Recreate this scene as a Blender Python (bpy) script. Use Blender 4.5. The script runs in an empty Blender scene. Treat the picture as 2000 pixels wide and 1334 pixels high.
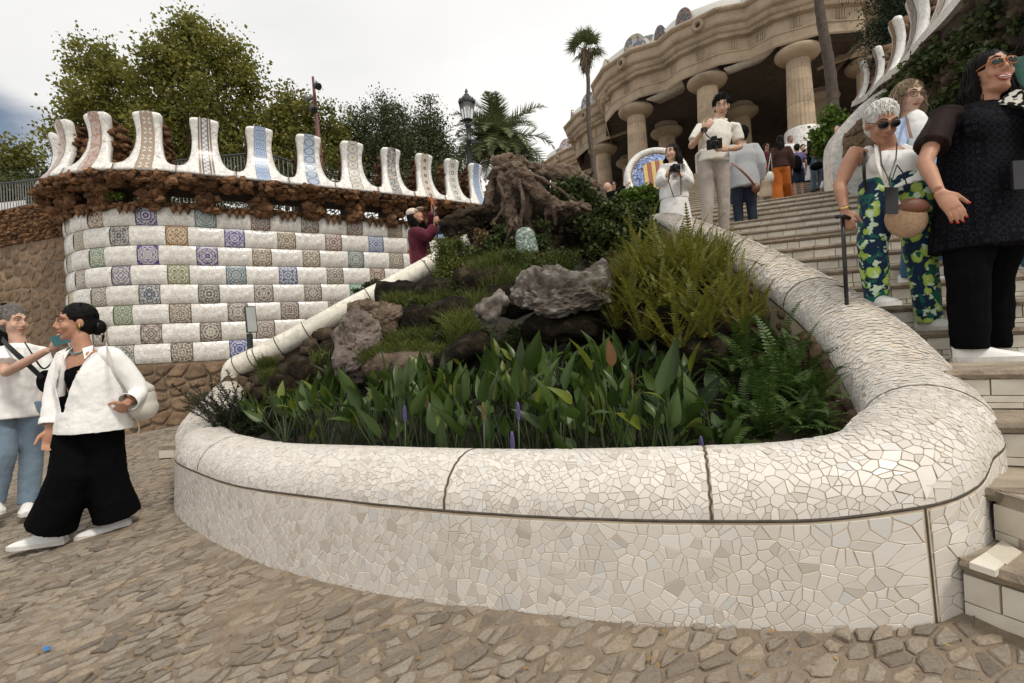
import bpy, bmesh, math, random
import numpy as np
from mathutils import Vector, Matrix, Euler, Quaternion, noise
R = math.radians
rng = random.Random(7)
nr = np.random.RandomState(7)
scene = bpy.context.scene
COL = scene.collection

# ------------------------------------------------------------------ camera
EYE = 1.14                      # eye height above the street at the camera
ROLL, TILT = 0.048, 0.003
cR, sR, cT, sT = math.cos(ROLL), math.sin(ROLL), math.cos(TILT), math.sin(TILT)
cam_d = bpy.data.cameras.new('camera'); cam = bpy.data.objects.new('camera', cam_d); COL.objects.link(cam)
cam_d.lens = 18.0; cam_d.sensor_width = 36.0; cam_d.clip_start = 0.05; cam_d.clip_end = 3000
rt = Vector((cR, sR*sT, -sR*cT)); up = Vector((sR, -cR*sT, cR*cT)); fw = Vector((0, cT, sT))
m = Matrix.Identity(4)
for i in range(3):
    m[i][0] = rt[i]; m[i][1] = up[i]; m[i][2] = -fw[i]
m[2][3] = EYE
cam.matrix_world = m
scene.camera = cam

# ------------------------------------------------------------------ world, sun
world = bpy.data.worlds.new('World'); scene.world = world; world.use_nodes = True
SUN_EL, SUN_AZ = R(56), R(135)
wn = world.node_tree.nodes; wl = world.node_tree.links; wn.clear()
sky = wn.new('ShaderNodeTexSky'); sky.sky_type = 'NISHITA'; sky.sun_disc = False
sky.sun_elevation = SUN_EL; sky.sun_rotation = SUN_AZ; sky.air_density = 1.0; sky.dust_density = 1.0
skys = wn.new('ShaderNodeVectorMath'); skys.operation = 'SCALE'; skys.inputs['Scale'].default_value = 0.07
wl.new(sky.outputs[0], skys.inputs[0])
wtc = wn.new('ShaderNodeTexCoord')
wmp = wn.new('ShaderNodeMapping'); wmp.inputs['Scale'].default_value = (1.0, 1.0, 2.6); wmp.inputs['Location'].default_value = (0.35, 0.2, 0.1)
wl.new(wtc.outputs['Generated'], wmp.inputs[0])
wnz = wn.new('ShaderNodeTexNoise'); wnz.inputs['Scale'].default_value = 1.6; wnz.inputs['Detail'].default_value = 7; wnz.inputs['Roughness'].default_value = 0.55
wl.new(wmp.outputs[0], wnz.inputs['Vector'])
# cloud cover: thin towards the far left (an opening with blue), closed elsewhere
wdot = wn.new('ShaderNodeVectorMath'); wdot.operation = 'DOT_PRODUCT'
v = Vector((-1.12, 1.0, 0.34)).normalized(); wdot.inputs[1].default_value = v
wl.new(wtc.outputs['Generated'], wdot.inputs[0])
wr = wn.new('ShaderNodeMapRange'); wr.inputs['From Min'].default_value = 0.955; wr.inputs['From Max'].default_value = 0.998
wr.inputs['To Min'].default_value = 0.45; wr.inputs['To Max'].default_value = -0.16
wl.new(wdot.outputs['Value'], wr.inputs['Value'])
wadd = wn.new('ShaderNodeMath'); wadd.operation = 'ADD'; wl.new(wnz.outputs['Fac'], wadd.inputs[0]); wl.new(wr.outputs[0], wadd.inputs[1])
wramp = wn.new('ShaderNodeMapRange'); wramp.interpolation_type = 'SMOOTHSTEP'
wramp.inputs['From Min'].default_value = 0.38; wramp.inputs['From Max'].default_value = 0.66
wl.new(wadd.outputs[0], wramp.inputs['Value'])
wcr = wn.new('ShaderNodeValToRGB')
wcr.color_ramp.elements[0].position = 0.34; wcr.color_ramp.elements[0].color = (0.76, 0.76, 0.76, 1)
wcr.color_ramp.elements[1].position = 0.60; wcr.color_ramp.elements[1].color = (0.97, 0.95, 0.92, 1)
wnz2 = wn.new('ShaderNodeTexNoise'); wnz2.inputs['Scale'].default_value = 1.1; wnz2.inputs['Detail'].default_value = 5
wl.new(wmp.outputs[0], wnz2.inputs['Vector']); wl.new(wnz2.outputs['Fac'], wcr.inputs[0])
wmix = wn.new('ShaderNodeMix'); wmix.data_type = 'RGBA'
wl.new(wramp.outputs[0], wmix.inputs['Factor']); wl.new(skys.outputs[0], wmix.inputs['A']); wl.new(wcr.outputs[0], wmix.inputs['B'])
wbg = wn.new('ShaderNodeBackground'); wbg.inputs['Strength'].default_value = 1.0
wl.new(wmix.outputs['Result'], wbg.inputs['Color'])
wout = wn.new('ShaderNodeOutputWorld'); wl.new(wbg.outputs[0], wout.inputs['Surface'])

sun_d = bpy.data.lights.new('sun', 'SUN'); sun_d.energy = 2.1; sun_d.angle = R(12); sun_d.color = (1.0, 0.93, 0.83)
sun = bpy.data.objects.new('sun', sun_d); COL.objects.link(sun)
sd = Vector((math.sin(SUN_AZ)*math.cos(SUN_EL), math.cos(SUN_AZ)*math.cos(SUN_EL), math.sin(SUN_EL)))
sun.rotation_euler = sd.to_track_quat('Z', 'Y').to_euler()
scene.view_settings.view_transform = 'Standard'; scene.view_settings.look = 'None'
scene.view_settings.exposure = 0.12; scene.view_settings.gamma = 1.0; scene.view_settings.use_curve_mapping = False
scene.cycles.max_bounces = 6; scene.cycles.diffuse_bounces = 3; scene.cycles.glossy_bounces = 2; scene.cycles.transparent_max_bounces = 6

# ------------------------------------------------------------------ helpers
def W(x, y, D):
    """world point seen at photo pixel (x, y) (2000 wide) at forward distance D"""
    u = (x-1000)/1000.0; v = (667-y)/1000.0
    a = u*cR+v*sR; b = -u*sR+v*cR
    Y = cT-b*sT; Z = sT+b*cT
    return Vector((a/Y*D, D, Z/Y*D+EYE))
def G(X, Y):
    return 0.116*X+0.091*Y if Y < 12 else 0.116*X+0.091*12
def WG(x, y):
    """point of the street under photo pixel (x, y)"""
    p = W(x, y, 1.0); dx, dz = p.x, p.z-EYE
    D = EYE/(0.116*dx+0.091-dz)
    return W(x, y, D)

def tag(o, label=None, cat=None, group=None, kind=None):
    if label: o['label'] = label
    if cat: o['category'] = cat
    if group: o['group'] = group
    if kind: o['kind'] = kind
    return o
def empty(name, loc=(0, 0, 0), label=None, cat=None, group=None, rz=0):
    o = bpy.data.objects.new(name, None); o.empty_display_size = 0.1; COL.objects.link(o)
    o.location = loc; o.rotation_euler = (0, 0, rz)
    return tag(o, label, cat, group)
def link(name, me, parent=None, loc=None):
    o = bpy.data.objects.new(name, me); COL.objects.link(o)
    if parent is not None: o.parent = parent
    if loc is not None: o.location = loc
    return o
def bake_parent(o, parent):
    """mesh is in world coordinates; parent sits at parent.location (no rotation)"""
    o.parent = parent; o.matrix_parent_inverse = Matrix.Translation(-Vector(parent.location))
    return o

class MB:
    def __init__(s): s.v = []; s.f = []; s.uv = None; s.mi = []; s.cur = 0
    def add(s, vs, fs):
        o = len(s.v); s.v.extend([tuple(p) for p in vs]); s.f.extend([tuple(i+o for i in f) for f in fs]); s.mi.extend([s.cur]*len(fs))
    def box(s, c, d, rot=None, taper=1.0):
        x, y, z = d[0]/2, d[1]/2, d[2]/2
        vs = []
        for k, zz in enumerate((-z, z)):
            t = taper if k else 1.0
            for xx, yy in ((-x*t, -y*t), (x*t, -y*t), (x*t, y*t), (-x*t, y*t)): vs.append(Vector((xx, yy, zz)))
        if rot is not None: vs = [rot @ p for p in vs]
        vs = [p+Vector(c) for p in vs]
        s.add(vs, [(3, 2, 1, 0), (4, 5, 6, 7), (0, 1, 5, 4), (1, 2, 6, 5), (2, 3, 7, 6), (3, 0, 4, 7)])
    def tube(s, pts, rad, seg=8, cap=True, sy=None, upv=None, closed_round=False):
        pts = [Vector(p) for p in pts]; n = len(pts)
        if not hasattr(rad, '__len__'): rad = [rad]*n
        vs = []; fs = []
        prev = None
        for i, p in enumerate(pts):
            t = (pts[min(i+1, n-1)]-pts[max(i-1, 0)])
            if t.length < 1e-9: t = Vector((0, 0, 1))
            t.normalize()
            if prev is None:
                ref = Vector(upv) if upv is not None else (Vector((0, 0, 1)) if abs(t.z) < 0.9 else Vector((0, 1, 0)))
                b = (ref - t*ref.dot(t)).normalized()
            else:
                b = (prev - t*prev.dot(t))
                b = b.normalized() if b.length > 1e-6 else t.orthogonal().normalized()
            prev = b; a = t.cross(b)
            r = rad[i]; k2 = sy[i] if sy is not None and hasattr(sy, '__len__') else (sy or 1.0)
            for j in range(seg):
                an = 2*math.pi*j/seg
                vs.append(p+a*(r*math.cos(an))+b*(r*k2*math.sin(an)))
        for i in range(n-1):
            for j in range(seg):
                j2 = (j+1) % seg
                fs.append((i*seg+j, i*seg+j2, (i+1)*seg+j2, (i+1)*seg+j))
        if cap:
            fs.append(tuple(range(seg))[::-1]); fs.append(tuple((n-1)*seg+j for j in range(seg)))
        s.add(vs, fs)
    def ell(s, c, r, rot=None, nu=12, nv=8):
        vs = [Vector((0, 0, r[2]))]; fs = []
        for i in range(1, nv):
            th = math.pi*i/nv
            for j in range(nu):
                ph = 2*math.pi*j/nu
                vs.append(Vector((r[0]*math.sin(th)*math.cos(ph), r[1]*math.sin(th)*math.sin(ph), r[2]*math.cos(th))))
        vs.append(Vector((0, 0, -r[2])))
        for j in range(nu): fs.append((0, 1+j, 1+(j+1) % nu))
        for i in range(nv-2):
            for j in range(nu):
                a = 1+i*nu+j; b = 1+i*nu+(j+1) % nu
                fs.append((a, a+nu, b+nu, b))
        L = len(vs)-1; o = 1+(nv-2)*nu
        for j in range(nu): fs.append((L, o+(j+1) % nu, o+j))
        if rot is not None: vs = [rot @ p for p in vs]
        c = Vector(c); s.add([p+c for p in vs], fs)
    def lathe(s, prof, c=(0, 0, 0), seg=24, cap=False, rot=None, wob=None):
        vs = []; fs = []; n = len(prof)
        for i, (r, z) in enumerate(prof):
            for j in range(seg):
                a = 2*math.pi*j/seg; rr = r*(wob(a, z) if wob else 1)
                p = Vector((rr*math.cos(a), rr*math.sin(a), z))
                if rot is not None: p = rot @ p
                vs.append(p+Vector(c))
        for i in range(n-1):
            for j in range(seg):
                j2 = (j+1) % seg; fs.append((i*seg+j, i*seg+j2, (i+1)*seg+j2, (i+1)*seg+j))
        if cap: fs.append(tuple(range(seg))[::-1]); fs.append(tuple((n-1)*seg+j for j in range(seg)))
        s.add(vs, fs)
    def mesh(s, name, mats, smooth=False, uvf=None):
        me = bpy.data.meshes.new(name); me.from_pydata(s.v, [], s.f)
        if not isinstance(mats, (list, tuple)): mats = [mats]
        for m_ in mats: me.materials.append(m_)
        if len(mats) > 1: me.polygons.foreach_set('material_index', s.mi)
        if smooth: me.polygons.foreach_set('use_smooth', [True]*len(me.polygons))
        me.update(); return me
    def build(s, name, mats, parent=None, smooth=False, world=True):
        me = s.mesh(name, mats, smooth)
        o = link(name, me)
        if parent is not None:
            if world: bake_parent(o, parent)
            else: o.parent = parent
        return o

def quads_mesh(name, V, k, mat, smooth=False, extra=None):
    """V: (n*k,3) array of k-gons -> one mesh, fast"""
    n = len(V)//k
    me = bpy.data.meshes.new(name)
    me.vertices.add(len(V)); me.vertices.foreach_set('co', np.asarray(V, dtype=np.float32).ravel())
    me.loops.add(len(V)); me.loops.foreach_set('vertex_index', np.arange(len(V), dtype=np.int32))
    me.polygons.add(n); me.polygons.foreach_set('loop_start', np.arange(0, n*k, k, dtype=np.int32))
    me.polygons.foreach_set('loop_total', np.full(n, k, dtype=np.int32))
    if smooth: me.polygons.foreach_set('use_smooth', [True]*n)
    me.materials.append(mat); me.update(calc_edges=True); me.validate()
    return me

# ------------------------------------------------------------------ materials
class NT:
    def __init__(s, name):
        s.m = bpy.data.materials.new(name); s.m.use_nodes = True
        s.t = s.m.node_tree; s.n = s.t.nodes; s.l = s.t.links
        s.b = s.n['Principled BSDF']
    def new(s, t, **kw):
        nd = s.n.new(t)
        for k, v_ in kw.items():
            if k in nd.inputs.keys() if isinstance(k, str) else False: nd.inputs[k].default_value = v_
            else: setattr(nd, k, v_)
        return nd
    def math(s, op, a, b=None, clamp=False):
        nd = s.n.new('ShaderNodeMath'); nd.operation = op; nd.use_clamp = clamp
        for i, x in enumerate((a, b)):
            if x is None: continue
            if isinstance(x, (int, float)): nd.inputs[i].default_value = x
            else: s.l.new(x, nd.inputs[i])
        return nd.outputs[0]
    def coord(s, kind='Object', scale=1.0, rot=None):
        tc = s.n.new('ShaderNodeTexCoord'); mp = s.n.new('ShaderNodeMapping')
        mp.inputs['Scale'].default_value = (scale,)*3 if isinstance(scale, (int, float)) else scale
        if rot: mp.inputs['Rotation'].default_value = rot
        s.l.new(tc.outputs[kind], mp.inputs[0]); return mp.outputs[0]
    def noise(s, vec, scale, detail=4, rough=0.55, out='Fac'):
        nd = s.n.new('ShaderNodeTexNoise'); nd.inputs['Scale'].default_value = scale; nd.inputs['Detail'].default_value = detail
        nd.inputs['Roughness'].default_value = rough; s.l.new(vec, nd.inputs['Vector']); return nd.outputs[out]
    def voro(s, vec, scale, feature='F1', out='Distance', rand=1.0):
        nd = s.n.new('ShaderNodeTexVoronoi'); nd.feature = feature; nd.inputs['Scale'].default_value = scale
        nd.inputs['Randomness'].default_value = rand
        s.l.new(vec, nd.inputs['Vector']); return nd.outputs[out]
    def ramp(s, fac, stops, interp='LINEAR'):
        nd = s.n.new('ShaderNodeValToRGB'); cr = nd.color_ramp; cr.interpolation = interp
        while len(cr.elements) < len(stops): cr.elements.new(0.5)
        for e, (p, c) in zip(cr.elements, stops): e.position = p; e.color = (*c[:3], 1)
        s.l.new(fac, nd.inputs[0]); return nd.outputs[0]
    def mix(s, fac, a, b, mode='MIX'):
        nd = s.n.new('ShaderNodeMix'); nd.data_type = 'RGBA'; nd.blend_type = mode
        for k, x in (('Factor', fac), ('A', a), ('B', b)):
            if isinstance(x, (int, float)): nd.inputs[k].default_value = x
            elif isinstance(x, (tuple, list)): nd.inputs[k].default_value = (*x[:3], 1)
            else: s.l.new(x, nd.inputs[k])
        return nd.outputs['Result']
    def maprange(s, val, a, b, c=0.0, d=1.0, smooth=False):
        nd = s.n.new('ShaderNodeMapRange'); nd.interpolation_type = 'SMOOTHSTEP' if smooth else 'LINEAR'
        for k, x in (('From Min', a), ('From Max', b), ('To Min', c), ('To Max', d)): nd.inputs[k].default_value = x
        s.l.new(val, nd.inputs['Value']); return nd.outputs[0]
    def bump(s, h, strength=0.4, dist=0.01, normal=None):
        nd = s.n.new('ShaderNodeBump'); nd.inputs['Strength'].default_value = strength; nd.inputs['Distance'].default_value = dist
        s.l.new(h, nd.inputs['Height'])
        if normal is not None: s.l.new(normal, nd.inputs['Normal'])
        s.l.new(nd.outputs[0], s.b.inputs['Normal']); return nd.outputs[0]
    def col(s, c):
        if isinstance(c, (tuple, list)): s.b.inputs['Base Color'].default_value = (*c[:3], 1)
        else: s.l.new(c, s.b.inputs['Base Color'])
    def rough(s, r):
        if isinstance(r, (int, float)): s.b.inputs['Roughness'].default_value = r
        else: s.l.new(r, s.b.inputs['Roughness'])
    def rnd(s):
        """random value per piece: object random + island random"""
        oi = s.n.new('ShaderNodeObjectInfo'); ge = s.n.new('ShaderNodeNewGeometry')
        return s.math('FRACT', s.math('ADD', oi.outputs['Random'], ge.outputs['Random Per Island']))

def simple(name, c, rough=0.7, var=0.15, nscale=8, bump=0.0, bscale=40, bdist=0.005, metal=0.0, rnd=0.0, spec=0.5, coord='Object', sheen=0):
    t = NT(name); v_ = t.coord(coord)
    n1 = t.noise(v_, nscale, 5)
    d = tuple(x*(1-var) for x in c); e = tuple(min(1, x*(1+var)) for x in c)
    colr = t.ramp(n1, [(0.3, d), (0.7, e)])
    if rnd > 0:
        r_ = t.rnd(); colr = t.mix(1.0, colr, t.ramp(r_, [(0, (1-rnd,)*3), (1, (1.0,)*3)]), 'MULTIPLY')
    t.col(colr); t.rough(rough); t.b.inputs['Metallic'].default_value = metal; t.b.inputs['Specular IOR Level'].default_value = spec
    if sheen: t.b.inputs['Sheen Weight'].default_value = sheen
    if bump > 0: t.bump(t.noise(v_, bscale, 6, 0.6), bump, bdist)
    return t.m

def m_white_tile():
    t = NT('white_glazed_shard'); v_ = t.coord('Object'); r_ = t.rnd()
    c = t.ramp(r_, [(0.0, (0.46, 0.415, 0.36)), (0.05, (0.55, 0.505, 0.45)), (0.25, (0.61, 0.57, 0.515)), (0.6, (0.655, 0.615, 0.56)), (0.88, (0.70, 0.66, 0.605)), (0.95, (0.56, 0.555, 0.53)), (1.0, (0.73, 0.70, 0.655))])
    n1 = t.noise(v_, 2.3, 6, 0.6)
    c = t.mix(t.maprange(n1, 0.45, 0.75, 0, 0.35), c, (0.52, 0.47, 0.40))
    n2 = t.noise(v_, 60, 3)
    c = t.mix(t.maprange(n2, 0.62, 0.8, 0, 0.25), c, (0.45, 0.42, 0.37))
    t.col(c); t.rough(t.maprange(n1, 0.3, 0.7, 0.24, 0.42))
    t.bump(t.noise(v_, 30, 3), 0.12, 0.004)
    return t.m
M = {}
M['shard'] = m_white_tile()
def m_grout():
    t = NT('tile_grout'); v_ = t.coord('Object')
    n1 = t.noise(v_, 5, 6)
    t.col(t.ramp(n1, [(0.3, (0.40, 0.31, 0.21)), (0.5, (0.56, 0.465, 0.335)), (0.7, (0.62, 0.54, 0.42))])); t.rough(0.9)
    t.bump(t.noise(v_, 120, 4), 0.5, 0.003); return t.m
M['grout'] = m_grout()
M['joint'] = simple('dark_joint_filler', (0.085, 0.07, 0.055), 0.9, 0.3, 30, 0.6, 200, 0.003)
def m_trenc(name, scale, tint=(0.74, 0.72, 0.675), dark=(0.33, 0.29, 0.24), w=0.03, gloss=0.25, bump=0.3):
    """glazed broken-tile skin too fine to tell the shards apart"""
    t = NT(name); v_ = t.coord('Object')
    d = t.voro(v_, scale, 'DISTANCE_TO_EDGE'); cc = t.voro(v_, scale, 'F1', 'Color')
    sep = t.new('ShaderNodeSeparateColor'); t.l.new(cc, sep.inputs[0])
    c = t.ramp(sep.outputs[0], [(0, tuple(x*0.78 for x in tint)), (0.3, tint), (0.8, tuple(min(1, x*1.08) for x in tint)), (1, tuple(x*0.86 for x in tint))])
    n1 = t.noise(v_, 1.5, 6)
    c = t.mix(t.maprange(n1, 0.5, 0.8, 0, 0.45), c, tuple(x*0.62 for x in tint))
    e = t.maprange(d, 0.0, w, 1, 0)
    c = t.mix(e, c, dark); t.col(c); t.rough(gloss)
    # each shard tilts a little: use cell colour as a height slope
    h = t.math('ADD', t.math('MULTIPLY', e, -1.0), t.math('MULTIPLY', sep.outputs[1], 0.5))
    t.bump(h, bump, 0.01); return t.m
M['trenc'] = m_trenc('white_trencadis', 16)
M['trenc_far'] = m_trenc('white_trencadis_far', 9)

# ------------------------------------------------------------------ voronoi cells on a (u,v) sheet
def vor_cells(pts, bounds, K=14, clipf=None):
    pts = np.asarray(pts, dtype=float); n = len(pts); out = []
    x0, y0, x1, y1 = bounds
    order = np.argsort(pts[:, 0]); P_ = pts[order]
    for ii in range(0, n, 400):
        ch = P_[ii:ii+400]; lo = max(0, ii-1500); hi = min(n, ii+1900)
        Q = P_[lo:hi]
        d2 = ((ch[:, None, :]-Q[None, :, :])**2).sum(-1)
        k = min(K+1, Q.shape[0])
        idx = np.argpartition(d2, k-1, axis=1)[:, :k]
        for a in range(len(ch)):
            p = ch[a]; nb = idx[a]; nb = nb[np.argsort(d2[a, nb])]
            poly = [(x0, y0), (x1, y0), (x1, y1), (x0, y1)]
            px, py = p
            for j in nb:
                q = Q[j]; dx = q[0]-px; dy = q[1]-py
                if dx == 0 and dy == 0: continue
                mx = (q[0]+px)/2; my = (q[1]+py)/2; c = dx*mx+dy*my
                new = []; L = len(poly)
                for t_ in range(L):
                    A = poly[t_]; B = poly[(t_+1) % L]
                    da = dx*A[0]+dy*A[1]-c; db = dx*B[0]+dy*B[1]-c
                    if da <= 0: new.append(A)
                    if (da < 0 < db) or (db < 0 < da):
                        w_ = da/(da-db); new.append((A[0]+(B[0]-A[0])*w_, A[1]+(B[1]-A[1])*w_))
                poly = new
                if len(poly) < 3: break
            if len(poly) >= 3: out.append((p, np.array(poly)))
    return out
def inset(poly, gap):
    """move each edge of a convex polygon inwards by gap"""
    n = len(poly); c = poly.mean(0); res = []
    lines = []
    for i in range(n):
        a = poly[i]; b = poly[(i+1) % n]; d = b-a; L = np.hypot(*d)
        if L < gap*0.4: continue
        nrm = np.array([-d[1], d[0]])/L
        if np.dot(c-a, nrm) < 0: nrm = -nrm
        lines.append((a+nrm*gap, d/L))
    n = len(lines)
    if n < 3: return None
    for i in range(n):
        p, d = lines[i-1]; q, e = lines[i]
        den = d[0]*e[1]-d[1]*e[0]
        if abs(den) < 1e-4: res.append((p+q)/2); continue
        t_ = ((q[0]-p[0])*e[1]-(q[1]-p[1])*e[0])/den
        x = p+d*t_
        if np.hypot(*(x-q)) > 3*max(1e-9, np.ptp(poly, axis=0).max()): return None
        res.append(x)
    res = np.array(res)
    ar = 0.5*np.sum(res[:, 0]*np.roll(res[:, 1], -1)-res[:, 1]*np.roll(res[:, 0], -1))
    ar0 = 0.5*np.sum(poly[:, 0]*np.roll(poly[:, 1], -1)-poly[:, 1]*np.roll(poly[:, 0], -1))
    if ar*ar0 <= 0 or abs(ar) > abs(ar0): return None
    return res
def prism(poly3, nrm, h, bev, drop=0.002):
    """flat piece with chamfered rim: poly3 list of Vectors (outline), nrm up, h thickness"""
    n = len(poly3); c = sum(poly3, Vector())/n
    base = [p-nrm*drop for p in poly3]; mid = [p+nrm*(h-bev*0.7) for p in poly3]
    top = [p+(c-p).normalized()*min(bev, (c-p).length*0.4)+nrm*h for p in poly3]
    vs = base+mid+top; fs = []
    for i in range(n):
        j = (i+1) % n
        fs.append((i, j, n+j, n+i)); fs.append((n+i, n+j, 2*n+j, 2*n+i))
    fs.append(tuple(2*n+i for i in range(n)))
    return vs, fs
def spread(pieces, parent, name, mat, top=300, size=None, stuffname=None, smooth=False):
    """pieces: list of (size_in_photo, verts, faces); the largest become parts, the rest one 'stuff' part"""
    pieces.sort(key=lambda t_: -t_[0])
    for k, (sz, vs, fs) in enumerate(pieces[:top]):
        c = sum(vs, Vector())/len(vs); mb = MB(); mb.add([p-c for p in vs], fs)
        o = link(name, mb.mesh(name, mat, smooth)); o.parent = parent
        o.location = c-Vector(parent.location)
    rest = pieces[top:]
    if rest:
        mb = MB()
        for sz, vs, fs in rest: mb.add(vs, fs)
        o = mb.build(stuffname or name, mat, parent, smooth); o['kind'] = 'stuff'
        return o
def pix(p):
    d = Vector(p)-Vector((0, 0, EYE)); z = d.dot(fw)
    if z <= 0.05: return None
    return (1000+1000*d.dot(rt)/z, 667-1000*d.dot(up)/z, z)
# =================================================================== street
def m_street():
    t = NT('sandy_mortar'); v_ = t.coord('Object')
    n1 = t.noise(v_, 0.7, 5); n2 = t.noise(v_, 14, 7, 0.7); n3 = t.noise(v_, 180, 3, 0.6)
    c = t.ramp(n2, [(0.3, (0.115, 0.085, 0.058)), (0.5, (0.21, 0.16, 0.11)), (0.7, (0.29, 0.225, 0.155))])
    c = t.mix(t.maprange(n1, 0.35, 0.65, 0, 0.45), c, (0.24, 0.195, 0.145))
    c = t.mix(t.maprange(n3, 0.55, 0.8, 0, 0.6), c, (0.16, 0.13, 0.10))
    t.col(c); t.rough(0.95)
    h = t.math('ADD', t.math('MULTIPLY', n2, 1.0), t.math('MULTIPLY', n3, 0.35)); t.bump(h, 0.9, 0.012); return t.m
def m_cobble():
    t = NT('cobble_stone'); v_ = t.coord('Object'); r_ = t.rnd()
    c = t.ramp(r_, [(0, (0.125, 0.105, 0.083)), (0.35, (0.20, 0.17, 0.135)), (0.7, (0.25, 0.22, 0.18)), (1, (0.28, 0.225, 0.165))])
    n1 = t.noise(v_, 90, 4, 0.7); n2 = t.noise(v_, 22, 6, 0.65); n3 = t.noise(v_, 1.1, 4)
    c = t.mix(0.55, c, t.ramp(n1, [(0.3, (0.45, 0.42, 0.38)), (0.5, (1, 1, 1)), (0.72, (1.5, 1.45, 1.35))]), 'MULTIPLY')
    c = t.mix(t.maprange(n3, 0.4, 0.65, 0, 0.4), c, (0.27, 0.205, 0.14))
    c = t.mix(t.maprange(n2, 0.56, 0.75, 0, 0.6), c, (0.28, 0.215, 0.145))
    t.col(c); t.rough(0.85)
    h = t.math('ADD', t.math('MULTIPLY', n2, 1.0), t.math('MULTIPLY', n1, 0.3)); t.bump(h, 0.8, 0.012); return t.m
M['street'] = m_street(); M['cobble'] = m_cobble()
xs = np.concatenate([np.linspace(-80, -8, 13), np.linspace(-7.9, 5, 210), np.linspace(6, 80, 12)])
ys = np.concatenate([np.linspace(-6, 0.4, 6), np.linspace(0.5, 9.5, 150), np.linspace(10, 90, 14)])
mb = MB()
for j, y in enumerate(ys):
    for i, x in enumerate(xs):
        z = G(x, y)
        if -8 < x < 5 and 0.4 < y < 9.6: z += 0.010*noise.noise(Vector((x*3, y*3, 0)))+0.006*noise.noise(Vector((x*11, y*11, 3)))
        mb.v.append((x, y, z))
nx = len(xs)
for j in range(len(ys)-1):
    for i in range(nx-1): mb.f.append((j*nx+i, j*nx+i+1, (j+1)*nx+i+1, (j+1)*nx+i)); mb.mi.append(0)
street = mb.build('street', M['street'], None, True); street['kind'] = 'structure'

# =================================================================== planter plan
outer = [(-2.66, 4.00, .42), (-2.427, 3.643, .411), (-2.022, 3.225, .424), (-1.675, 2.908, .429), (-1.359, 2.65, .447), (-0.862, 2.306, .48),
         (-0.491, 2.09, .495), (-0.031, 1.872, .511), (0.315, 1.724, .53), (0.607, 1.631, .543), (0.899, 1.544, .562), (1.167, 1.50, .60), (1.41, 1.58, .63), (1.60, 1.73, .67)]
ctr = []
for i, (x, y, z) in enumerate(outer):
    A = outer[max(0, i-1)]; B = outer[min(len(outer)-1, i+1)]
    tx, ty = B[0]-A[0], B[1]-A[1]; L = math.hypot(tx, ty); nxn, nyn = -ty/L, tx/L
    ctr.append((x+nxn*0.22, y+nyn*0.22, z, 0.22, 0.19))
ctr = [(-3.03, 5.62, .80, .13, .12), (-2.99, 5.35, .74, .155, .14), (-2.88, 4.95, .60, .185, .165), (-2.70, 4.45, .49, .21, .18)]+ctr + \
      [(1.64, 2.05, .70, .225, .19), (1.83, 2.4, .82, .225, .185), (1.96, 2.85, 1.05, .225, .185), (2.02, 3.4, 1.31, .22, .18), (2.08, 4.3, 1.69, .21, .17),
       (2.07, 5.2, 2.07, .19, .16), (2.0, 6.1, 2.46, .155, .13), (1.90, 6.5, 2.60, .09, .09), (1.80, 6.72, 2.67, .03, .03)]
def catmull(P_, n_per):
    P_ = [np.array(p, float) for p in P_]; out = []
    for i in range(len(P_)-1):
        p0 = P_[max(0, i-1)]; p1 = P_[i]; p2 = P_[i+1]; p3 = P_[min(len(P_)-1, i+2)]
        for k in range(n_per):
            t = k/n_per
            out.append(0.5*((2*p1)+(-p0+p2)*t+(2*p0-5*p1+4*p2-p3)*t*t+(-p0+3*p1-3*p2+p3)*t**3))
    out.append(P_[-1]); return np.array(out)
cp = catmull(ctr, 24)
for _ in range(30): cp[1:-1] = 0.25*cp[:-2]+0.5*cp[1:-1]+0.25*cp[2:]
seg = np.hypot(*(np.diff(cp[:, :2], axis=0).T)); U = np.concatenate([[0], np.cumsum(seg)]); UL = U[-1]
def pathat(u):
    u = min(max(u, 0), UL-1e-6)
    p = [np.interp(u, U, cp[:, k]) for k in range(5)]
    e = 0.02; a_ = max(0, u-e); b_ = min(UL, u+e)
    tx = np.interp(b_, U, cp[:, 0])-np.interp(a_, U, cp[:, 0]); ty = np.interp(b_, U, cp[:, 1])-np.interp(a_, U, cp[:, 1])
    L = math.hypot(tx, ty) or 1; tx /= L; ty /= L
    return p, (tx, ty), (-ty, tx)
VL = 0.64      # nominal profile length of the roll
def rim(u, v, off=0.0):
    """point and normal on the roll; v from 0 (outer joint) to VL (inner joint)"""
    p, t, n = pathat(u); th = math.pi*1.03*v/VL
    a, b = p[3]+off, p[4]+off
    cx = -math.cos(th)*a; cz = math.sin(th)*b
    q = Vector((p[0]+n[0]*cx, p[1]+n[1]*cx, p[2]+cz))
    nx_, nz_ = -math.cos(th)/a, math.sin(th)/b; L = math.hypot(nx_, nz_)
    return q, Vector((n[0]*nx_/L, n[1]*nx_/L, nz_/L))
def wall(u, w, off=0.0):
    """outer wall below the roll: w = 0 at the joint, 1 at the street"""
    p, t, n = pathat(u); a = p[3]+0.0+0.02*w+off
    x, y = p[0]-n[0]*a, p[1]-n[1]*a; g = G(x, y)-0.02
    return Vector((x, y, p[2]+(g-p[2])*w)), Vector((-n[0], -n[1], 0))
planter = empty('planter', (0, 3.2, 0.4), 'large white mosaic fountain basin rim curving round the ferns and arrow-leaved plants', 'planter')
mb = MB(); NU = 300; NV = 22
vs = []
for i in range(NU+1):
    u = UL*i/NU
    for j in range(NV+1):
        q, n = rim(u, VL*j/NV, -0.0012); vs.append(q)
    p, t, n = pathat(u); a = p[3]-0.03
    vs.append(Vector((p[0]+n[0]*a, p[1]+n[1]*a, p[2]-0.7)))
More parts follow.
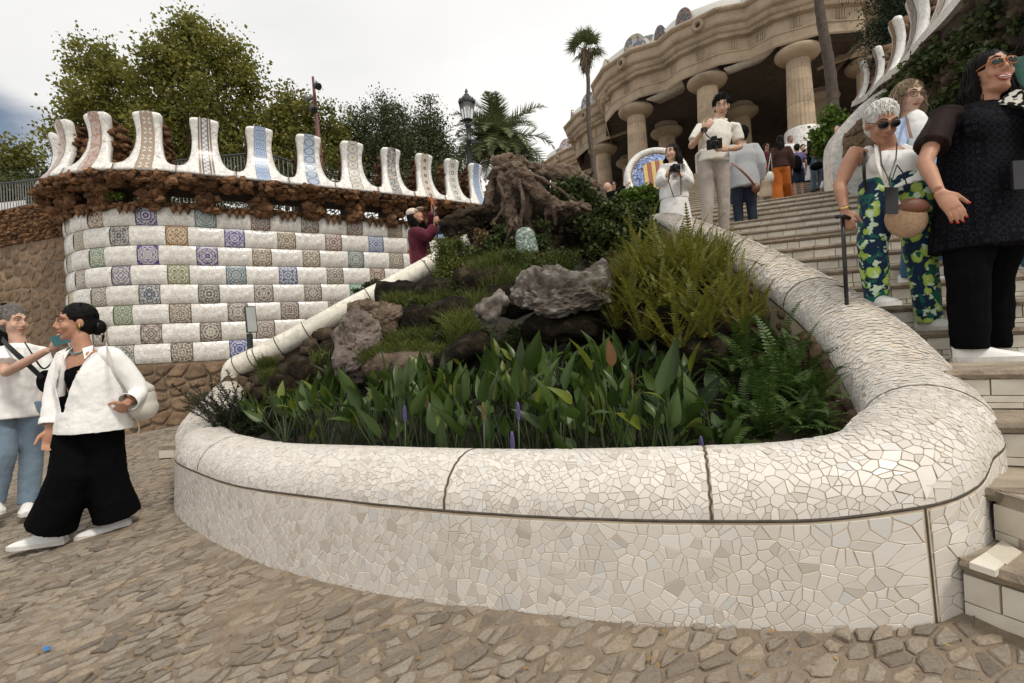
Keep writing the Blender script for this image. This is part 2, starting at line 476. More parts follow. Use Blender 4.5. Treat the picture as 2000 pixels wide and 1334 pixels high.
w_ = NV+2; fs = [(i*w_+j, (i+1)*w_+j, (i+1)*w_+j+1, i*w_+j+1) for i in range(NU) for j in range(w_-1)]
mb.add(vs, fs); mb.add([vs[j] for j in range(w_)], [tuple(range(w_))]); 
mb.build('roll_bed', M['grout'], planter, True)
# outer wall bed: whole way round
mb = MB(); vs = []
for i in range(NU+1):
    u = UL*i/NU
    for j in range(5): q, n = wall(u, j/4*1.02, -0.0012); vs.append(q if q.z == q.z else q)
fs = [(i*5+j, i*5+j+1, (i+1)*5+j+1, (i+1)*5+j) for i in range(NU) for j in range(4)]
mb.add(vs, fs); mb.build('wall_bed', M['grout'], planter, True)
def u_at_px(x, v, lo, hi, useY=False):
    best = min(np.linspace(lo, hi, 400), key=lambda u: abs((pix(rim(u, v)[0]) or (9e9,))[0]-x)); return float(best)
uf0 = 2.0; 
# joints across the roll
jf = [u_at_px(x, 0.05, 2.2, 6.2) for x in (387, 868, 1389)]
def u_near(px_, v, lo, hi):
    return float(min(np.linspace(lo, hi, 600), key=lambda u: (lambda q: (q[0]-px_[0])**2+(q[1]-px_[1])**2)(pix(rim(u, v)[0]))))
jr = [u_near((1790, 752), VL*0.55, 6.0, UL), u_near((1545, 575), VL*0.93, 7.0, UL), u_near((1400, 478), VL*0.9, 8, UL), u_near((1325, 430), VL*0.9, 8, UL-0.3)]
jl = [u_near((440, 758), VL*0.6, 0.05, 2.0)]
joints = sorted([0.0]+jl+jf+jr+[UL])
def sheet(u0, u1, v0, v1, size, fn, fnlen, h, gap, tilt, out):
    nU = max(1, int((u1-u0)/size)); nV = max(2, int((v1-v0)/size)); pts = []
    for i in range(nU):
        for j in range(nV):
            if rng.random() < 0.13: continue
            for q in range(2 if rng.random() < 0.22 else 1): pts.append((u0+(u1-u0)*(i+rng.uniform(-0.05, 1.05))/nU, v0+(v1-v0)*min(0.995, max(0.005, (j+rng.uniform(-0.05, 1.05))/nV))))
    pts = [(min(max(p[0], u0+1e-4), u1-1e-4), p[1]) for p in pts]
    for p, poly in vor_cells(pts, (u0, v0, u1, v1)):
        q = inset(poly, gap*rng.uniform(0.6, 1.5))
        if q is None or len(q) < 3: continue
        c = q.mean(0); P3, N3 = fn(*c)
        N3 = (N3+Vector((rng.gauss(0, tilt), rng.gauss(0, tilt), rng.gauss(0, tilt)))).normalized()
        pts3 = []
        for a in q:
            s3 = fn(a[0], a[1])[0]; d = s3-P3; pts3.append(s3-N3*d.dot(N3)*0.55)
        vs, fs = prism(pts3, N3, h, 0.0010)
        pc = pix(P3)
        if pc is None: continue
        vis = (Vector((0, 0, EYE))-P3).normalized().dot(N3)
        sz = size*1000/pc[2]*(1 if vis > 0 else 0.0)
        if not (-50 < pc[0] < 2050 and -50 < pc[1] < 1400): sz = 0
        out.append((sz*(0.2+max(vis, 0)), vs, fs))
roll_tiles = []; 
for a, b in zip(joints[:-1], joints[1:]):
    if b-a < 0.03: continue
    mid = (a+b)/2; D = pathat(mid)[0][1]
    size = 0.026 if D < 3.0 else 0.034
    sheet(a+0.006, b-0.006, 0.004, VL, size, rim, None, 0.0009, 0.0008, 0.05, roll_tiles)
spread(roll_tiles, planter, 'tile', M['shard'], 290)
wall_tiles = []
u0w = 1.3; u1w = u_near((1838, 1150), 0.0, 5.5, 8.0)
def wallfn(u, w): 
    return wall(u, w/0.35)
for a, b in [(u0w, u1w-0.004), (u1w+0.006, u1w+1.25)]:
    sheet(a, b, 0.012, 0.352, 0.034, wallfn, None, 0.0008, 0.0012, 0.014, wall_tiles)
# joints and skirting in dark filler
def strip(pts, nrm, w, h, mb):
    n = len(pts); vs = []
    for i, p in enumerate(pts):
        t = (pts[min(i+1, n-1)]-pts[max(0, i-1)]).normalized(); s = nrm[i].cross(t).normalized()
        vs += [p-s*w/2-nrm[i]*0.004, p-s*w/2+nrm[i]*h, p+s*w/2+nrm[i]*h, p+s*w/2-nrm[i]*0.004]
    mb.add(vs, [(i*4+k, (i+1)*4+k, (i+1)*4+k+1, i*4+k+1) for i in range(n-1) for k in range(3)])
for jx in jl+jf+jr:
    mb = MB(); r_ = [rim(jx+0.003*math.sin(t_*9), VL*t_/30) for t_ in range(31)]
    strip([a[0] for a in r_], [a[1] for a in r_], 0.007, 0.0015, mb); mb.build('joint', M['joint'], planter, True)
mb = MB(); r_ = [rim(UL*t_/400, 0.0) for t_ in range(401)]
strip([a[0]+Vector((0, 0, 0.002*noise.noise(a[0]*9))) for a in r_], [a[1] for a in r_], 0.0095, 0.0020, mb); mb.build('joint', M['joint'], planter, True)
r_ = [wall(u1w+0.001, t_/20) for t_ in range(21)]
mb = MB(); strip([a[0] for a in r_], [a[1] for a in r_], 0.004, 0.0014, mb); mb.build('joint', M['joint'], planter, True)
spread(wall_tiles, planter, 'wall_tile', M['shard'], 290)
mb = MB(); r_ = [rim(0.3+(UL-0.6)*t_/400, VL) for t_ in range(401)]
strip([a[0] for a in r_], [a[1] for a in r_], 0.012, 0.0022, mb); mb.build('joint', M['joint'], planter, True)

# =================================================================== cobbles
def inside_planter(x, y):
    i = int(np.argmin((cp[:, 0]-x)**2+(cp[:, 1]-y)**2)); p, t, n = pathat(U[i])
    d = (x-p[0])*n[0]+(y-p[1])*n[1]
    return d > -(p[3]+0.012) and y > 0
def foot_line(x, y):   # street / first riser: right of this line is stairs
    return (x > 1.30 and (x-1.30)*0.122+(y-1.50)*0.066 > 0.0 and x > 1.18) or (x > 1.3 and y > 1.49)
EL = Vector((0.86, 0.5)).normalized(); EN = Vector((-EL.y, EL.x))
ST = 1.35; sz0 = 0.068
pts = []
for i in range(-165, 70):
    for j in range(-35, 240):
        p = (i+rng.uniform(0.0, 1.0))*sz0*1.0; q = (j+rng.uniform(0.0, 1.0))*sz0   # stretched space: q is across*ST
        a = p*1.32; b = q/ST*1.0
        x = EL.x*a+EN.x*b; y = EL.y*a+EN.y*b
        if -7.2 < x < 2.3 and 0.7 < y < 8.6 and x/y > -1.3 and x/y < 1.2:
            pts.append((p, q))
cob = []
for p, poly in vor_cells(pts, (-30, -30, 40, 40), K=12):
    if np.ptp(poly[:, 0]) > 0.4 or np.ptp(poly[:, 1]) > 0.4: continue
    a = p[0]*1.32; b = p[1]/ST; x = EL.x*a+EN.x*b; y = EL.y*a+EN.y*b
    far = max(0.0, (y-2.5)/6)
    q = inset(poly, rng.uniform(0.0015, 0.006)*rng.choice((1, 1, 1.8)))
    if q is None: continue
    P3 = []
    L = len(q); c = q.mean(0)
    for k in range(L):
        A = q[k]; B = q[(k+1) % L]
        P3.append(c+(A-c)*rng.uniform(0.86, 1.0))
        if y < 3.6 and np.hypot(*(B-A)) > 0.03: P3.append(((A+B)/2-c)*rng.uniform(0.84, 1.03)+c)
    w3 = []
    for pp in P3:
        a = pp[0]*1.32; b = pp[1]/ST; xx = EL.x*a+EN.x*b; yy = EL.y*a+EN.y*b
        w3.append(Vector((xx, yy, G(xx, yy))))
    c3 = sum(w3, Vector())/len(w3)
    if inside_planter(c3.x, c3.y) or foot_line(c3.x, c3.y): continue
    n = Vector((-0.116+rng.gauss(0, 0.035), -0.091+rng.gauss(0, 0.035), 1)).normalized()
    sc = rng.choice((1, 1, 1, 1, 0.9, 0.75)); w3 = [c3+(v_-c3)*sc for v_ in w3]
    if sum(1 for v_ in w3 if foot_line(v_.x, v_.y)) > 1: continue
    h = rng.uniform(0.003, 0.012); vs, fs = prism([v_-n*((v_-c3).dot(n)) for v_ in w3], n, h, 0.007, 0.02)
    pc = pix(c3); size = 0
    if pc and -60 < pc[0] < 2060 and 0 < pc[1] < 1400: size = 1/pc[2]*np.ptp(poly)
    cob.append((size, vs, fs))
print('cobbles', len(cob))
spread(cob, street, 'cobble', M['cobble'], 300)

# =================================================================== staircase
AX = Vector((math.sin(R(24)), math.cos(R(24)), 0)); NX = Vector((AX.y, -AX.x, 0))      # climbing direction, along a tread (to the right)
S0 = 0.293
def stepz(n): return S0+0.16*n
def swob(n, w): return 0
sN = {1: None, 2: None, 3: 2.35, 4: 2.75, 5: 3.60, 6: 3.84, 7: 4.14, 8: 4.5, 9: 4.95, 10: 5.4, 11: 5.82}
for n in range(12, 20): sN[n] = 6.6+0.43*(n-12)
s2 = 12.2
for n in range(20, 55): sN[n] = s2+0.42*(n-20)
def m_riser():
    t = NT('cream_riser_tile'); v_ = t.coord('Object'); r_ = t.rnd()
    c = t.ramp(r_, [(0, (0.56, 0.51, 0.42)), (0.4, (0.68, 0.63, 0.53)), (0.8, (0.73, 0.69, 0.60)), (1, (0.62, 0.57, 0.47))])
    n1 = t.noise(v_, 9, 6, 0.65)
    c = t.mix(t.maprange(n1, 0.48, 0.8, 0, 0.5), c, (0.40, 0.33, 0.23)); t.col(c); t.rough(0.35)
    t.bump(t.noise(v_, 50, 3), 0.15, 0.004); return t.m
M['riser'] = m_riser()
M['nosing'] = simple('worn_stone_nosing', (0.27, 0.215, 0.155), 0.85, 0.35, 12, 0.9, 60, 0.012, rnd=0.25)
M['treadm'] = simple('stone_tread', (0.32, 0.265, 0.20), 0.85, 0.3, 6, 0.7, 45, 0.01)
stairs = empty('staircase', (3, 6, 1.5)); stairs['kind'] = 'structure'
# front edges of the steps as plan polylines from the basin outwards
def line_s(s, w0, w1, curve=0.0, n=10):
    out = []
    for k in range(n+1):
        w = w0+(w1-w0)*k/n; out.append(AX*(s+curve*((w-w0)/(w1-w0)))+NX*w)
    return out
def wrange(n):
    # where the flight meets the basin (left) and the right wall
    s = sN[n] if sN[n] else 2.0
    if n < 20:
        xl = 1.95 if s < 3 else 2.05
        # left: x = xl along the line p = AX s + NX w
        wl = (xl-AX.x*s)/NX.x
        if s > 7.2: wl = (1.4-AX.x*s)/NX.x
        wr = 2.0+0.0*s
        wr = 2.75 if s < 9.0 else (1.62 if s < 9.8 else 2.6)
        return wl, wr
    return -2.2, 2.7
edges = {}
e1 = [WG(1884, 1200), WG(1910, 1212), WG(1945, 1226), WG(2000, 1246), WG(2060, 1272)]
edges[1] = [Vector((p.x, p.y, 0)) for p in e1]+[Vector((1.55, 0.9, 0)), Vector((2.2, 0.3, 0)), Vector((4.6, -0.6, 0))]
def pl(px, D): q = W(px[0], px[1], D); return Vector((q.x, q.y, 0))
def onz(px, z):
    q = W(px[0], px[1], 1.0); return (z-EYE)/(q.z-EYE)
D2 = onz((1960, 962), stepz(2)); 
edges[2] = [pl((1935, 900), onz((1947, 957), stepz(2))+0.02), pl((1947, 957), onz((1947, 957), stepz(2))), pl((2000, 972), onz((2000, 972), stepz(2))), Vector((1.95, 1.25, 0)), Vector((2.6, 0.75, 0)), Vector((5.0, 0.0, 0))]
print('step2 depth', D2, edges[1][:4], edges[2][:3])
edges[3] = [Vector((1.60, 1.93, 0)), pl((2000, 829), 1.83), Vector((2.5, 1.45, 0)), Vector((5.2, 0.6, 0))]
for n in range(4, 55):
    wl_, wr_ = wrange(n); edges[n] = line_s(sN[n], wl_-(0.12 if n < 20 else 0), wr_)
def poly_len(P_): return sum((b-a).length for a, b in zip(P_[:-1], P_[1:]))
def resample(P_, ds):
    out = []; 
    for a, b in zip(P_[:-1], P_[1:]):
        k = max(1, int((b-a).length/ds)); out += [a+(b-a)*(i/k) for i in range(k)]
    return out+[P_[-1]]
riser_pieces = []; nose_pieces = []; core = MB()
for n in range(1, 55):
    e = edges[n]; z1 = stepz(n); z0 = z1-0.16
    nxt = edges.get(n+1)
    far = n > 19
    # core: riser backing + tread
    P_ = resample(e, 0.35 if not far else 2.0)
    back = (1.7 if n < 3 else 0.75) if n < 19 else (6.0 if n == 19 else 0.6)
    if n == 54: back = 6
    if n <= 3: back = 0.004
    vs = []; 
    for i, p in enumerate(P_):
        t = (P_[min(i+1, len(P_)-1)]-P_[max(0, i-1)]).normalized(); bk = Vector((-t.y, t.x, 0))
        if n < 4: bk = (bk+AX*0.6).normalized()
        base = -0.45 if n == 1 else -0.02
        q = p+bk*0.012
        vs += [Vector((q.x, q.y, z0+base)), Vector((q.x, q.y, z1-0.004)), Vector((q.x, q.y, z1-0.004))+bk*back, Vector((q.x, q.y, z0-0.35))+bk*back]
    if n <= 3:
        pl_ = [Vector((q.x, q.y, z1-0.006)) for q in e]+[Vector((6.5, 1.5, z1-0.006)), Vector((6.5, 6, z1-0.006)), Vector((2.0, 3.4, z1-0.006)), Vector((1.60, 2.3, z1-0.006))]
        far_ = Vector((6.5, 5.5, z1-0.006)); pl_ = pl_[:len(e)]; pl_ = [Vector((1.62, 2.6, z1-0.006))]+pl_+[Vector((7, 0.5, z1-0.006)), far_]; core.add(pl_, [(q_, q_+1, len(pl_)-1) for q_ in range(len(pl_)-2)])
    core.add(vs, [(i*4+k, (i+1)*4+k, (i+1)*4+k+1, i*4+k+1) for i in range(len(P_)-1) for k in range(3)])
    # riser tiles (two courses) and stone nosings
    L = poly_len(e); 
    if far:
        mb = MB(); mb.box((0, 0, 0), (1, 1, 1)) if False else None
    def at_s(s):
        acc = 0
        for a, b in zip(e[:-1], e[1:]):
            l = (b-a).length
            if acc+l >= s or b is e[-1]:
                t = (b-a)/l; return a+t*(s-acc), t
            acc += l
    nose_h = 0.036
    if n <= 3: courses = [(0.0, 0.028, 0.11), (0.031, 0.112, 0.105)] if n > 1 else [(-0.03, 0.030, 0.12), (0.034, 0.112, 0.11)]
    elif n <= 11: courses = [(0.0, 0.022, 0.12), (0.026, 0.052, 0.15), (0.056, 0.120, 0.13)]
    else: courses = [(0.0, 0.128, 0.17)]
    s = 0.0
    step_w = 0.20 if n < 20 else 0.6
    for (a0, a1, wd) in courses:
        s = -0.0; 
        if far: wd = 0.35
        while s < min(L, 4.6):
            w = wd*rng.uniform(0.75, 1.35); p0, t0 = at_s(s+0.003); p1, t1 = at_s(min(L, s+w-0.003))
            bk = Vector((-t0.y, t0.x, 0)); o = -0.002*rng.random()
            j = rng.uniform(-0.002, 0.002)
            vs = [p0+bk*o+Vector((0, 0, z0+a0)), p1+bk*o+Vector((0, 0, z0+a0+j)), p1+bk*o+Vector((0, 0, z0+a1+j)), p0+bk*o+Vector((0, 0, z0+a1))]
            vs = vs+[v_+bk*0.02 for v_ in vs]
            pc = pix((p0+p1)/2+Vector((0, 0, z0)))
            sz = 0 if pc is None or pc[0] > 2040 or pc[0] < 1000 else wd/pc[2]
            riser_pieces.append((sz, vs, [(0, 1, 2, 3), (0, 4, 5, 1), (3, 2, 6, 7), (0, 3, 7, 4), (1, 5, 6, 2)]))
            s += w
    s = 0
    first = True
    while s < L:
        w = (0.42 if n < 20 else 0.9)*rng.uniform(0.6, 1.5); w = min(w, L-s); 
        if w < 0.05: break
        p0, t0 = at_s(s+0.002); p1, t1 = at_s(s+w-0.002); bk = Vector((-t0.y, t0.x, 0))
        K = max(2, int(w/0.05)) if n < 12 else 3
        vs = []; dep = 0.30 if n < 12 else 0.25
        for k in range(K+1):
            p = p0+(p1-p0)*k/K; jt = rng.uniform(-0.008, 0.008) if n < 12 else 0; o = -0.022+jt
            z = z1+rng.uniform(-0.003, 0.003)
            vs += [p+bk*(o+0.010)+Vector((0, 0, z1-nose_h+jt*0.4)), p+bk*o+Vector((0, 0, z1-nose_h*0.5)), p+bk*(o+0.010)+Vector((0, 0, z)), p+bk*dep+Vector((0, 0, z))]
        fs = [(k*4+q, (k+1)*4+q, (k+1)*4+q+1, k*4+q+1) for k in range(K) for q in range(3)]
        fs += [(0, 3, 2, 1), (K*4, K*4+1, K*4+2, K*4+3), tuple()][:2]
        fs += [(k*4, k*4+3, (k+1)*4+3, (k+1)*4) for k in range(K)]
        pc = pix((p0+p1)/2+Vector((0, 0, z1))); sz = 0 if pc is None or pc[0] > 2100 or pc[0] < 1000 else w/pc[2]
        nose_pieces.append((sz, vs, fs)); s += w
core.build('tread', M['treadm'], stairs)
spread(riser_pieces, stairs, 'riser_tile', M['riser'], 295)
spread(nose_pieces, stairs, 'nosing_stone', M['nosing'], 295)
# =================================================================== rocks
def ico(sub):
    bm = bmesh.new(); bmesh.ops.create_icosphere(bm, subdivisions=sub, radius=1)
    v_ = [v.co.copy() for v in bm.verts]; f = [tuple(x.index for x in p.verts) for p in bm.faces]; bm.free(); return v_, f
ICO1, ICO2, ICO3, ICO4, ICO5 = ico(1), ico(2), ico(3), ico(4), ico(5)
def rock(c, r, seed, base=None, amp=0.34, rot=None, fr=1.3, boxy=0.62):
    v0, f0 = base or ICO2; out = []
    rot = rot or Euler((rng.uniform(0, 6), rng.uniform(0, 6), rng.uniform(0, 6))).to_matrix()
    o = Vector((seed*3.17 % 97, seed*1.7 % 53, seed % 31))
    for p in v0:
        q = rot @ p
        mx = max(abs(q.x), abs(q.y), abs(q.z)); q = q*(1-boxy)+q/mx*boxy*0.85
        q *= 1+amp*noise.noise(q*fr+o)+amp*0.5*noise.noise(q*fr*2.6+o)
        out.append(Vector((q.x*r[0], q.y*r[1], q.z*r[2]))+Vector(c))
    return out, f0
def m_rock(name, a, b, c_, sc=9, bumpd=0.02, var=0.3, rough=0.95):
    t = NT(name); t.b.inputs['Specular IOR Level'].default_value = 0.15; v_ = t.coord('Object'); r_ = t.rnd()
    n1 = t.noise(v_, sc, 7, 0.65); n2 = t.noise(v_, sc*6, 4, 0.7); n3 = t.noise(v_, sc*0.3, 3)
    c = t.ramp(n1, [(0.3, a), (0.52, b), (0.7, c_)])
    c = t.mix(1.0, c, t.ramp(r_, [(0, (1-var,)*3), (0.5, (1, 0.97, 0.92)), (1, (1+var, 1+var*0.9, 1+var*0.8))]), 'MULTIPLY')
    c = t.mix(t.maprange(n2, 0.55, 0.75, 0, 0.5), c, tuple(x*0.45 for x in a))
    t.col(c); t.rough(rough)
    h = t.math('ADD', n1, t.math('MULTIPLY', n2, 0.35)); t.bump(h, 1.0, bumpd); return t.m
M['rockbrown'] = m_rock('brown_rubble_rock', (0.060, 0.030, 0.015), (0.150, 0.080, 0.042), (0.26, 0.165, 0.095), 12, 0.03, 0.5)
M['rockdark'] = m_rock('weathered_dark_rock', (0.035, 0.026, 0.018), (0.075, 0.055, 0.038), (0.13, 0.10, 0.075), 9, 0.02, 0.35)
M['rocksand'] = m_rock('mortared_sandstone', (0.115, 0.075, 0.047), (0.215, 0.15, 0.10), (0.30, 0.225, 0.155), 6, 0.02, 0.22)
M['mortar'] = simple('rubble_mortar', (0.23, 0.17, 0.115), 0.95, 0.3, 6, 0.9, 40, 0.02)
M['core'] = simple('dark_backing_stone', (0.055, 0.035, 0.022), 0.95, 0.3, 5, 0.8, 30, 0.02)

# =================================================================== left wall
P400 = W(400, 550, 8.08)
vpd = W(2450, 550, 1.0); dW = Vector((vpd.x, 1.0, 0)); dl = dW.length; ZS = (vpd.z-EYE)/dl; dW /= dl
nW = Vector((-dW.y, dW.x, 0)); RA = 1.85; CA = Vector((P400.x, P400.y, 0))+nW*RA
A0 = math.atan2(-nW.y, -nW.x)
def lw(s, off, z, r_s=None):
    """left wall: s along (0 at the end of the bend), off outwards, z height"""
    if s < 0:
        a = A0+s/(r_s or RA); p = CA+Vector((math.cos(a), math.sin(a), 0))*(RA+off); return Vector((p.x, p.y, z))
    bend = max(0, s-2.2); k = 0.018*bend*bend
    p = Vector((P400.x, P400.y, 0))+dW*s-nW*(off-k); return Vector((p.x, p.y, z+ZS*s))
def lnorm(s, r_s=None):
    if s < 0: a = A0+s/(r_s or RA); return Vector((math.cos(a), math.sin(a), 0))
    return -nW
ZB = W(400, 705, 8.08).z; RH = 0.3015
lwall = empty('serpentine_wall', (P400.x, P400.y, 0.5), 'left boundary wall of white and patterned checkered tile blocks under curved white merlons', 'wall')
def m_panel_white():
    t = NT('white_block_mosaic'); v_ = t.coord('Object'); r_ = t.rnd()
    d = t.voro(v_, 17, 'DISTANCE_TO_EDGE'); cc = t.voro(v_, 17, 'F1', 'Color')
    sep = t.n.new('ShaderNodeSeparateColor'); t.l.new(cc, sep.inputs[0])
    c = t.ramp(sep.outputs[0], [(0, (0.52, 0.50, 0.45)), (0.1, (0.66, 0.635, 0.59)), (0.6, (0.72, 0.70, 0.655)), (0.95, (0.77, 0.755, 0.71)), (1, (0.50, 0.49, 0.46))])
    c = t.mix(1.0, c, t.ramp(r_, [(0, (0.93, 0.92, 0.90)), (1, (1.05, 1.05, 1.05))]), 'MULTIPLY')
    n1 = t.noise(v_, 3, 6); c = t.mix(t.maprange(n1, 0.5, 0.75, 0, 0.3), c, (0.50, 0.45, 0.38))
    e = t.maprange(d, 0.0, 0.055, 1, 0); c = t.mix(t.math('MULTIPLY', e, 0.55), c, (0.30, 0.26, 0.21)); t.col(c); t.rough(0.22)
    h = t.math('ADD', t.math('MULTIPLY', e, -1.0), t.math('MULTIPLY', sep.outputs[1], 0.8)); t.bump(h, 0.35, 0.01); return t.m
M['pwhite'] = m_panel_white()
def m_pattern(name='patterned_majolica', vary=True, cells=1.0, ground=(0.62, 0.58, 0.50)):
    """kaleidoscopic ornamental tile: uv 0..1 per tile, object colour = ink"""
    t = NT(name)
    uvn = t.n.new('ShaderNodeTexCoord'); sp = t.n.new('ShaderNodeSeparateXYZ'); t.l.new(uvn.outputs['UV'], sp.inputs[0])
    oi = t.n.new('ShaderNodeObjectInfo')
    fx = t.math('SUBTRACT', t.math('FRACT', sp.outputs[0]), 0.5); fy = t.math('SUBTRACT', t.math('FRACT', sp.outputs[1]), 0.5)
    ax = t.math('ABSOLUTE', fx); ay = t.math('ABSOLUTE', fy)
    mx = t.math('MAXIMUM', ax, ay); mn = t.math('MINIMUM', ax, ay)
    r2 = t.math('SQRT', t.math('ADD', t.math('MULTIPLY', ax, ax), t.math('MULTIPLY', ay, ay)))
    cb = t.n.new('ShaderNodeCombineXYZ'); t.l.new(mx, cb.inputs[0]); t.l.new(mn, cb.inputs[1])
    t.l.new(t.math('MULTIPLY', oi.outputs['Random'], 40.0), cb.inputs[2])
    n1 = t.noise(cb.outputs[0], 15.0, 2.5, 0.6); n2 = t.noise(cb.outputs[0], 30.0, 2, 0.5)
    rings = t.math('SINE', t.math('MULTIPLY', r2, 42.0))
    f = t.math('ADD', n1, t.math('MULTIPLY', rings, 0.06))
    ink = t.maprange(f, 0.475, 0.505, 1, 0); ink2 = t.maprange(n2, 0.53, 0.56, 0, 1)
    edge = t.maprange(mx, 0.455, 0.47, 0, 1)
    hs0 = t.n.new('ShaderNodeHueSaturation'); t.l.new(oi.outputs['Color'], hs0.inputs['Color']); hs0.inputs['Saturation'].default_value = 1.25; hs0.inputs['Value'].default_value = 0.95; inkc = hs0.outputs[0]
    gr = t.mix(t.noise(cb.outputs[0], 3.0, 1), ground, tuple(x*0.75 for x in ground))
    c = t.mix(ink, gr, inkc)
    hs = t.n.new('ShaderNodeHueSaturation'); t.l.new(oi.outputs['Color'], hs.inputs['Color'])
    t.l.new(t.math('ADD', 0.35, t.math('MULTIPLY', oi.outputs['Random'], 0.3)), hs.inputs['Hue']); hs.inputs['Value'].default_value = 1.5
    c = t.mix(t.math('MULTIPLY', ink2, 0.55), c, hs.outputs[0])
    c = t.mix(t.math('MULTIPLY', edge, 0.75), c, inkc)
    v_ = t.coord('Object'); d = t.voro(v_, 26, 'DISTANCE_TO_EDGE'); e = t.maprange(d, 0.0, 0.04, 0.55, 0)
    c = t.mix(e, c, (0.50, 0.45, 0.38)); t.col(c); t.rough(0.3)
    t.bump(e, -0.3, 0.004); return t.m
M['pattern'] = m_pattern()
def gridmesh(name, fn, nu, nv, mats, smooth=True, uvs=(1, 1)):
    vs = [fn(i/nu, j/nv) for j in range(nv+1) for i in range(nu+1)]
    c = sum(vs, Vector())/len(vs); w = nu+1
    fs = [(j*w+i, j*w+i+1, (j+1)*w+i+1, (j+1)*w+i) for j in range(nv) for i in range(nu)]
    me = bpy.data.meshes.new(name); me.from_pydata([p-c for p in vs], [], fs)
    for m_ in (mats if isinstance(mats, (list, tuple)) else [mats]): me.materials.append(m_)
    uv = me.uv_layers.new(name='uv')
    arr = []
    for j in range(nv):
        for i in range(nu): arr += [(i/nu*uvs[0], j/nv*uvs[1]), ((i+1)/nu*uvs[0], j/nv*uvs[1]), ((i+1)/nu*uvs[0], (j+1)/nv*uvs[1]), (i/nu*uvs[0], (j+1)/nv*uvs[1])]
    uv.data.foreach_set('uv', np.array(arr, dtype=np.float32).ravel())
    if smooth: me.polygons.foreach_set('use_smooth', [True]*len(me.polygons))
    me.update(); return me, c
INK = [(0.03, 0.06, 0.28), (0.16, 0.09, 0.07), (0.15, 0.07, 0.03), (0.03, 0.04, 0.16), (0.10, 0.17, 0.20), (0.17, 0.10, 0.08), (0.14, 0.09, 0.07),
       (0.13, 0.08, 0.05), (0.17, 0.14, 0.05), (0.05, 0.05, 0.06), (0.25, 0.10, 0.03), (0.02, 0.04, 0.24), (0.17, 0.12, 0.07), (0.15, 0.09, 0.06),
       (0.05, 0.08, 0.28), (0.17, 0.11, 0.08), (0.05, 0.13, 0.07), (0.05, 0.04, 0.18), (0.05, 0.07, 0.18), (0.14, 0.10, 0.05), (0.15, 0.12, 0.08),
       (0.04, 0.09, 0.10), (0.16, 0.13, 0.10), (0.10, 0.09, 0.16), (0.12, 0.15, 0.05), (0.07, 0.13, 0.17), (0.03, 0.04, 0.22), (0.12, 0.10, 0.08),
       (0.13, 0.07, 0.05), (0.28, 0.19, 0.07), (0.10, 0.08, 0.04), (0.04, 0.06, 0.10), (0.06, 0.06, 0.05), (0.10, 0.08, 0.08), (0.12, 0.10, 0.09),
       (0.02, 0.19, 0.12), (0.14, 0.09, 0.08), (0.07, 0.12, 0.04), (0.11, 0.06, 0.05), (0.09, 0.07, 0.06), (0.10, 0.07, 0.06), (0.10, 0.08, 0.06),
       (0.07, 0.02, 0.015), (0.30, 0.12, 0.02), (0.17, 0.12, 0.10), (0.10, 0.07, 0.06), (0.10, 0.07, 0.06), (0.10, 0.07, 0.06), (0.10, 0.07, 0.06),
       (0.05, 0.015, 0.015), (0.05, 0.05, 0.05), (0.08, 0.09, 0.08), (0.1, 0.08, 0.05)]
ii = 0
for row in range(8):          # from the top row down
    z1 = ZB+RH*(8-row); z0 = z1-RH; s0 = 0.05+(0.395 if row % 2 else 0)
    for k in range(-5 if row % 2 else -4, 7):
        sc = s0+0.79*k
        if sc > 4.7: continue
        g = 0.0035; sag = 0
        def pf(a, b, sa, sb, bul):
            def fn(u, v_):
                s = sa+(sb-sa)*u; z = z0+g+(RH-2*g)*v_
                ed = 1-abs(2*v_-1)**3.0; eu = 1-abs(2*u-1)**8
                return lw(s, bul*ed*(0.55+0.45*eu)-0.012*(1-min(1, ed*6)), z)
            return fn
        me, c = gridmesh('patterned_tile', pf(0, 0, sc-0.145+g, sc+0.145-g, 0.010), 6, 6, M['pattern'])
        o = link('patterned_tile', me, lwall, c-Vector(lwall.location)); kk = INK[(row*7+(k+4)-(1 if False else 0)) % len(INK)]
        o.color = (*kk, 1)
        me, c = gridmesh('white_block', pf(0, 0, sc+0.145+g, sc+0.645-g, 0.026), 8, 6, M['pwhite'])
        link('white_block', me, lwall, c-Vector(lwall.location))
# backing body of the wall
mb = MB(); N = 60; vs = []
for i in range(N+1):
    s = -5.6+(5.2+5.6)*i/N
    vs += [lw(s, -0.02, ZB-1.6), lw(s, -0.02, ZB+8*RH+0.04), lw(s, -0.55, ZB+8*RH+0.04), lw(s, -0.55, ZB-1.6)]
mb.add(vs, [(i*4+k, (i+1)*4+k, (i+1)*4+(k+1) % 4, i*4+(k+1) % 4) for i in range(N) for k in range(4)])
mb.build('wall_body', M['mortar'], lwall)
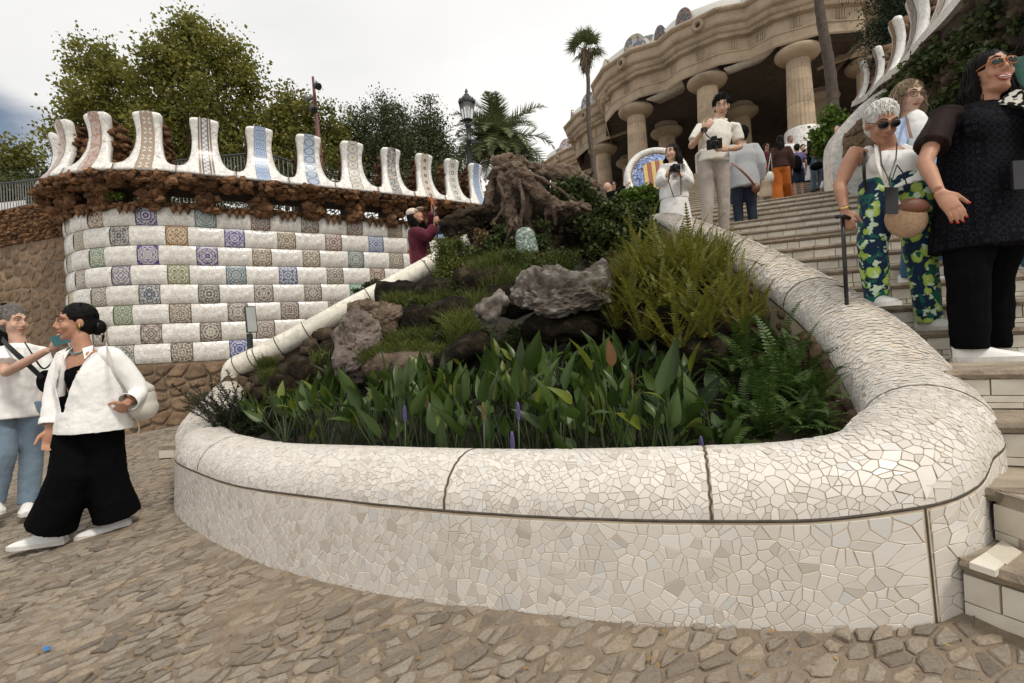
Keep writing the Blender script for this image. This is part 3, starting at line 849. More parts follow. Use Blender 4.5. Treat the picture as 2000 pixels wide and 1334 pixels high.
# mortared stone base
def roundstone(q3, nrm, h, mb_out, jit=0.0):
    c = sum(q3, Vector())/len(q3); n = len(q3); rings = []
    for sc, hh in ((1.0, -0.02), (0.93, h*0.55), (0.72, h*0.92), (0.35, h*1.05)):
        rings.append([c+(p-c)*(sc+rng.uniform(-jit, jit))+nrm*(hh*(1+rng.uniform(-jit, jit)*2)) for p in q3])
    vs = [p for r_ in rings for p in r_]; fs = []
    for k in range(3):
        for i in range(n): fs.append((k*n+i, k*n+(i+1) % n, (k+1)*n+(i+1) % n, (k+1)*n+i))
    fs.append(tuple(3*n+i for i in range(n))); return vs, fs
def rubble(u0, u1, v0, v1, su, sv, fn, h, gap, jit, out, skip=None):
    nU = max(1, int((u1-u0)/su)); nV = max(1, int((v1-v0)/sv)); k = su/sv; pts = []
    for i in range(nU):
        for j in range(nV): pts.append(((u0+(u1-u0)*(i+rng.uniform(0.1, 0.9))/nU)/k, v0+(v1-v0)*(j+rng.uniform(0.1, 0.9))/nV))
    for p, poly in vor_cells(pts, (u0/k, v0, u1/k, v1)):
        q = inset(poly, gap*rng.uniform(0.5, 1.3))
        if q is None: continue
        c = q.mean(0)
        if skip and skip(c[0]*k, c[1]): continue
        P3, N3 = fn(c[0]*k, c[1]); q2 = []
        L = len(q)
        for a in range(L):
            A = q[a]; B = q[(a+1) % L]; q2.append(c+(A-c)*0.92)
            if np.hypot(*(B-A)) > sv*0.5: q2.append(c+((A+B)/2-c)*rng.uniform(0.95, 1.06))
        N3 = (N3+Vector((rng.gauss(0, .08), rng.gauss(0, .08), rng.gauss(0, .08)))).normalized()
        pts3 = [fn(a[0]*k, a[1])[0] for a in q2]
        vs, fs = roundstone(pts3, N3, h*rng.uniform(0.6, 1.4), None, jit); pc = pix(P3)
        out.append(((su+sv)/pc[2] if pc and -30 < pc[0] < 2030 else 0, vs, fs))
base = []
rubble(-4.4, 2.6, ZB-1.5, ZB-0.02, 0.24, 0.17, lambda s, z: (lw(s, 0.0, z), lnorm(s)), 0.014, 0.012, 0.10, base)
spread(base, lwall, 'base_stone', M['rocksand'], 130, smooth=True)

# --- corbel of rough rock under the merlons
ZR = ZB+8*RH; ZM = W(395, 343, 7.85).z             # top of the tile field, underside of the white merlon band
PO = RA+0.25; PITCH = 0.79
ms = [0.08-PITCH*k for k in range(5, 0, -1)]+[0.08, 0.87, 1.65, 2.41, 3.16, 3.87, 4.52, 5.12]
rk = []
def addrock(s, off, z, r, base=None, mat=None, rs=PO, amp=0.3):
    p = lw(s, off, z, rs); r = tuple(q*rng.uniform(0.62, 1.45) for q in r); vs, fs = rock(p, r, rng.randrange(9999), base, 0.55); pc = pix(p)
    rk.append(((r[0]+r[2])/pc[2] if pc and -20 < pc[0] < 1010 else 0, vs, fs))
s = -3.9
while s < 5.6:
    for (o, z, w) in ((0.33, -0.04, 0.055), (0.27, -0.105, 0.068), (0.17, -0.165, 0.062)):
        r_ = w*rng.uniform(0.8, 1.2); addrock(s+rng.uniform(-.05, .05), o+rng.uniform(-.03, .03), ZM+z+rng.uniform(-.02, .02), (r_*1.15, r_, r_*rng.uniform(0.65, 0.95)))
    s += rng.uniform(0.085, 0.15)
for m_ in ms:
    for k in range(15):
        r_ = rng.uniform(0.05, 0.085); addrock(m_+rng.uniform(-0.13, 0.13), rng.uniform(0.03, 0.14), rng.uniform(ZR+0.02, ZM-0.14), (r_*1.2, r_, r_*0.85))
    for k in range(4): addrock(m_+rng.uniform(-0.1, 0.1), 0.08, ZR-0.03+rng.uniform(-.03, .02), (0.07, 0.06, 0.055))
    for k in range(3 if m_ < 4.6 else 0):        # three pointed stones hanging over the tiles between two piers
        ss = m_+PITCH/2+(k-1)*0.105+rng.uniform(-.015, .015); p = lw(ss, 0.07, ZR-0.055, PO)
        vs, fs = rock((0, 0, 0), (0.042, 0.04, 0.075), rng.randrange(999), ICO2, 0.18, Matrix.Identity(3), boxy=0.1)
        vs = [Vector((v_.x*(1-0.75*max(0, -v_.z/0.075)**1.1), v_.y*(1-0.7*max(0, -v_.z/0.075)), v_.z*(1.25 if v_.z < 0 else 0.7)))+p for v_ in vs]
        pc = pix(p); rk.append((0.13/pc[2] if 0 < pc[0] < 1000 else 0, vs, fs))
s = -3.9
while s < 5.0:
    r_ = rng.uniform(0.035, 0.06); addrock(s, 0.04, ZR+0.0+rng.uniform(-.02, .02), (r_*1.4, r_, r_*0.7)); s += 0.085
spread(rk, lwall, 'corbel_rock', M['rockbrown'], 300)
mb = MB()
def slab(s0, s1, o0, o1, z0, z1, n=40, rs=PO):
    vs = []
    for i in range(n+1):
        s = s0+(s1-s0)*i/n
        vs += [lw(s, o1, z0, rs), lw(s, o1, z1, rs), lw(s, o0, z1, rs), lw(s, o0, z0, rs)]
    mb.add(vs, [(i*4+k, (i+1)*4+k, (i+1)*4+(k+1) % 4, i*4+(k+1) % 4) for i in range(n) for k in range(4)]+[(0, 1, 2, 3), (n*4+3, n*4+2, n*4+1, n*4)])
slab(-3.95, 5.6, -0.5, 0.30, ZM-0.08, ZM-0.012); slab(-3.95, 5.6, -0.45, 0.17, ZM-0.17, ZM-0.07)
for m_ in ms: slab(m_-0.12, m_+0.12, -0.4, 0.06, ZR-0.02, ZM-0.12, 3)
mb.build('corbel_core', M['core'], lwall)
# --- the merlons
HWK = [(0.0, .3945), (.10, .3945), (.125, .392), (.132, .35), (.15, .305), (.19, .268), (.27, .232), (.38, .205), (.50, .187), (.64, .177), (.76, .180), (.86, .194), (.92, .203), (.965, .200), (.99, .178), (1.0, .14)]
HWX = []
for i in range(len(HWK)-1):
    HWX.append(HWK[i]); HWX.append(((HWK[i][0]+HWK[i+1][0])/2, (HWK[i][1]+HWK[i+1][1])/2))
HWX.append(HWK[-1])
def moff(h): return np.interp(h, [0, .1, .25, .45, .65, .8, 1.0], [.36, .31, .21, .13, .10, .115, .165])
MH = 0.95
def m_strip(name, kind):
    """ornamental band: uv u across 0..1, v along in tiles"""
    t = NT(name); tc = t.n.new('ShaderNodeTexCoord'); sp = t.n.new('ShaderNodeSeparateXYZ'); t.l.new(tc.outputs['UV'], sp.inputs[0])
    u, v_ = sp.outputs[0], sp.outputs[1]
    fx = t.math('SUBTRACT', u, 0.5); fy = t.math('SUBTRACT', t.math('FRACT', v_), 0.5); ax = t.math('ABSOLUTE', fx); ay = t.math('ABSOLUTE', fy)
    r = t.math('SQRT', t.math('ADD', t.math('MULTIPLY', ax, ax), t.math('MULTIPLY', ay, ay)))
    cream = (0.62, 0.58, 0.49)
    cb = t.n.new('ShaderNodeCombineXYZ'); t.l.new(ax, cb.inputs[0]); t.l.new(ay, cb.inputs[1])
    nz = t.noise(cb.outputs[0], 14, 1.5)
    if kind == 'cross':
        f = t.math('ABSOLUTE', t.math('SUBTRACT', ax, ay)); pet = t.math('MULTIPLY', t.maprange(f, 0.06, 0.12, 1, 0), t.maprange(r, 0.38, 0.44, 1, 0))
        c = t.mix(t.maprange(t.math('SINE', t.math('MULTIPLY', t.math('ADD', ax, ay), 42)), -0.1, 0.2), (0.22, 0.15, 0.10), (0.42, 0.33, 0.25))
        c = t.mix(pet, c, cream)
        ring = t.maprange(t.math('ABSOLUTE', t.math('SUBTRACT', r, 0.09)), 0.02, 0.04, 1, 0); c = t.mix(ring, c, (0.05, 0.035, 0.03))
    elif kind == 'blue':
        ring = t.maprange(t.math('SINE', t.math('MULTIPLY', r, 34)), -0.2, 0.3); c = t.mix(ring, (0.04, 0.10, 0.30), (0.22, 0.34, 0.52))
        c = t.mix(t.maprange(nz, 0.5, 0.54), c, (0.45, 0.52, 0.58)); c = t.mix(t.maprange(ay, 0.46, 0.49), c, (0.04, 0.07, 0.18))
    elif kind == 'paleblue':
        ring = t.maprange(t.math('ABSOLUTE', t.math('SUBTRACT', r, 0.40)), 0.03, 0.05, 1, 0); c = t.mix(t.maprange(nz, 0.46, 0.52), (0.20, 0.28, 0.40), (0.45, 0.50, 0.54))
        c = t.mix(ring, c, (0.04, 0.06, 0.14))
    elif kind == 'rings':
        ring = t.maprange(t.math('ABSOLUTE', t.math('SUBTRACT', r, 0.15)), 0.05, 0.08, 1, 0); c = t.mix(t.maprange(nz, 0.46, 0.50), (0.36, 0.28, 0.22), (0.56, 0.50, 0.42))
        c = t.mix(ring, c, (0.05, 0.05, 0.06)); c = t.mix(t.maprange(r, 0.04, 0.06, 1, 0), c, (0.15, 0.13, 0.08))
    elif kind == 'ringsgrey':
        ring = t.maprange(t.math('ABSOLUTE', t.math('SUBTRACT', r, 0.22)), 0.04, 0.07, 1, 0); c = t.mix(t.maprange(nz, 0.5, 0.54), (0.45, 0.45, 0.40), (0.60, 0.57, 0.50))
        c = t.mix(ring, c, (0.07, 0.09, 0.08))
    elif kind == 'flower':
        ring = t.maprange(t.math('ABSOLUTE', t.math('SUBTRACT', r, 0.47)), 0.02, 0.04, 1, 0); c = t.mix(t.maprange(nz, 0.43, 0.47), (0.30, 0.27, 0.25), (0.60, 0.56, 0.48))
        c = t.mix(ring, c, (0.10, 0.12, 0.18)); c = t.mix(t.maprange(r, 0.08, 0.1, 1, 0), c, (0.12, 0.09, 0.06)); c = t.mix(t.maprange(r, 0.035, 0.05, 1, 0), c, (0.45, 0.33, 0.1))
    elif kind == 'chain':
        br = t.maprange(ax, 0.30, 0.31); br2 = t.maprange(ax, 0.17, 0.19)
        ln = t.maprange(t.math('ABSOLUTE', t.math('SUBTRACT', fx, t.math('MULTIPLY', t.math('SINE', t.math('MULTIPLY', v_, 12.56)), 0.13))), 0.035, 0.055, 1, 0)
        c = t.mix(ln, (0.55, 0.55, 0.55), (0.03, 0.04, 0.09)); c = t.mix(br2, c, (0.13, 0.08, 0.07)); c = t.mix(br, c, (0.60, 0.57, 0.5)); c = t.mix(t.maprange(ax, 0.36, 0.37), c, (0.18, 0.13, 0.11))
    elif kind == 'gold':
        vo = t.voro(cb.outputs[0], 6); vv = t.noise(t.coord('Object'), 18, 3)
        c = t.mix(t.maprange(vv, 0.48, 0.52), (0.30, 0.18, 0.14), (0.45, 0.35, 0.30)); c = t.mix(t.maprange(t.math('ADD', vo, t.math('MULTIPLY', vv, 0.3)), 0.30, 0.36, 1, 0), c, (0.50, 0.24, 0.03))
    elif kind == 'lattice':
        w_ = t.math('MULTIPLY', t.math('SINE', t.math('MULTIPLY', t.math('ADD', u, v_), 28)), t.math('SINE', t.math('MULTIPLY', t.math('SUBTRACT', u, v_), 28)))
        c = t.mix(t.maprange(w_, -0.1, 0.15), (0.06, 0.035, 0.02), (0.42, 0.27, 0.12))
    else:   # mosaic of greys, blues and ochres
        cc = t.voro(t.coord('Object'), 42, 'F1', 'Color'); s2_ = t.n.new('ShaderNodeSeparateColor'); t.l.new(cc, s2_.inputs[0])
        c = t.ramp(s2_.outputs[0], [(0, (0.08, 0.10, 0.16)), (0.3, (0.32, 0.32, 0.33)), (0.5, (0.45, 0.40, 0.30)), (0.7, (0.35, 0.20, 0.10)), (0.85, (0.12, 0.18, 0.15)), (1, (0.5, 0.48, 0.42))], 'CONSTANT')
    ed = t.maprange(ax, 0.46, 0.48); c = t.mix(t.math('MULTIPLY', ed, 0.7), c, (0.12, 0.09, 0.08))
    d = t.voro(t.coord('Object'), 40, 'DISTANCE_TO_EDGE'); c = t.mix(t.maprange(d, 0, 0.035, 0.5, 0), c, (0.5, 0.46, 0.38)); t.col(c); t.rough(0.3)
    return t.m
for k_ in ('cross', 'blue', 'paleblue', 'rings', 'ringsgrey', 'flower', 'chain', 'gold', 'lattice', 'mosaic'): M['s_'+k_] = m_strip('ornament_band_'+k_, k_)
kinds = ['chain', 'gold', 'mosaic', 'gold', 'gold', 'cross', 'chain', 'blue', 'paleblue', 'flower', 'mosaic', 'rings', 'ringsgrey', 'blue']
kinds = {0: 'mosaic', 1: 'mosaic', 2: 'gold', 3: 'gold', 4: 'cross', 5: 'chain', 6: 'blue', 7: 'paleblue', 8: 'flower', 9: 'mosaic', 10: 'rings', 11: 'ringsgrey', 12: 'blue'}
def merlon(parent, fr, kind, hh=MH, hw=HWX, hwscale=1.0, shear=0.0, sw=0.085, thick=0.13):
    """fr(ds, off, h) -> world point"""
    NC = 10; vs = []; H = [a[0] for a in hw]
    for side in (0, 1):
        for h, w in hw:
            for i in range(NC+1):
                t_ = -1+2*i/NC; ds = t_*w*hwscale; o = moff(h)-side*thick
                rnd_ = 0.016*(abs(t_)**6); o += (-rnd_ if side == 0 else rnd_)
                if h > 0.96: o += (-0.03 if side == 0 else 0.03)*(h-0.96)/0.04
                vs.append(fr(ds+shear*h, o, h*hh))
    R_ = len(hw); w_ = NC+1; fs = []
    for j in range(R_-1):
        for i in range(NC):
            a = j*w_+i; fs.append((a, a+1, a+w_+1, a+w_)); b = R_*w_+a; fs.append((b, b+w_, b+w_+1, b+1))
        fs.append((j*w_, (j+1)*w_, R_*w_+(j+1)*w_, R_*w_+j*w_)); fs.append((j*w_+NC, R_*w_+j*w_+NC, R_*w_+(j+1)*w_+NC, (j+1)*w_+NC))
    for i in range(NC):
        a = (R_-1)*w_+i; fs.append((a, a+1, R_*w_+a+1, R_*w_+a)); fs.append((i, R_*w_+i, R_*w_+i+1, i+1))
    c = sum(vs, Vector())/len(vs); mb = MB(); mb.add([v_-c for v_ in vs], fs)
    o = link('merlon', mb.mesh('merlon', M['trenc'], True)); o.parent = parent; o.location = c-Vector(parent.location)
    def sfn(u, v_):
        h = 0.01+v_*0.985; return fr((u-0.5)*2*sw*(1+0.25*(1-h))+shear*h, moff(h)+0.006, h*hh)
    me, c2 = gridmesh('ornament_band', sfn, 4, 18, M['s_'+kind], True, (1, 6.4)); b = link('ornament_band', me, o, c2-c)
    # joint between neighbours
    mb = MB(); pts = [fr(-0.394*hwscale, moff(h)+0.002, h*hh) for h in (0, .03, .06, .09, .12)]; nn = [(fr(0, 1, 0)-fr(0, 0, 0)).normalized()]*5
    strip([p-c for p in pts], nn, 0.010, 0.001, mb); jb = link('joint', mb.mesh('joint', M['joint'])); jb.parent = o
    return o
for i, m_ in enumerate(ms):
    dz = 0
    pitchs = 1.0 if i < 9 else (ms[min(i+1, len(ms)-1)]-ms[i-1])/2/PITCH if i < 12 else 0.78
    merlon(lwall, lambda ds, off, h, m_=m_: lw(m_+ds, off, ZM+h, PO), kinds[i], hwscale=pitchs, sw=0.085*pitchs)
    # rubble buttress standing behind each merlon
    bt = []; core = MB()
    n_ = lnorm(m_, PO); b0 = lw(m_, 0.0, ZM, PO); tdir = Vector((-n_.y, n_.x, 0))
    for q in range(95):
        sd = rng.choice((-1, 1, -1, 1, 0)); hh = rng.uniform(0.02, 0.88); ww = 0.155-0.03*hh; depth = 0.50-0.30*hh**2
        if sd == 0: p = b0+tdir*rng.uniform(-ww, ww)-n_*depth
        else: p = b0+tdir*sd*(ww-0.02)-n_*rng.uniform(-0.03, depth)
        p = p+Vector((0, 0, hh)); r_ = rng.uniform(0.04, 0.062); bt.append(rock(p, (r_*1.3, r_*1.3, r_*0.75), q, ICO1 if i > 6 else ICO2, 0.3))
    mb = MB()
    for vs, fs in bt: mb.add(vs, fs)
    for zz in range(6):
        h = 0.07+0.15*zz; dp = (0.47-0.30*h**2); mb.box(b0-n_*(dp/2-0.03)+Vector((0, 0, h)), (dp, 0.24, 0.15), Matrix.Rotation(math.atan2(n_.y, n_.x), 3, 'Z'))
    o = mb.build('buttress', M['rockbrown'], lwall, True); o['kind'] = 'stuff'

# =================================================================== rubble wall on the far left
Aw = Vector((W(150, 600, 8.9).x, 8.9, 0)); Bw = Vector((W(-160, 600, 10.6).x, 10.6, 0)); dB = (Bw-Aw); LB = dB.length; dB /= LB; nB = Vector((-dB.y, dB.x, 0))
if nB.dot(-Aw) < 0: nB = -nB
zt = W(60, 398, 9.3).z; zm_ = W(60, 474, 9.3).z
rwall = empty('rubble_wall', (Aw.x, Aw.y, 0), 'rough brown rubble wall beyond the two people, with a dark arched opening behind the man', 'wall')
def rwf(s, z): return Aw+dB*s+nB*(0.03*noise.noise(Vector((s*2, z*2, 1))))+Vector((0, 0, z)), nB
mb = MB(); gz = -1.4
def arch(s, z):   # dark opening
    c_ = (Vector((W(22, 640, 9.7).x, 9.7, 0))-Aw).dot(dB); zz = W(22, 640, 9.7).z
    return abs(s-c_) < 0.42 and z < zz+0.42*math.sqrt(max(0, 1-((s-c_)/0.42)**2))*1.0
for i in range(60):
    for j in range(60):
        s = LB*i/60; z = gz+(zt-gz)*j/60
        if arch(s+LB/120, z+0.03): continue
        ds = LB/60; dz = (zt-gz)/60
        vs = [rwf(s, z)[0], rwf(s+ds, z)[0], rwf(s+ds, z+dz)[0], rwf(s, z+dz)[0]]; mb.add(vs, [(0, 1, 2, 3)])
mb.add([Aw+Vector((0, 0, zt)), Bw+Vector((0, 0, zt)), Bw-nB*0.5+Vector((0, 0, zt)), Aw-nB*0.5+Vector((0, 0, zt))], [(0, 1, 2, 3)])
mb.build('wall_body', M['mortar'], rwall, True)
mb = MB(); mb.box(Aw+dB*(LB/2)-nB*0.8+Vector((0, 0, (zt+gz)/2-0.1)), (LB, 0.1, zt-gz-0.2), Matrix.Rotation(math.atan2(dB.y, dB.x), 3, 'Z')); mb.build('wall_back', M['core'], rwall)
st = []
rubble(0, LB, zm_, zt-0.02, 0.15, 0.085, rwf, 0.05, 0.004, 0.16, st)
spread(st, rwall, 'rubble_stone', M['rockbrown'], 200)
st = []
rubble(0, LB, gz, zm_, 0.24, 0.20, rwf, 0.016, 0.016, 0.12, st, skip=arch)
spread(st, rwall, 'mortared_stone', M['rocksand'], 150, smooth=True)

# =================================================================== railings
M['rail'] = simple('dark_painted_steel', (0.035, 0.04, 0.038), 0.45, 0.2, 20, 0, 40, metal=0.3)
M['railgrey'] = simple('galvanised_bar', (0.22, 0.22, 0.20), 0.4, 0.2, 20, 0, 40, metal=0.5)
def railing(pts, h, label, gap=0.085, mt='rail', mb_='railgrey', r=0.009):
    root = empty('railing', pts[0], label, 'railing')
    mb = MB()
    for dz in (0, -h+0.05): mb.tube([p+Vector((0, 0, dz)) for p in pts], 0.022, 6)
    mb.build('rail', M[mt], root)
    bar = MB(); bar.tube([(0, 0, 0), (0, 0, -h)], r, 6); me = bar.mesh('bar', M[mb_]); k = 0
    for a, b in zip(pts[:-1], pts[1:]):
        L = (b-a).length; n = int(L/gap)
        for i in range(n):
            p = a+(b-a)*(i/n); o = link('bar', me); o.parent = root; o.location = p-Vector(root.location); k += 1
    return root
railing([W(318, 317, 10.6), W(400, 308, 10.4), W(490, 300, 10.0), W(535, 305, 10.1), W(650, 343, 11.0), W(722, 353, 11.6), W(850, 385, 12.8)], 1.15, 'dark metal railing on the terrace behind the white merlons')
rr = [W(-60, 365, 11.5), W(30, 356, 11.2), W(100, 346, 10.8), W(200, 335, 11.0)]
railing(rr, 0.95, 'dark metal railing with white boards above the rubble wall at far left')
mb = MB()
for a, b in ((-50, 38), (58, 110)):
    A = W(a, 398, 11.6); B = W(b, 389 if a > 0 else 393, 11.4); mb.box((A+B)/2+Vector((0, 0.12, -0.25)), ((B-A).length, 0.03, 0.55), Matrix.Rotation(math.atan2(B.y-A.y, B.x-A.x), 3, 'Z'))
o = mb.build('site_hoarding', simple('white_board', (0.78, 0.78, 0.77), 0.6)); tag(o, 'white boards standing behind the railing above the rubble wall', 'board')
# terrace floor behind the wall
mb = MB(); pts = [lw(s, -0.5, 0) for s in np.linspace(-5.6, 5.2, 30)]
zt_ = ZR-0.75
front = [Vector((p.x, p.y, zt_)) for p in pts]; back = [Vector((p.x-14, p.y+40, zt_)) for p in pts]
mb.add(front+back, [(i, i+1, 30+i+1, 30+i) for i in range(29)]); o = mb.build('terrace_ground', M['street']); o['kind'] = 'structure'
# =================================================================== hall of columns
def m_stone(name, c, joint=None):
    t = NT(name); v_ = t.coord('Object'); n1 = t.noise(v_, 0.9, 6, 0.65); n2 = t.noise(v_, 11, 5, 0.7); r_ = t.rnd()
    col = t.ramp(n1, [(0.3, tuple(x*0.6 for x in c)), (0.5, c), (0.7, tuple(x*1.2 for x in c))])
    col = t.mix(1.0, col, t.ramp(r_, [(0, (0.86, 0.85, 0.83)), (1, (1.08, 1.06, 1.02))]), 'MULTIPLY')
    col = t.mix(t.maprange(n2, 0.52, 0.8, 0, 0.35), col, tuple(x*0.5 for x in c)); t.col(col); t.rough(0.88)
    t.bump(n2, 0.5, 0.03); return t.m
M['hall'] = m_stone('tan_sandstone', (0.37, 0.29, 0.205)); M['hallshaft'] = m_stone('golden_sandstone', (0.43, 0.335, 0.235))
M['soffit'] = simple('shade_dark_ceiling_mosaic', (0.075, 0.06, 0.047), 0.85, 0.25, 3, 0.8, 20, 0.03)  # whitish ceiling coloured dark, the shade is put into its colour
hall = empty('hypostyle_hall', W(1383, 330, 27.1), 'tan stone hall of thick columns under a zigzag cornice, above the stairs', 'hall')
ZC = 13.0+EYE; ZF = 8.0+EYE
cols = {'b': (7.97, 30.2), 'c': (11.0, 27.1), 'd': (14.5, 24.7), 'a': (7.08, 36.2), 'w2': (6.0, 44.5), 'e': (18.9, 26.1), 'f': (23.5, 25.0)}
def column(x, y, parent, zt=ZC, zb=ZF, tilt=(0, 0), collar=True, det=True):
    shaft_prof = []
    zc1 = zb+1.6
    flutes = 20
    def wob(a, z): return 1-0.035*abs(math.cos(a*flutes/2))**6 if False else 1-0.045*(0.5+0.5*math.cos(a*flutes))**3
    z0 = zc1; k = 0
    hs_ = [0.62, 0.55, 0.6, 0.52, 0.58, 0.55]
    if not det: hs_ = [zt-zc1]
    while z0 < zt-0.01:
        h = hs_[k % len(hs_)]; z1 = min(zt, z0+h); 
        if zt-z1 < 0.2: z1 = zt
        r0 = 0.66-0.14*(z0-zb)/(zt-zb); r1 = 0.66-0.14*(z1-zb)/(zt-zb)
        mb = MB(); off = (tilt[0]*(z0-zb), tilt[1]*(z0-zb))
        mb.lathe([(r0-0.015, z0-zb+0.0), (r0, z0-zb+0.02), (r1, z1-zb-0.02), (r1-0.015, z1-zb)], (x+off[0], y+off[1], zb), 60, False, None, wob)
        mb.build('drum', M['hallshaft'], parent, False); z0 = z1; k += 1
    off = (tilt[0]*(zt-zb), tilt[1]*(zt-zb)); cx, cy = x+off[0], y+off[1]
    if collar:
        mb = MB(); mb.lathe([(0.80, 0), (0.80, 1.5), (0.76, 1.58), (0.66, 1.62)], (x, y, zb), 28, False); mb.build('tiled_collar', M['trenc_far'], parent, True)
    mb = MB(); mb.lathe([(0.52, -0.05), (0.60, 0.0), (0.66, 0.02), (0.86, 0.10), (0.98, 0.22), (1.02, 0.34), (0.99, 0.44), (0.90, 0.50), (0.80, 0.52), (0.78, 0.56)], (cx, cy, zt), 40, True)
    mb.build('capital', M['hall'], parent, True)
    mb = MB(); mb.lathe([(0.74, 0.54), (0.76, 1.05), (0.84, 1.08), (0.84, 1.16), (0.78, 1.2), (0.80, 1.75)], (cx, cy, zt), 12, False); mb.build('impost_block', M['hall'], parent)
for k_, (x, y) in cols.items(): column(x, y, hall, tilt=((-0.0, 0.02) if k_ in 'de' else (0, 0.01)))
for x, y in ((10.8, 33.6), (14.6, 31.2), (18.6, 29.8), (9.6, 39.0), (8.4, 46)): column(x, y, hall, det=False, collar=False)
# entablature
PROF = [(0.05, 0.55), (0.10, 0.62), (0.10, 1.06), (0.14, 1.08), (0.14, 1.14), (0.06, 1.17), (0.06, 1.72), (0.30, 1.78), (0.34, 1.86), (0.34, 1.94), (0.46, 2.02), (0.52, 2.14), (0.50, 2.24), (0.66, 2.34), (0.70, 2.44), (0.70, 2.80), (0.80, 2.84), (0.88, 2.92), (0.88, 3.00), (0.80, 3.07), (0.55, 3.10), (-1.0, 3.10)]
def entab(pts, name='entablature', closed_end=True):
    """pts: plan polyline left->right as seen from the street"""
    n = len(pts); nr_ = []
    for i in range(n):
        a = pts[max(0, i-1)]; b = pts[min(n-1, i+1)]
        d1 = (pts[i]-a).normalized() if i > 0 else (b-pts[i]).normalized(); d2 = (b-pts[i]).normalized() if i < n-1 else d1
        n1 = Vector((d1.y, -d1.x, 0)); n2 = Vector((d2.y, -d2.x, 0)); nn = (n1+n2).normalized(); nr_.append(nn/max(0.5, nn.dot(n1)))
    vs = []
    for p, q in zip(pts, nr_):
        for o, z in PROF: vs.append(Vector((p.x+q.x*o, p.y+q.y*o, ZC+z)))
    K = len(PROF); fs = [(i*K+j, (i+1)*K+j, (i+1)*K+j+1, i*K+j+1) for i in range(n-1) for j in range(K-1)]
    fs += [tuple(range(K))[::-1], tuple((n-1)*K+j for j in range(K))]
    mb = MB(); mb.add(vs, fs); o = mb.build(name, M['hall'], hall); 
    # grooves like little teeth, and glyph bars
    mb = MB(); mg = MB()
    for i in range(n-1):
        a, b = pts[i], pts[i+1]; L = (b-a).length; t = (b-a)/L; nn = Vector((t.y, -t.x, 0)); rot = Matrix.Rotation(math.atan2(t.y, t.x), 3, 'Z')
        m_ = (a+b)/2
        for k in range(-2, 3): mb.box(Vector((m_.x, m_.y, ZC+1.83))+t*k*0.10+nn*0.34, (0.06, 0.10, 0.16), rot)
        for k in range(-1, 3): mg.box(Vector((m_.x, m_.y, ZC+1.45))+t*(k-0.5)*0.12+nn*0.075, (0.06, 0.05, 0.46), rot)
    mb.build('tooth_row', M['hall'], o); mg.build('glyph', M['hall'], o)
    return o, nr_
def facade(colxy, endl, endr, bulge=0.85, dip=0.35):
    """zigzag plan: out at each column, in between"""
    C_ = [Vector((x, y, 0)) for x, y in colxy]; pts = []
    full = [endl]+C_+[endr]
    for i, c in enumerate(C_):
        pv = full[i]; nx_ = full[i+2]; t = (nx_-pv).normalized(); nn = Vector((t.y, -t.x, 0))
        t1 = (c-pv).normalized(); t2 = (nx_-c).normalized()
        if i == 0: pts.append(endl+nn*dip)
        else: pts.append((pv+c)/2+nn*dip)
        pts.append(c-t1*1.0+nn*(bulge-0.05)); pts.append(c+t2*0.9+nn*bulge)
    pts.append(endr+nn*dip); return pts
V3 = lambda x, y: Vector((x, y, 0))
port = facade([cols['b'], cols['c'], cols['d']], V3(6.9, 32.4), V3(17.0, 23.9))
port = [V3(7.6, 35.5)]+port+[V3(17.4, 24.4), V3(18.0, 28.0)]
e1_, n1_ = entab(port)
w1 = [V3(6.3, 41.0)]+facade([cols['a']], V3(5.85, 38.6), V3(9.4, 33.6), 0.8, 0.4); entab(w1)
w2 = [V3(5.4, 49.0)]+facade([cols['w2']], V3(4.6, 46.6), V3(8.6, 40.8), 0.8, 0.4); entab(w2)
w3 = facade([cols['e'], cols['f']], V3(16.9, 27.3), V3(27, 24.6), 0.8, 0.35); entab(w3)
# undulating bench parapet in white mosaic with coloured patches
def m_bench():
    t = NT('bench_mosaic'); v_ = t.coord('Object')
    cc = t.voro(v_, 7, 'F1', 'Color'); sp = t.n.new('ShaderNodeSeparateColor'); t.l.new(cc, sp.inputs[0])
    n1 = t.noise(v_, 0.55, 2)
    colr = t.ramp(sp.outputs[0], [(0, (0.10, 0.16, 0.34)), (0.3, (0.5, 0.34, 0.08)), (0.5, (0.10, 0.22, 0.14)), (0.7, (0.35, 0.14, 0.08)), (1, (0.45, 0.5, 0.5))], 'CONSTANT')
    c = t.mix(t.maprange(n1, 0.60, 0.62), (0.68, 0.67, 0.62), colr); d = t.voro(v_, 7, 'DISTANCE_TO_EDGE')
    c = t.mix(t.maprange(d, 0, 0.03, 0.5, 0), c, (0.3, 0.28, 0.24)); t.col(c); t.rough(0.3); return t.m
M['bench'] = m_bench()
def m_patch(name, cols_):
    t = NT(name); v_ = t.coord('Object'); cc = t.voro(v_, 6.5, 'F1', 'Color'); sp = t.n.new('ShaderNodeSeparateColor'); t.l.new(cc, sp.inputs[0])
    c = t.ramp(sp.outputs[0], [(i/len(cols_), k) for i, k in enumerate(cols_)], 'CONSTANT'); d = t.voro(v_, 6.5, 'DISTANCE_TO_EDGE')
    c = t.mix(t.maprange(d, 0, 0.05, 0.7, 0), c, (0.5, 0.48, 0.42)); t.col(c); t.rough(0.3); return t.m
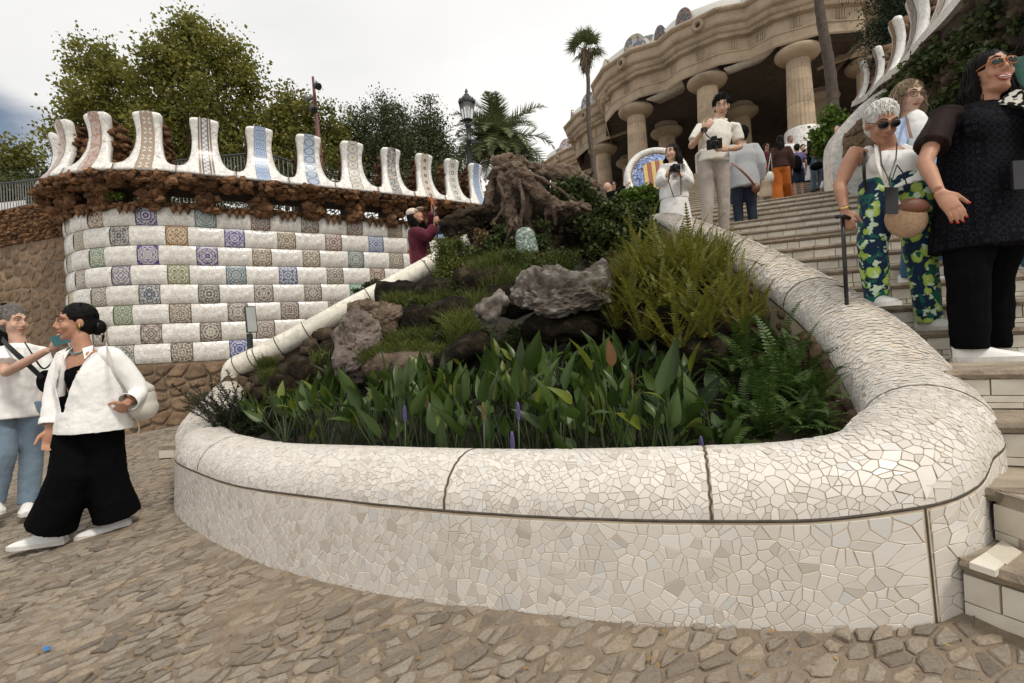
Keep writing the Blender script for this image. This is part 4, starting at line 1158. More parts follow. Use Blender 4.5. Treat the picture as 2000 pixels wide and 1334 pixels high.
PATCH = [m_patch('patch_blue_ochre', [(0.10, 0.12, 0.2), (0.35, 0.29, 0.16), (0.36, 0.38, 0.42), (0.12, 0.12, 0.13)]), m_patch('patch_rose_grey', [(0.6, 0.55, 0.5), (0.35, 0.15, 0.13), (0.25, 0.27, 0.33), (0.6, 0.58, 0.52)]),
         m_patch('patch_dark', [(0.10, 0.05, 0.03), (0.05, 0.06, 0.10), (0.2, 0.1, 0.05), (0.06, 0.05, 0.05)]), m_patch('patch_yellow', [(0.5, 0.35, 0.05), (0.05, 0.05, 0.05), (0.55, 0.5, 0.4), (0.3, 0.2, 0.06)])]
def bench(pts, humps, hh=0.62):
    P_ = catmull([(p.x, p.y) for p in pts], 10); 
    for _ in range(14): P_[1:-1] = 0.25*P_[:-2]+0.5*P_[1:-1]+0.25*P_[2:]
    vs = []; n = len(P_)
    for i in range(n):
        a = P_[max(0, i-1)]; b = P_[min(n-1, i+1)]; t = (b-a)/np.hypot(*(b-a)); nn = (t[1], -t[0]); z = hh+0.05*math.sin(i*0.35)
        for o, zz in ((0.42, 0.0), (0.34, z*0.5), (0.40, z*0.9), (0.34, z), (0.22, z), (0.2, 0)): vs.append((P_[i][0]+nn[0]*o, P_[i][1]+nn[1]*o, ZC+3.09+zz))
    mb = MB(); mb.add(vs, [(i*6+k, (i+1)*6+k, (i+1)*6+k+1, i*6+k+1) for i in range(n-1) for k in range(5)]); o = mb.build('bench_parapet', M['bench'], hall, True)
    for fr, w, h, pm in humps:
        i = int(fr*(n-1)); p = P_[i]; a = P_[max(0, i-2)]; b = P_[min(n-1, i+2)]; t = (b-a)/np.hypot(*(b-a)); nn = Vector((t[1], -t[0], 0)); T = Vector((t[0], t[1], 0)); c = Vector((p[0], p[1], ZC+3.1))+nn*0.36
        mb = MB(); K = 14; out = [c+T*(math.cos(math.pi*k/K)*w)+Vector((0, 0, 0.12+h*math.sin(math.pi*k/K)**0.8)) for k in range(K+1)]
        fr_ = out+[c-T*w, c+T*w]; 
        mb.add([q+nn*0.09 for q in fr_]+[q-nn*0.09 for q in fr_], [tuple(range(K+3)), tuple(range(K+3, 2*K+6))[::-1]]+[(k, k+K+3, (k+1) % (K+3)+K+3, (k+1) % (K+3)) for k in range(K+3)])
        mb.build('mosaic_hump', PATCH[pm], hall)
bench(port[1:-1], [(0.08, 0.35, 0.6, 3), (0.20, 0.65, 0.8, 0), (0.30, 0.35, 0.8, 2), (0.42, 0.45, 0.8, 2), (0.62, 0.75, 0.9, 1), (0.82, 0.9, 1.2, 3)])
bench(w1[1:], [(0.5, 0.75, 0.95, 0), (0.1, 0.2, 0.8, 2)]); bench(w2[1:], [(0.62, 0.75, 0.85, 1)]); bench(w3, [(0.22, 1.1, 1.2, 0), (0.6, 0.8, 1.0, 2)])
# round spouts on the cornice and carved lion-head gargoyles at the corners
def spout(p, nn):
    rot = nn.to_track_quat('Z', 'Y').to_matrix(); mb = MB()
    mb.lathe([(0.10, -0.05), (0.12, 0.02), (0.16, 0.10), (0.24, 0.14), (0.30, 0.10), (0.33, 0.02), (0.33, -0.1)], p, 20, False, rot); mb.build('spout_ring', M['hall'], hall, True)
    mb = MB(); mb.lathe([(0.16, 0.10), (0.13, -0.0), (0.02, 0.0)], p, 14, False, rot); mb.build('spout_hole', M['core'], hall)
for px, py, D in ((1367, 80, 26.0), (1222, 143, 29.3), (1549, 6, 23.6), (1147, 240, 35.8), (1095, 312, 44.0)):
    c = W(px, py, D); nn = Vector((-c.x*0.45, -c.y, -0.5)).normalized(); c2 = None
    best = None
    for poly in (port, w1, w2):
        for a, b in zip(poly[:-1], poly[1:]):
            t = (b-a).normalized(); m_ = Vector((t.y, -t.x, 0))
            f = (Vector((c.x, c.y, 0))-a).dot(t); 
            if -0.3 < f < (b-a).length+0.3:
                q = a+t*f+m_*0.73; d = (q-Vector((c.x, c.y, 0))).length
                if best is None or d < best[0]: best = (d, q, m_)
    q = best[1]; spout(Vector((q.x, q.y, ZC+2.6)), best[2])
for px, py, D in ((1184, 196, 31.6), (1648, 12, 24.2), (1117, 272, 38.4)):
    mb = MB(); c = W(px, py, D)
    for k in range(9): 
        vs, fs = rock(c+Vector((rng.uniform(-.25, .25), rng.uniform(-.3, .1), rng.uniform(-.25, .2))), (0.2, 0.22, 0.18), k+px, ICO1, 0.3); mb.add(vs, fs)
    mb.build('gargoyle', M['hall'], hall, True)
# ceiling, floor, terrace slab and a dark backing added to keep the interior dim
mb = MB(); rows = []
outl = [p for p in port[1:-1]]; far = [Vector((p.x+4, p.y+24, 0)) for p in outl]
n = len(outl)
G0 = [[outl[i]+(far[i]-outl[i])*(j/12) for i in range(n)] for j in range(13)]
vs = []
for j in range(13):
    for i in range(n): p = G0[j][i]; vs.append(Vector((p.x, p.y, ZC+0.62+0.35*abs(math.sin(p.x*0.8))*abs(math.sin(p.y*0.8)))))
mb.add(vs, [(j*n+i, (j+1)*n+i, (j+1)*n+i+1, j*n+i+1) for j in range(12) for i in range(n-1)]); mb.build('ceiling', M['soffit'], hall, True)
def slabpoly(pts2, z0, z1, name, mat):
    mb = MB(); n = len(pts2); mb.add([Vector((p[0], p[1], z0)) for p in pts2]+[Vector((p[0], p[1], z1)) for p in pts2], [tuple(range(n))[::-1], tuple(range(n, 2*n))]+[(i, (i+1) % n, n+(i+1) % n, n+i) for i in range(n)]); return mb.build(name, mat, hall)
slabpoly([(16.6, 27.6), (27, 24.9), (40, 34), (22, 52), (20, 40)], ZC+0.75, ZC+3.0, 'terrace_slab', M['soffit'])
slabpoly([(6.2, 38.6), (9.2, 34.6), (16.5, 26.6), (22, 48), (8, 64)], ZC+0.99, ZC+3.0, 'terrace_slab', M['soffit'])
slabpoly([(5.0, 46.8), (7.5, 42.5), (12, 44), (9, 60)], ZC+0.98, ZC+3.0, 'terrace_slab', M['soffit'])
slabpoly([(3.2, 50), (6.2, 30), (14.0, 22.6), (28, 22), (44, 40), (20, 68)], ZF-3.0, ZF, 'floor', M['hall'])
slabpoly([(8.3, 52), (10.5, 42.5), (14, 38), (22, 33.2), (34, 31), (42, 36), (26, 46), (12, 60)], ZF, ZC+2.9, 'added_dark_backing', M['core'])  # added behind the columns to close off light and darken the hall
# white coved edges between the columns
for A, B in (('b', 'c'), ('c', 'd'), ('e', 'f')):
    a = V3(*cols[A]); b = V3(*cols[B]); t = (b-a).normalized(); nn = Vector((t.y, -t.x, 0)); K = 16; vs = []
    for k in range(K+1):
        f = k/K; p = a+(b-a)*(0.22+0.56*f)+nn*(0.45-0.15*f); z = 0.56+0.32*f**1.5*1.0-0.06
        vs += [Vector((p.x, p.y, ZC+z)), Vector((p.x, p.y, ZC+z+0.07)), Vector((p.x, p.y, ZC+z+0.07))-nn*1.6+Vector((0, 0, 0.25)), Vector((p.x, p.y, ZC+z))-nn*1.6+Vector((0, 0, 0.25))]
    mb = MB(); mb.add(vs, [(i*4+k, i*4+(k+1) % 4, (i+1)*4+(k+1) % 4, (i+1)*4+k) for i in range(K) for k in range(4)]); mb.build('coved_soffit', M['trenc_far'], hall, True)

# =================================================================== right-hand wall
RB = [(1693, 201, 14.0), (1727, 186, 11.6), (1765, 153, 9.4), (1808, 128, 7.7), (1872, 64, 6.3), (1940, 4, 5.3), (2060, -130, 4.3), (2300, -420, 3.4)]
rp = catmull([tuple(W(*q)) for q in RB][::-1], 16)       # from near to far
for _ in range(6): rp[1:-1] = 0.25*rp[:-2]+0.5*rp[1:-1]+0.25*rp[2:]
rl = np.concatenate([[0], np.cumsum(np.hypot(*(np.diff(rp[:, :2], axis=0).T)))])
def rw(s, off, h):
    p = Vector([np.interp(s, rl, rp[:, k]) for k in range(3)]); q = Vector([np.interp(s+0.05, rl, rp[:, k]) for k in range(3)]); t = Vector((q.x-p.x, q.y-p.y, 0)).normalized()
    n = Vector((-t.y, t.x, 0)); return p+n*off+Vector((0, 0, h))
def rs_at(px, D):
    c = W(px, 100, D); return float(min(np.linspace(0.3, rl[-1], 300), key=lambda s: (rw(s, 0, 0)-Vector((c.x, c.y, rw(s, 0, 0).z))).length))
rgt = empty('ivy_wall', tuple(rw(3, 0, -1.5)), 'right-hand rough rock wall with ivy and tall curved white merlons above the laughing woman', 'wall')
smer = [rs_at(1693, 14.0), rs_at(1727, 11.6), rs_at(1765, 9.4), rs_at(1812, 7.7), rs_at(1880, 6.2), rs_at(1960, 5.1)]
smer[0] = min(smer[0], rl[-1]-0.4)
print('smer', smer, rl[-1])
kk_ = ['rings', 'mosaic', 'lattice', 'mosaic', 'cross', 'gold']
for i, s_ in enumerate(smer):
    pit = 0.9 if i < 1 else 1.0
    merlon(rgt, lambda ds, off, h, s_=s_: rw(s_-ds, off, h), kk_[i], hh=1.12, hwscale=2.3 if i > 1 else 1.5, sw=0.17 if i > 1 else 0.12)
    mb = MB()
    for q in range(120):
        hh = rng.uniform(0, 1.0); sd = rng.choice((-1, 1, 0)); dp = 0.75-0.4*hh*hh; ww = 0.2
        off = -rng.uniform(0.0, dp) if sd else -dp; ds = sd*ww if sd else rng.uniform(-ww, ww); r_ = rng.uniform(0.055, 0.09)
        vs, fs = rock(rw(s_+ds, off, hh), (r_*1.2, r_*1.2, r_*0.75), q, ICO1, 0.3); mb.add(vs, fs)
    for zz in range(7):
        h = 0.07+0.15*zz; dp = 0.7-0.4*h*h; c = rw(s_, -dp/2+0.02, h); n_ = (rw(s_, 1, 0)-rw(s_, 0, 0)); mb.box(c, (dp, 0.34, 0.16), Matrix.Rotation(math.atan2(n_.y, n_.x), 3, 'Z'))
    o = mb.build('buttress', M['rocksand'], rgt, True); o['kind'] = 'stuff'
# continuous white band between merlons
mb = MB(); vs = []; N = 90
for i in range(N+1):
    s = 0.2+(rl[-1]-0.25)*i/N
    vs += [rw(s, 0.37, -0.02), rw(s, 0.335, 0.125), rw(s, 0.19, 0.125), rw(s, 0.19, -0.02)]
mb.add(vs, [(i*4+k, i*4+(k+1) % 4, (i+1)*4+(k+1) % 4, (i+1)*4+k) for i in range(N) for k in range(4)]); mb.build('white_band', M['trenc'], rgt)
# rock face beneath
rr_ = []
for i in range(900):
    s = rng.uniform(0.3, rl[-1]); z = rng.uniform(-1.9, -0.03); off = 0.30+z*0.16 if z > -1.0 else 0.12+rng.uniform(-.04, .06); r_ = rng.uniform(0.045, 0.10)
    p = rw(s, off-0.02, z); vs, fs = rock(p, (r_*1.2, r_, r_*0.8), i, ICO2, 0.3); pc = pix(p); rr_.append((r_/pc[2] if pc and 1600 < pc[0] < 2020 and pc[1] > -30 else 0, vs, fs))
spread(rr_, rgt, 'face_rock', M['rockdark'], 140, smooth=True)
mb = MB(); vs = []
for i in range(N+1):
    s = 0.2+(rl[-1]-0.25)*i/N
    vs += [rw(s, 0.30, -0.025), rw(s, 0.02, -1.3), rw(s, 0.02, -6.5), rw(s, -1.2, -6.5), rw(s, -1.2, -0.02)]
mb.add(vs, [(i*5+k, i*5+(k+1) % 5, (i+1)*5+(k+1) % 5, (i+1)*5+k) for i in range(N) for k in range(5)]); mb.build('wall_body', M['core'], rgt)
# white framed retaining wall with rock infill, right of the landing
pa = empty('framed_parapet', W(1650, 380, 9.0), 'white mosaic wall end with a rough rock infill panel, right of the crowded steps', 'wall')
top = [(1624, 300), (1626, 276), (1636, 255), (1655, 232), (1680, 206), (1705, 186), (1740, 165), (1800, 140)]
D9 = lambda x: 9.6-(x-1620)*0.0030
outl = [W(x, y, D9(x)) for x, y in top]; bot = [Vector((p.x, p.y, stepz(14))) for p in outl]
bk = Vector((0.25, 0.9, 0)).normalized()*0.5
n = len(outl); mb = MB()
vs = outl+[p+bk for p in outl]+bot+[p+bk for p in bot]
fs = [(i, i+1, n+i+1, n+i) for i in range(n-1)]+[(i, 2*n+i, 2*n+i+1, i+1) for i in range(n-1)]+[(0, n, 3*n, 2*n)]
mb.add(vs, fs); mb.build('white_body', M['trenc'], pa)
inn = [(1646, 330), (1646, 268), (1660, 252), (1690, 222), (1720, 200), (1790, 170), (1790, 300), (1700, 318)]
ip = [W(x, y, D9(x)-0.006) for x, y in inn]; mb = MB(); mb.add(ip, [tuple(range(len(ip)))]); mb.build('infill_bed', M['mortar'], pa)
st = []
for k in range(110):
    x = rng.uniform(1648, 1790); y = rng.uniform(215, 318)
    ly = np.interp(x, [1646, 1660, 1690, 1720, 1790], [272, 258, 228, 206, 176])
    if y < ly: continue
    r_ = rng.uniform(0.04, 0.07); vs, fs = rock(W(x, y, D9(x)), (r_*1.3, 0.035, r_), k, ICO2, 0.3); st.append((1, vs, fs))
spread(st, pa, 'infill_stone', M['rocksand'], 200, smooth=True)

# =================================================================== medallion
med = empty('mosaic_medallion', W(1283, 345, 12.0), 'round mosaic medallion with white rim, blue field and yellow and red stripes', 'medallion')
ctr_ = W(1283, 343, 12.0); R0_ = 0.74
rot = (Vector((-0.12, -1, 0.28)).normalized()).to_track_quat('Z', 'Y').to_matrix()
mb = MB(); mb.lathe([(R0_*0.80, 0.02), (R0_*0.84, 0.07), (R0_*0.93, 0.09), (R0_*1.0, 0.04), (R0_*1.02, -0.05), (R0_, -0.3)], ctr_, 48, False, rot); mb.build('white_rim', M['trenc'], med, True)
t = NT('blue_mosaic'); v_ = t.coord('Object'); cc = t.voro(v_, 26, 'F1', 'Color'); sp = t.n.new('ShaderNodeSeparateColor'); t.l.new(cc, sp.inputs[0])
c = t.ramp(sp.outputs[0], [(0, (0.03, 0.05, 0.14)), (0.2, (0.10, 0.17, 0.42)), (0.45, (0.22, 0.32, 0.55)), (0.7, (0.15, 0.25, 0.5)), (0.85, (0.5, 0.55, 0.6)), (0.93, (0.05, 0.05, 0.06))], 'CONSTANT'); d = t.voro(v_, 26, 'DISTANCE_TO_EDGE'); c = t.mix(t.maprange(d, 0, .05, .7, 0), c, (0.4, 0.38, 0.34)); t.col(c); t.rough(0.25)
mb = MB(); mb.lathe([(R0_*0.82, 0.025), (R0_*0.5, 0.05), (0.01, 0.06)], ctr_, 48, False, rot); mb.build('blue_field', t.m, med, True)
mb = MB(); mb.lathe([(R0_*0.82, 0.028), (R0_*0.79, 0.05), (R0_*0.77, 0.035)], ctr_, 48, False, rot); mb.build('border_ring', simple('ochre_ring', (0.22, 0.13, 0.06), 0.5), med, True)
def medp(x, y, z=0.075): return ctr_+rot @ Vector((x, y, z))
# rot's local axes: find screen-right / screen-up in the disc plane
ex = rot @ Vector((1, 0, 0)); ey = rot @ Vector((0, 1, 0))
Rt = Vector((1, 0, 0)); Rt = (Rt-(rot @ Vector((0, 0, 1)))*Rt.dot(rot @ Vector((0, 0, 1)))).normalized(); Up = (rot @ Vector((0, 0, 1))).cross(Rt); Nn = rot @ Vector((0, 0, 1))
for i in range(7):
    mb = MB(); x0 = -0.30+i*0.095; x1 = x0+0.09; ys = lambda x: 0.36*math.sqrt(max(0.05, 1-(x/0.42)**2))
    P4 = [(x0, -ys(x0)*1.1), (x1, -ys(x1)*1.1), (x1, ys(x1)), (x0, ys(x0))]; q = [ctr_+Rt*a+Up*b+Nn*0.075 for a, b in P4]
    mb.add(q+[p-Nn*0.03 for p in q], [(0, 1, 2, 3), (0, 4, 5, 1), (1, 5, 6, 2), (2, 6, 7, 3), (3, 7, 4, 0)])
    mb.build('stripe', simple('yellow_mosaic_stripe', (0.55, 0.38, 0.12), 0.4, 0.3, 40) if i % 2 == 0 else simple('red_mosaic_stripe', (0.26, 0.07, 0.035), 0.4, 0.3, 40), med)
# =================================================================== foliage
def m_leaf(name, a, b, c_, rough=0.55, trans=0.25, spec=0.3):
    t = NT(name); r_ = t.rnd(); v_ = t.coord('Object'); n1 = t.noise(v_, 0.6, 3)
    c = t.ramp(r_, [(0, a), (0.5, b), (0.93, b), (1, c_)]); c = t.mix(1.0, c, t.ramp(n1, [(0.3, (0.7, 0.75, 0.7)), (0.7, (1.25, 1.2, 1.1))]), 'MULTIPLY'); t.col(c); t.rough(rough)
    t.b.inputs['Specular IOR Level'].default_value = spec
    tr = t.n.new('ShaderNodeBsdfTranslucent'); t.l.new(c, tr.inputs['Color']); mx = t.n.new('ShaderNodeMixShader'); mx.inputs[0].default_value = trans
    out = [n for n in t.n if n.type == 'OUTPUT_MATERIAL'][0]
    t.l.new(t.b.outputs[0], mx.inputs[1]); t.l.new(tr.outputs[0], mx.inputs[2]); t.l.new(mx.outputs[0], out.inputs['Surface']); return t.m
M['plane'] = m_leaf('plane_tree_leaf', (0.10, 0.11, 0.022), (0.19, 0.19, 0.042), (0.33, 0.24, 0.05), trans=0.4)
M['oak'] = m_leaf('dark_evergreen_leaf', (0.035, 0.046, 0.020), (0.075, 0.088, 0.036), (0.13, 0.13, 0.05), trans=0.25)
M['pine'] = m_leaf('dark_conifer_spray', (0.008, 0.018, 0.008), (0.020, 0.038, 0.014), (0.04, 0.06, 0.02), trans=0.12)
M['palmleaf'] = m_leaf('palm_frond_green', (0.06, 0.08, 0.03), (0.12, 0.145, 0.06), (0.25, 0.25, 0.14), trans=0.2)
M['palmdead'] = simple('dry_palm_skirt', (0.18, 0.13, 0.085), 0.9, 0.4, 12)
M['bark'] = simple('rough_bark', (0.085, 0.06, 0.042), 0.9, 0.35, 10, 0.8, 40, 0.02)
M['palmbark'] = simple('palm_trunk_bark', (0.075, 0.055, 0.042), 0.9, 0.4, 8, 0.9, 30, 0.02)
M['ivy'] = m_leaf('ivy_leaf', (0.022, 0.035, 0.012), (0.055, 0.078, 0.022), (0.14, 0.155, 0.045), trans=0.22)
M['ivybright'] = m_leaf('bright_vine_leaf', (0.05, 0.09, 0.015), (0.11, 0.175, 0.03), (0.22, 0.27, 0.05), trans=0.35)
M['grassm'] = m_leaf('grass_blade', (0.055, 0.075, 0.014), (0.11, 0.13, 0.026), (0.22, 0.20, 0.06), trans=0.3)
def leafcloud(C, size, up_bias=0.4, aspect=0.62, fold=0.25, jitter=0.4, seed=1, droop=0.2):
    """C: (n,3) leaf positions -> array of quads (two triangles folded would double it; use kite quads)"""
    r_ = np.random.RandomState(seed); n = len(C)
    d = r_.normal(size=(n, 3)); d[:, 2] -= droop; d /= np.linalg.norm(d, axis=1)[:, None]
    nm = r_.normal(size=(n, 3)); nm[:, 2] += up_bias*2; s = np.cross(d, nm); s /= (np.linalg.norm(s, axis=1)[:, None]+1e-9); nm = np.cross(s, d)
    L = size*(1+jitter*(r_.rand(n, 1)-0.5)*2); w = L*aspect*0.5
    a = C; b = C+d*L*0.42+s*w+nm*L*fold*0.3; c = C+d*L; e = C+d*L*0.42-s*w+nm*L*fold*0.3
    return np.stack([a, b, c, e], axis=1).reshape(-1, 3)
def crown_pts(clusters, n, sub=0.38, seed=3, nsub=None, shell=0.55, spread_=0.21):
    """clusters: (x,y,z,r) -> leaf positions in many small clumps"""
    r_ = np.random.RandomState(seed); cl = np.array(clusters, float); wt = cl[:, 3]**2; wt /= wt.sum()
    nsub = nsub or int(n/60); k = r_.choice(len(cl), nsub, p=wt); dirs = r_.normal(size=(nsub, 3)); dirs /= np.linalg.norm(dirs, axis=1)[:, None]
    rad = cl[k, 3]*(shell+(1.12-shell)*r_.rand(nsub)**0.6); sc = cl[k, :3]+dirs*rad[:, None]*np.array([1, 1, 0.92])
    j = r_.randint(0, nsub, n); sz = (0.5+r_.rand(nsub))*sub
    return sc[j]+r_.normal(size=(n, 3))*(sz[j]*spread_*2)[:, None]*np.array([1, 1, 0.7])
def tree(label, px, D, n, leaf, mat, base, seed, group=None, limbs=6, name='tree', sub=0.55, trunk_r=0.2, droop=0.2, shell=0.45, cat='tree', aspect=0.7, up_bias=0.4):
    cl = []
    for q in px:
        x, y, r_ = q[:3]; dd = D+(q[3] if len(q) > 3 else 0); p = W(x, y, dd); cl.append((p.x, p.y, p.z, r_/1000*dd*0.86))
    b = Vector(base); root = empty(name, b, label, cat, group)
    pts = crown_pts(cl, n, sub, seed, shell=shell); V = leafcloud(pts, leaf, seed=seed, droop=droop, aspect=aspect, up_bias=up_bias)
    me = quads_mesh('crown', V-np.array(b), 4, mat); link('crown', me, root)
    mb = MB(); top = Vector(np.average(np.array(cl)[:, :3], axis=0, weights=np.array(cl)[:, 3])); mid = b.lerp(top, 0.5)
    mb.tube([b, b.lerp(mid, 0.5)+Vector((0.05, 0, 0)), mid, mid.lerp(top, 0.6)], [trunk_r*1.2, trunk_r, trunk_r*0.8, trunk_r*0.45], 8)
    for c in cl:
        q = Vector(c[:3]); m_ = mid.lerp(q, 0.45)+Vector((0, 0, 0.15)); mb.tube([mid, m_, q], [trunk_r*0.5, trunk_r*0.32, trunk_r*0.1], 6, False)
        for k in range(3):
            d = Vector((rng.gauss(0, 1), rng.gauss(0, 1), rng.gauss(0.3, 0.8))).normalized()*c[3]*0.6; mb.tube([q, q+d*0.6, q+d], [trunk_r*0.14, 0.02, 0.005], 5, False)
    mb.build('trunk', M['bark'], root, True); return root
GP = 'trees behind the left wall'
def bs(x, D, z=None): p = W(x, 500, D); return (p.x, D, ZR-0.8 if z is None else z)
tree('small pale plane tree at the far left edge, beyond the white boards', [(20, 310, 42), (60, 345, 26), (0, 350, 45), (-60, 320, 60), (45, 290, 22)], 21, 4200, 0.17, M['plane'], bs(0, 21), 11, GP, droop=0.4)
tree('rounded plane tree left of the tallest tree, above the first merlons', [(195, 130, 52), (160, 180, 34, -1), (235, 180, 50), (190, 235, 62, 1), (150, 260, 38), (240, 145, 20), (120, 275, 26), (170, 112, 30), (210, 300, 60), (100, 250, 12), (255, 260, 42)], 19, 17000, 0.125, M['plane'], bs(205, 19), 12, GP, droop=0.4)
tree('tallest full plane tree with yellowing leaves in the centre of the row', [(368, 75, 40), (368, 42, 10), (320, 120, 42), (400, 110, 62), (455, 120, 36), (478, 165, 28), (345, 190, 80, 1), (430, 210, 72), (490, 225, 26), (315, 245, 50), (390, 280, 85, 1), (470, 285, 50), (335, 80, 22), (440, 85, 28), (320, 320, 60)], 18, 34000, 0.125, M['plane'], bs(390, 18), 13, GP, trunk_r=0.3, droop=0.4)
tree('slimmer plane tree between the tallest tree and the red pole', [(562, 190, 24), (560, 160, 10), (580, 225, 42), (545, 255, 45), (620, 240, 34), (575, 300, 60), (640, 270, 40, 1), (515, 270, 30), (650, 215, 14), (620, 320, 50)], 20, 16000, 0.125, M['plane'], bs(580, 20), 14, GP, droop=0.4)
tree('dark evergreen oak right of the red pole', [(700, 245, 36), (715, 210, 12), (690, 290, 48), (735, 270, 44), (650, 305, 30), (720, 330, 50), (660, 250, 14)], 22, 17000, 0.10, M['oak'], bs(700, 22), 15, GP, aspect=0.5)
tree('dark evergreen with several pointed tops in the middle of the row', [(750, 225, 20), (745, 195, 8), (778, 210, 12), (770, 255, 38), (755, 300, 46), (795, 300, 40), (800, 235, 12)], 21, 15000, 0.10, M['oak'], bs(765, 21), 16, GP, aspect=0.5)
tree('dark bushy evergreen tree nearest to the street lamp', [(835, 225, 22), (840, 203, 10), (820, 260, 34), (850, 255, 28), (835, 300, 46), (862, 300, 32), (800, 330, 36), (872, 335, 26), (855, 345, 40), (885, 350, 24)], 20, 17000, 0.10, M['oak'], bs(835, 20), 17, GP, aspect=0.5)
tree('low hedge-like shrub mass behind the railing at far left', [(-20, 385, 30), (30, 380, 26), (80, 370, 24), (110, 340, 16)], 14, 5200, 0.09, M['oak'], (W(30, 400, 14).x, 14, W(30, 420, 14).z), 18, GP, name='shrub', trunk_r=0.05, cat='shrub')
tree('low shrub behind the openings under the merlons', [(x, 385, 30) for x in range(260, 930, 60)]+[(x, 345, 26) for x in range(300, 930, 80)], 15, 15000, 0.10, M['oak'], (W(560, 400, 15).x, 15, ZR-0.7), 19, GP, name='shrub', trunk_r=0.05, cat='shrub')
tree('dense dark conifer beside the hall roof at upper right', [(1745, 20, 42), (1730, 65, 38), (1760, 80, 40), (1790, 30, 40), (1780, 110, 36), (1720, 95, 20), (1830, 60, 60), (1760, -40, 60), (1850, 0, 60)], 13, 34000, 0.09, M['pine'], (W(1770, 200, 13).x, 13.0, 6.0), 21, None, name='conifer', aspect=0.28, droop=0.6, shell=0.2, sub=0.5)
# --- palms
def fan_palm(px, D, base_px, base_D, r, label, tr=0.10, seed=1, group=None, lean=None):
    c = W(px[0], px[1], D); b = W(base_px[0], base_px[1], base_D); root = empty('fan_palm', b, label, 'palm tree', group); rr = random.Random(seed)
    mb = MB(); K = 26; pts = [b.lerp(c, k/K)+Vector((0.05*math.sin(k*0.35), 0, 0)) for k in range(K+1)]
    mb.tube(pts, [tr*(1.1-0.45*k/K)*(1+0.10*(k % 2)) for k in range(K+1)], 9); mb.build('trunk', M['palmbark'], root, True)
    quads = []
    for k in range(26):
        az = rr.uniform(0, 6.28); el = rr.uniform(-0.7, 1.35); d = Vector((math.cos(az)*math.cos(el), math.sin(az)*math.cos(el), math.sin(el)))
        hub = c+d*r*0.42; nrm = (Vector((0, 0, 1))-d*d.z).normalized() if abs(d.z) < 0.98 else Vector((1, 0, 0)); s = d.cross(nrm)
        nrm = (nrm+s*rr.uniform(-.6, .6)).normalized(); s = d.cross(nrm).normalized()
        quads += [c+s*0.012, c-s*0.012, hub-s*0.012, hub+s*0.012]
        for j in range(-9, 10):
            a = j*0.135; dd = (d*math.cos(a)+s*math.sin(a)); L = r*0.74*(1-0.03*abs(j))*rr.uniform(0.85, 1.1); e = hub+dd*L+Vector((0, 0, -0.10*r*(1+abs(j)/9.0)*rr.uniform(0.4, 1.5))); w = r*0.022; m_ = hub+dd*L*0.55
            t_ = dd.cross(nrm).normalized(); quads += [hub, m_+t_*w, e, m_-t_*w]
    o = link('fronds', quads_mesh('fronds', np.array([tuple(p-b) for p in quads]), 4, M['palmleaf']), root)
    q = []
    for k in range(420):
        az = rr.uniform(0, 6.28); h = rr.uniform(-0.15, 1.05); rad = r*(0.30-0.16*h)*rr.uniform(0.5, 1.2); p = c+Vector((math.cos(az)*rad, math.sin(az)*rad, -r*(0.1+0.75*h))); s = Vector((-math.sin(az), math.cos(az), 0))*r*0.035
        e = p+Vector((rr.uniform(-.08, .08), rr.uniform(-.08, .08), -r*rr.uniform(0.2, 0.4))); q += [p-s, p+s, e+s*0.3, e-s*0.3]
    link('dry_skirt', quads_mesh('dry_skirt', np.array([tuple(p-b) for p in q]), 4, M['palmdead']), root); return root
fan_palm((1143, 97), 22, (1163, 410), 21, 0.92, 'slender fan palm with shaggy dry skirt standing clear against the sky, left of the hall', 0.105, 5)
fan_palm((1583, -190), 13.4, (1627, 225), 13, 0.9, 'bare palm trunk rising in front of the hall columns and out of the picture', 0.125, 6)
def date_palm(px, D, r, label, seed, b):
    c = W(px[0], px[1], D); root = empty('date_palm', b, label, 'palm tree'); rr = random.Random(seed); q = []; st_ = MB()
    for k in range(80):
        az = rr.uniform(0, 6.28); el = rr.uniform(-0.35, 1.45); L = r*rr.uniform(0.85, 1.1); n = 15; pts = []
        p = Vector(c); ang = el
        for i in range(n+1):
            pts.append(p.copy()); p = p+Vector((math.cos(az)*math.cos(ang), math.sin(az)*math.cos(ang), math.sin(ang)))*L/n; ang -= (0.09+0.06*math.cos(el))*(0.4+i/n)
        st_.tube(pts, [0.035-0.03*i/n for i in range(n+1)], 4, False)
        for i in range(1, n):
            for hh in range(3):
                f = hh/3; a = pts[i].lerp(pts[i+1], f); t = (pts[i+1]-pts[i]).normalized(); s = t.cross(Vector((0, 0, 1))).normalized(); u_ = s.cross(t)
                ll = r*0.24*math.sin(math.pi*min(1, (i+f)/n*0.9+0.12))+0.05
                for sg in (-1, 1):
                    d = (s*sg*0.8+t*0.55+u_*rr.uniform(-0.15, 0.35)).normalized()*ll; w = t*0.030; q += [a-w, a+w, a+d*0.6+w, a+d]
    link('fronds', quads_mesh('fronds', np.array([tuple(p-Vector(b)) for p in q]), 4, M['palmleaf']), root); st_.build('frond_stems', M['palmleaf'], root, True)
    mb = MB(); mb.tube([Vector(b), c], [0.3, 0.25], 10); mb.build('trunk', M['palmbark'], root, True)
date_palm((975, 285), 24, 2.9, 'feathery date palm with arching fronds behind the street lamp', 4, (W(975, 400, 24).x, 24, 2.2))

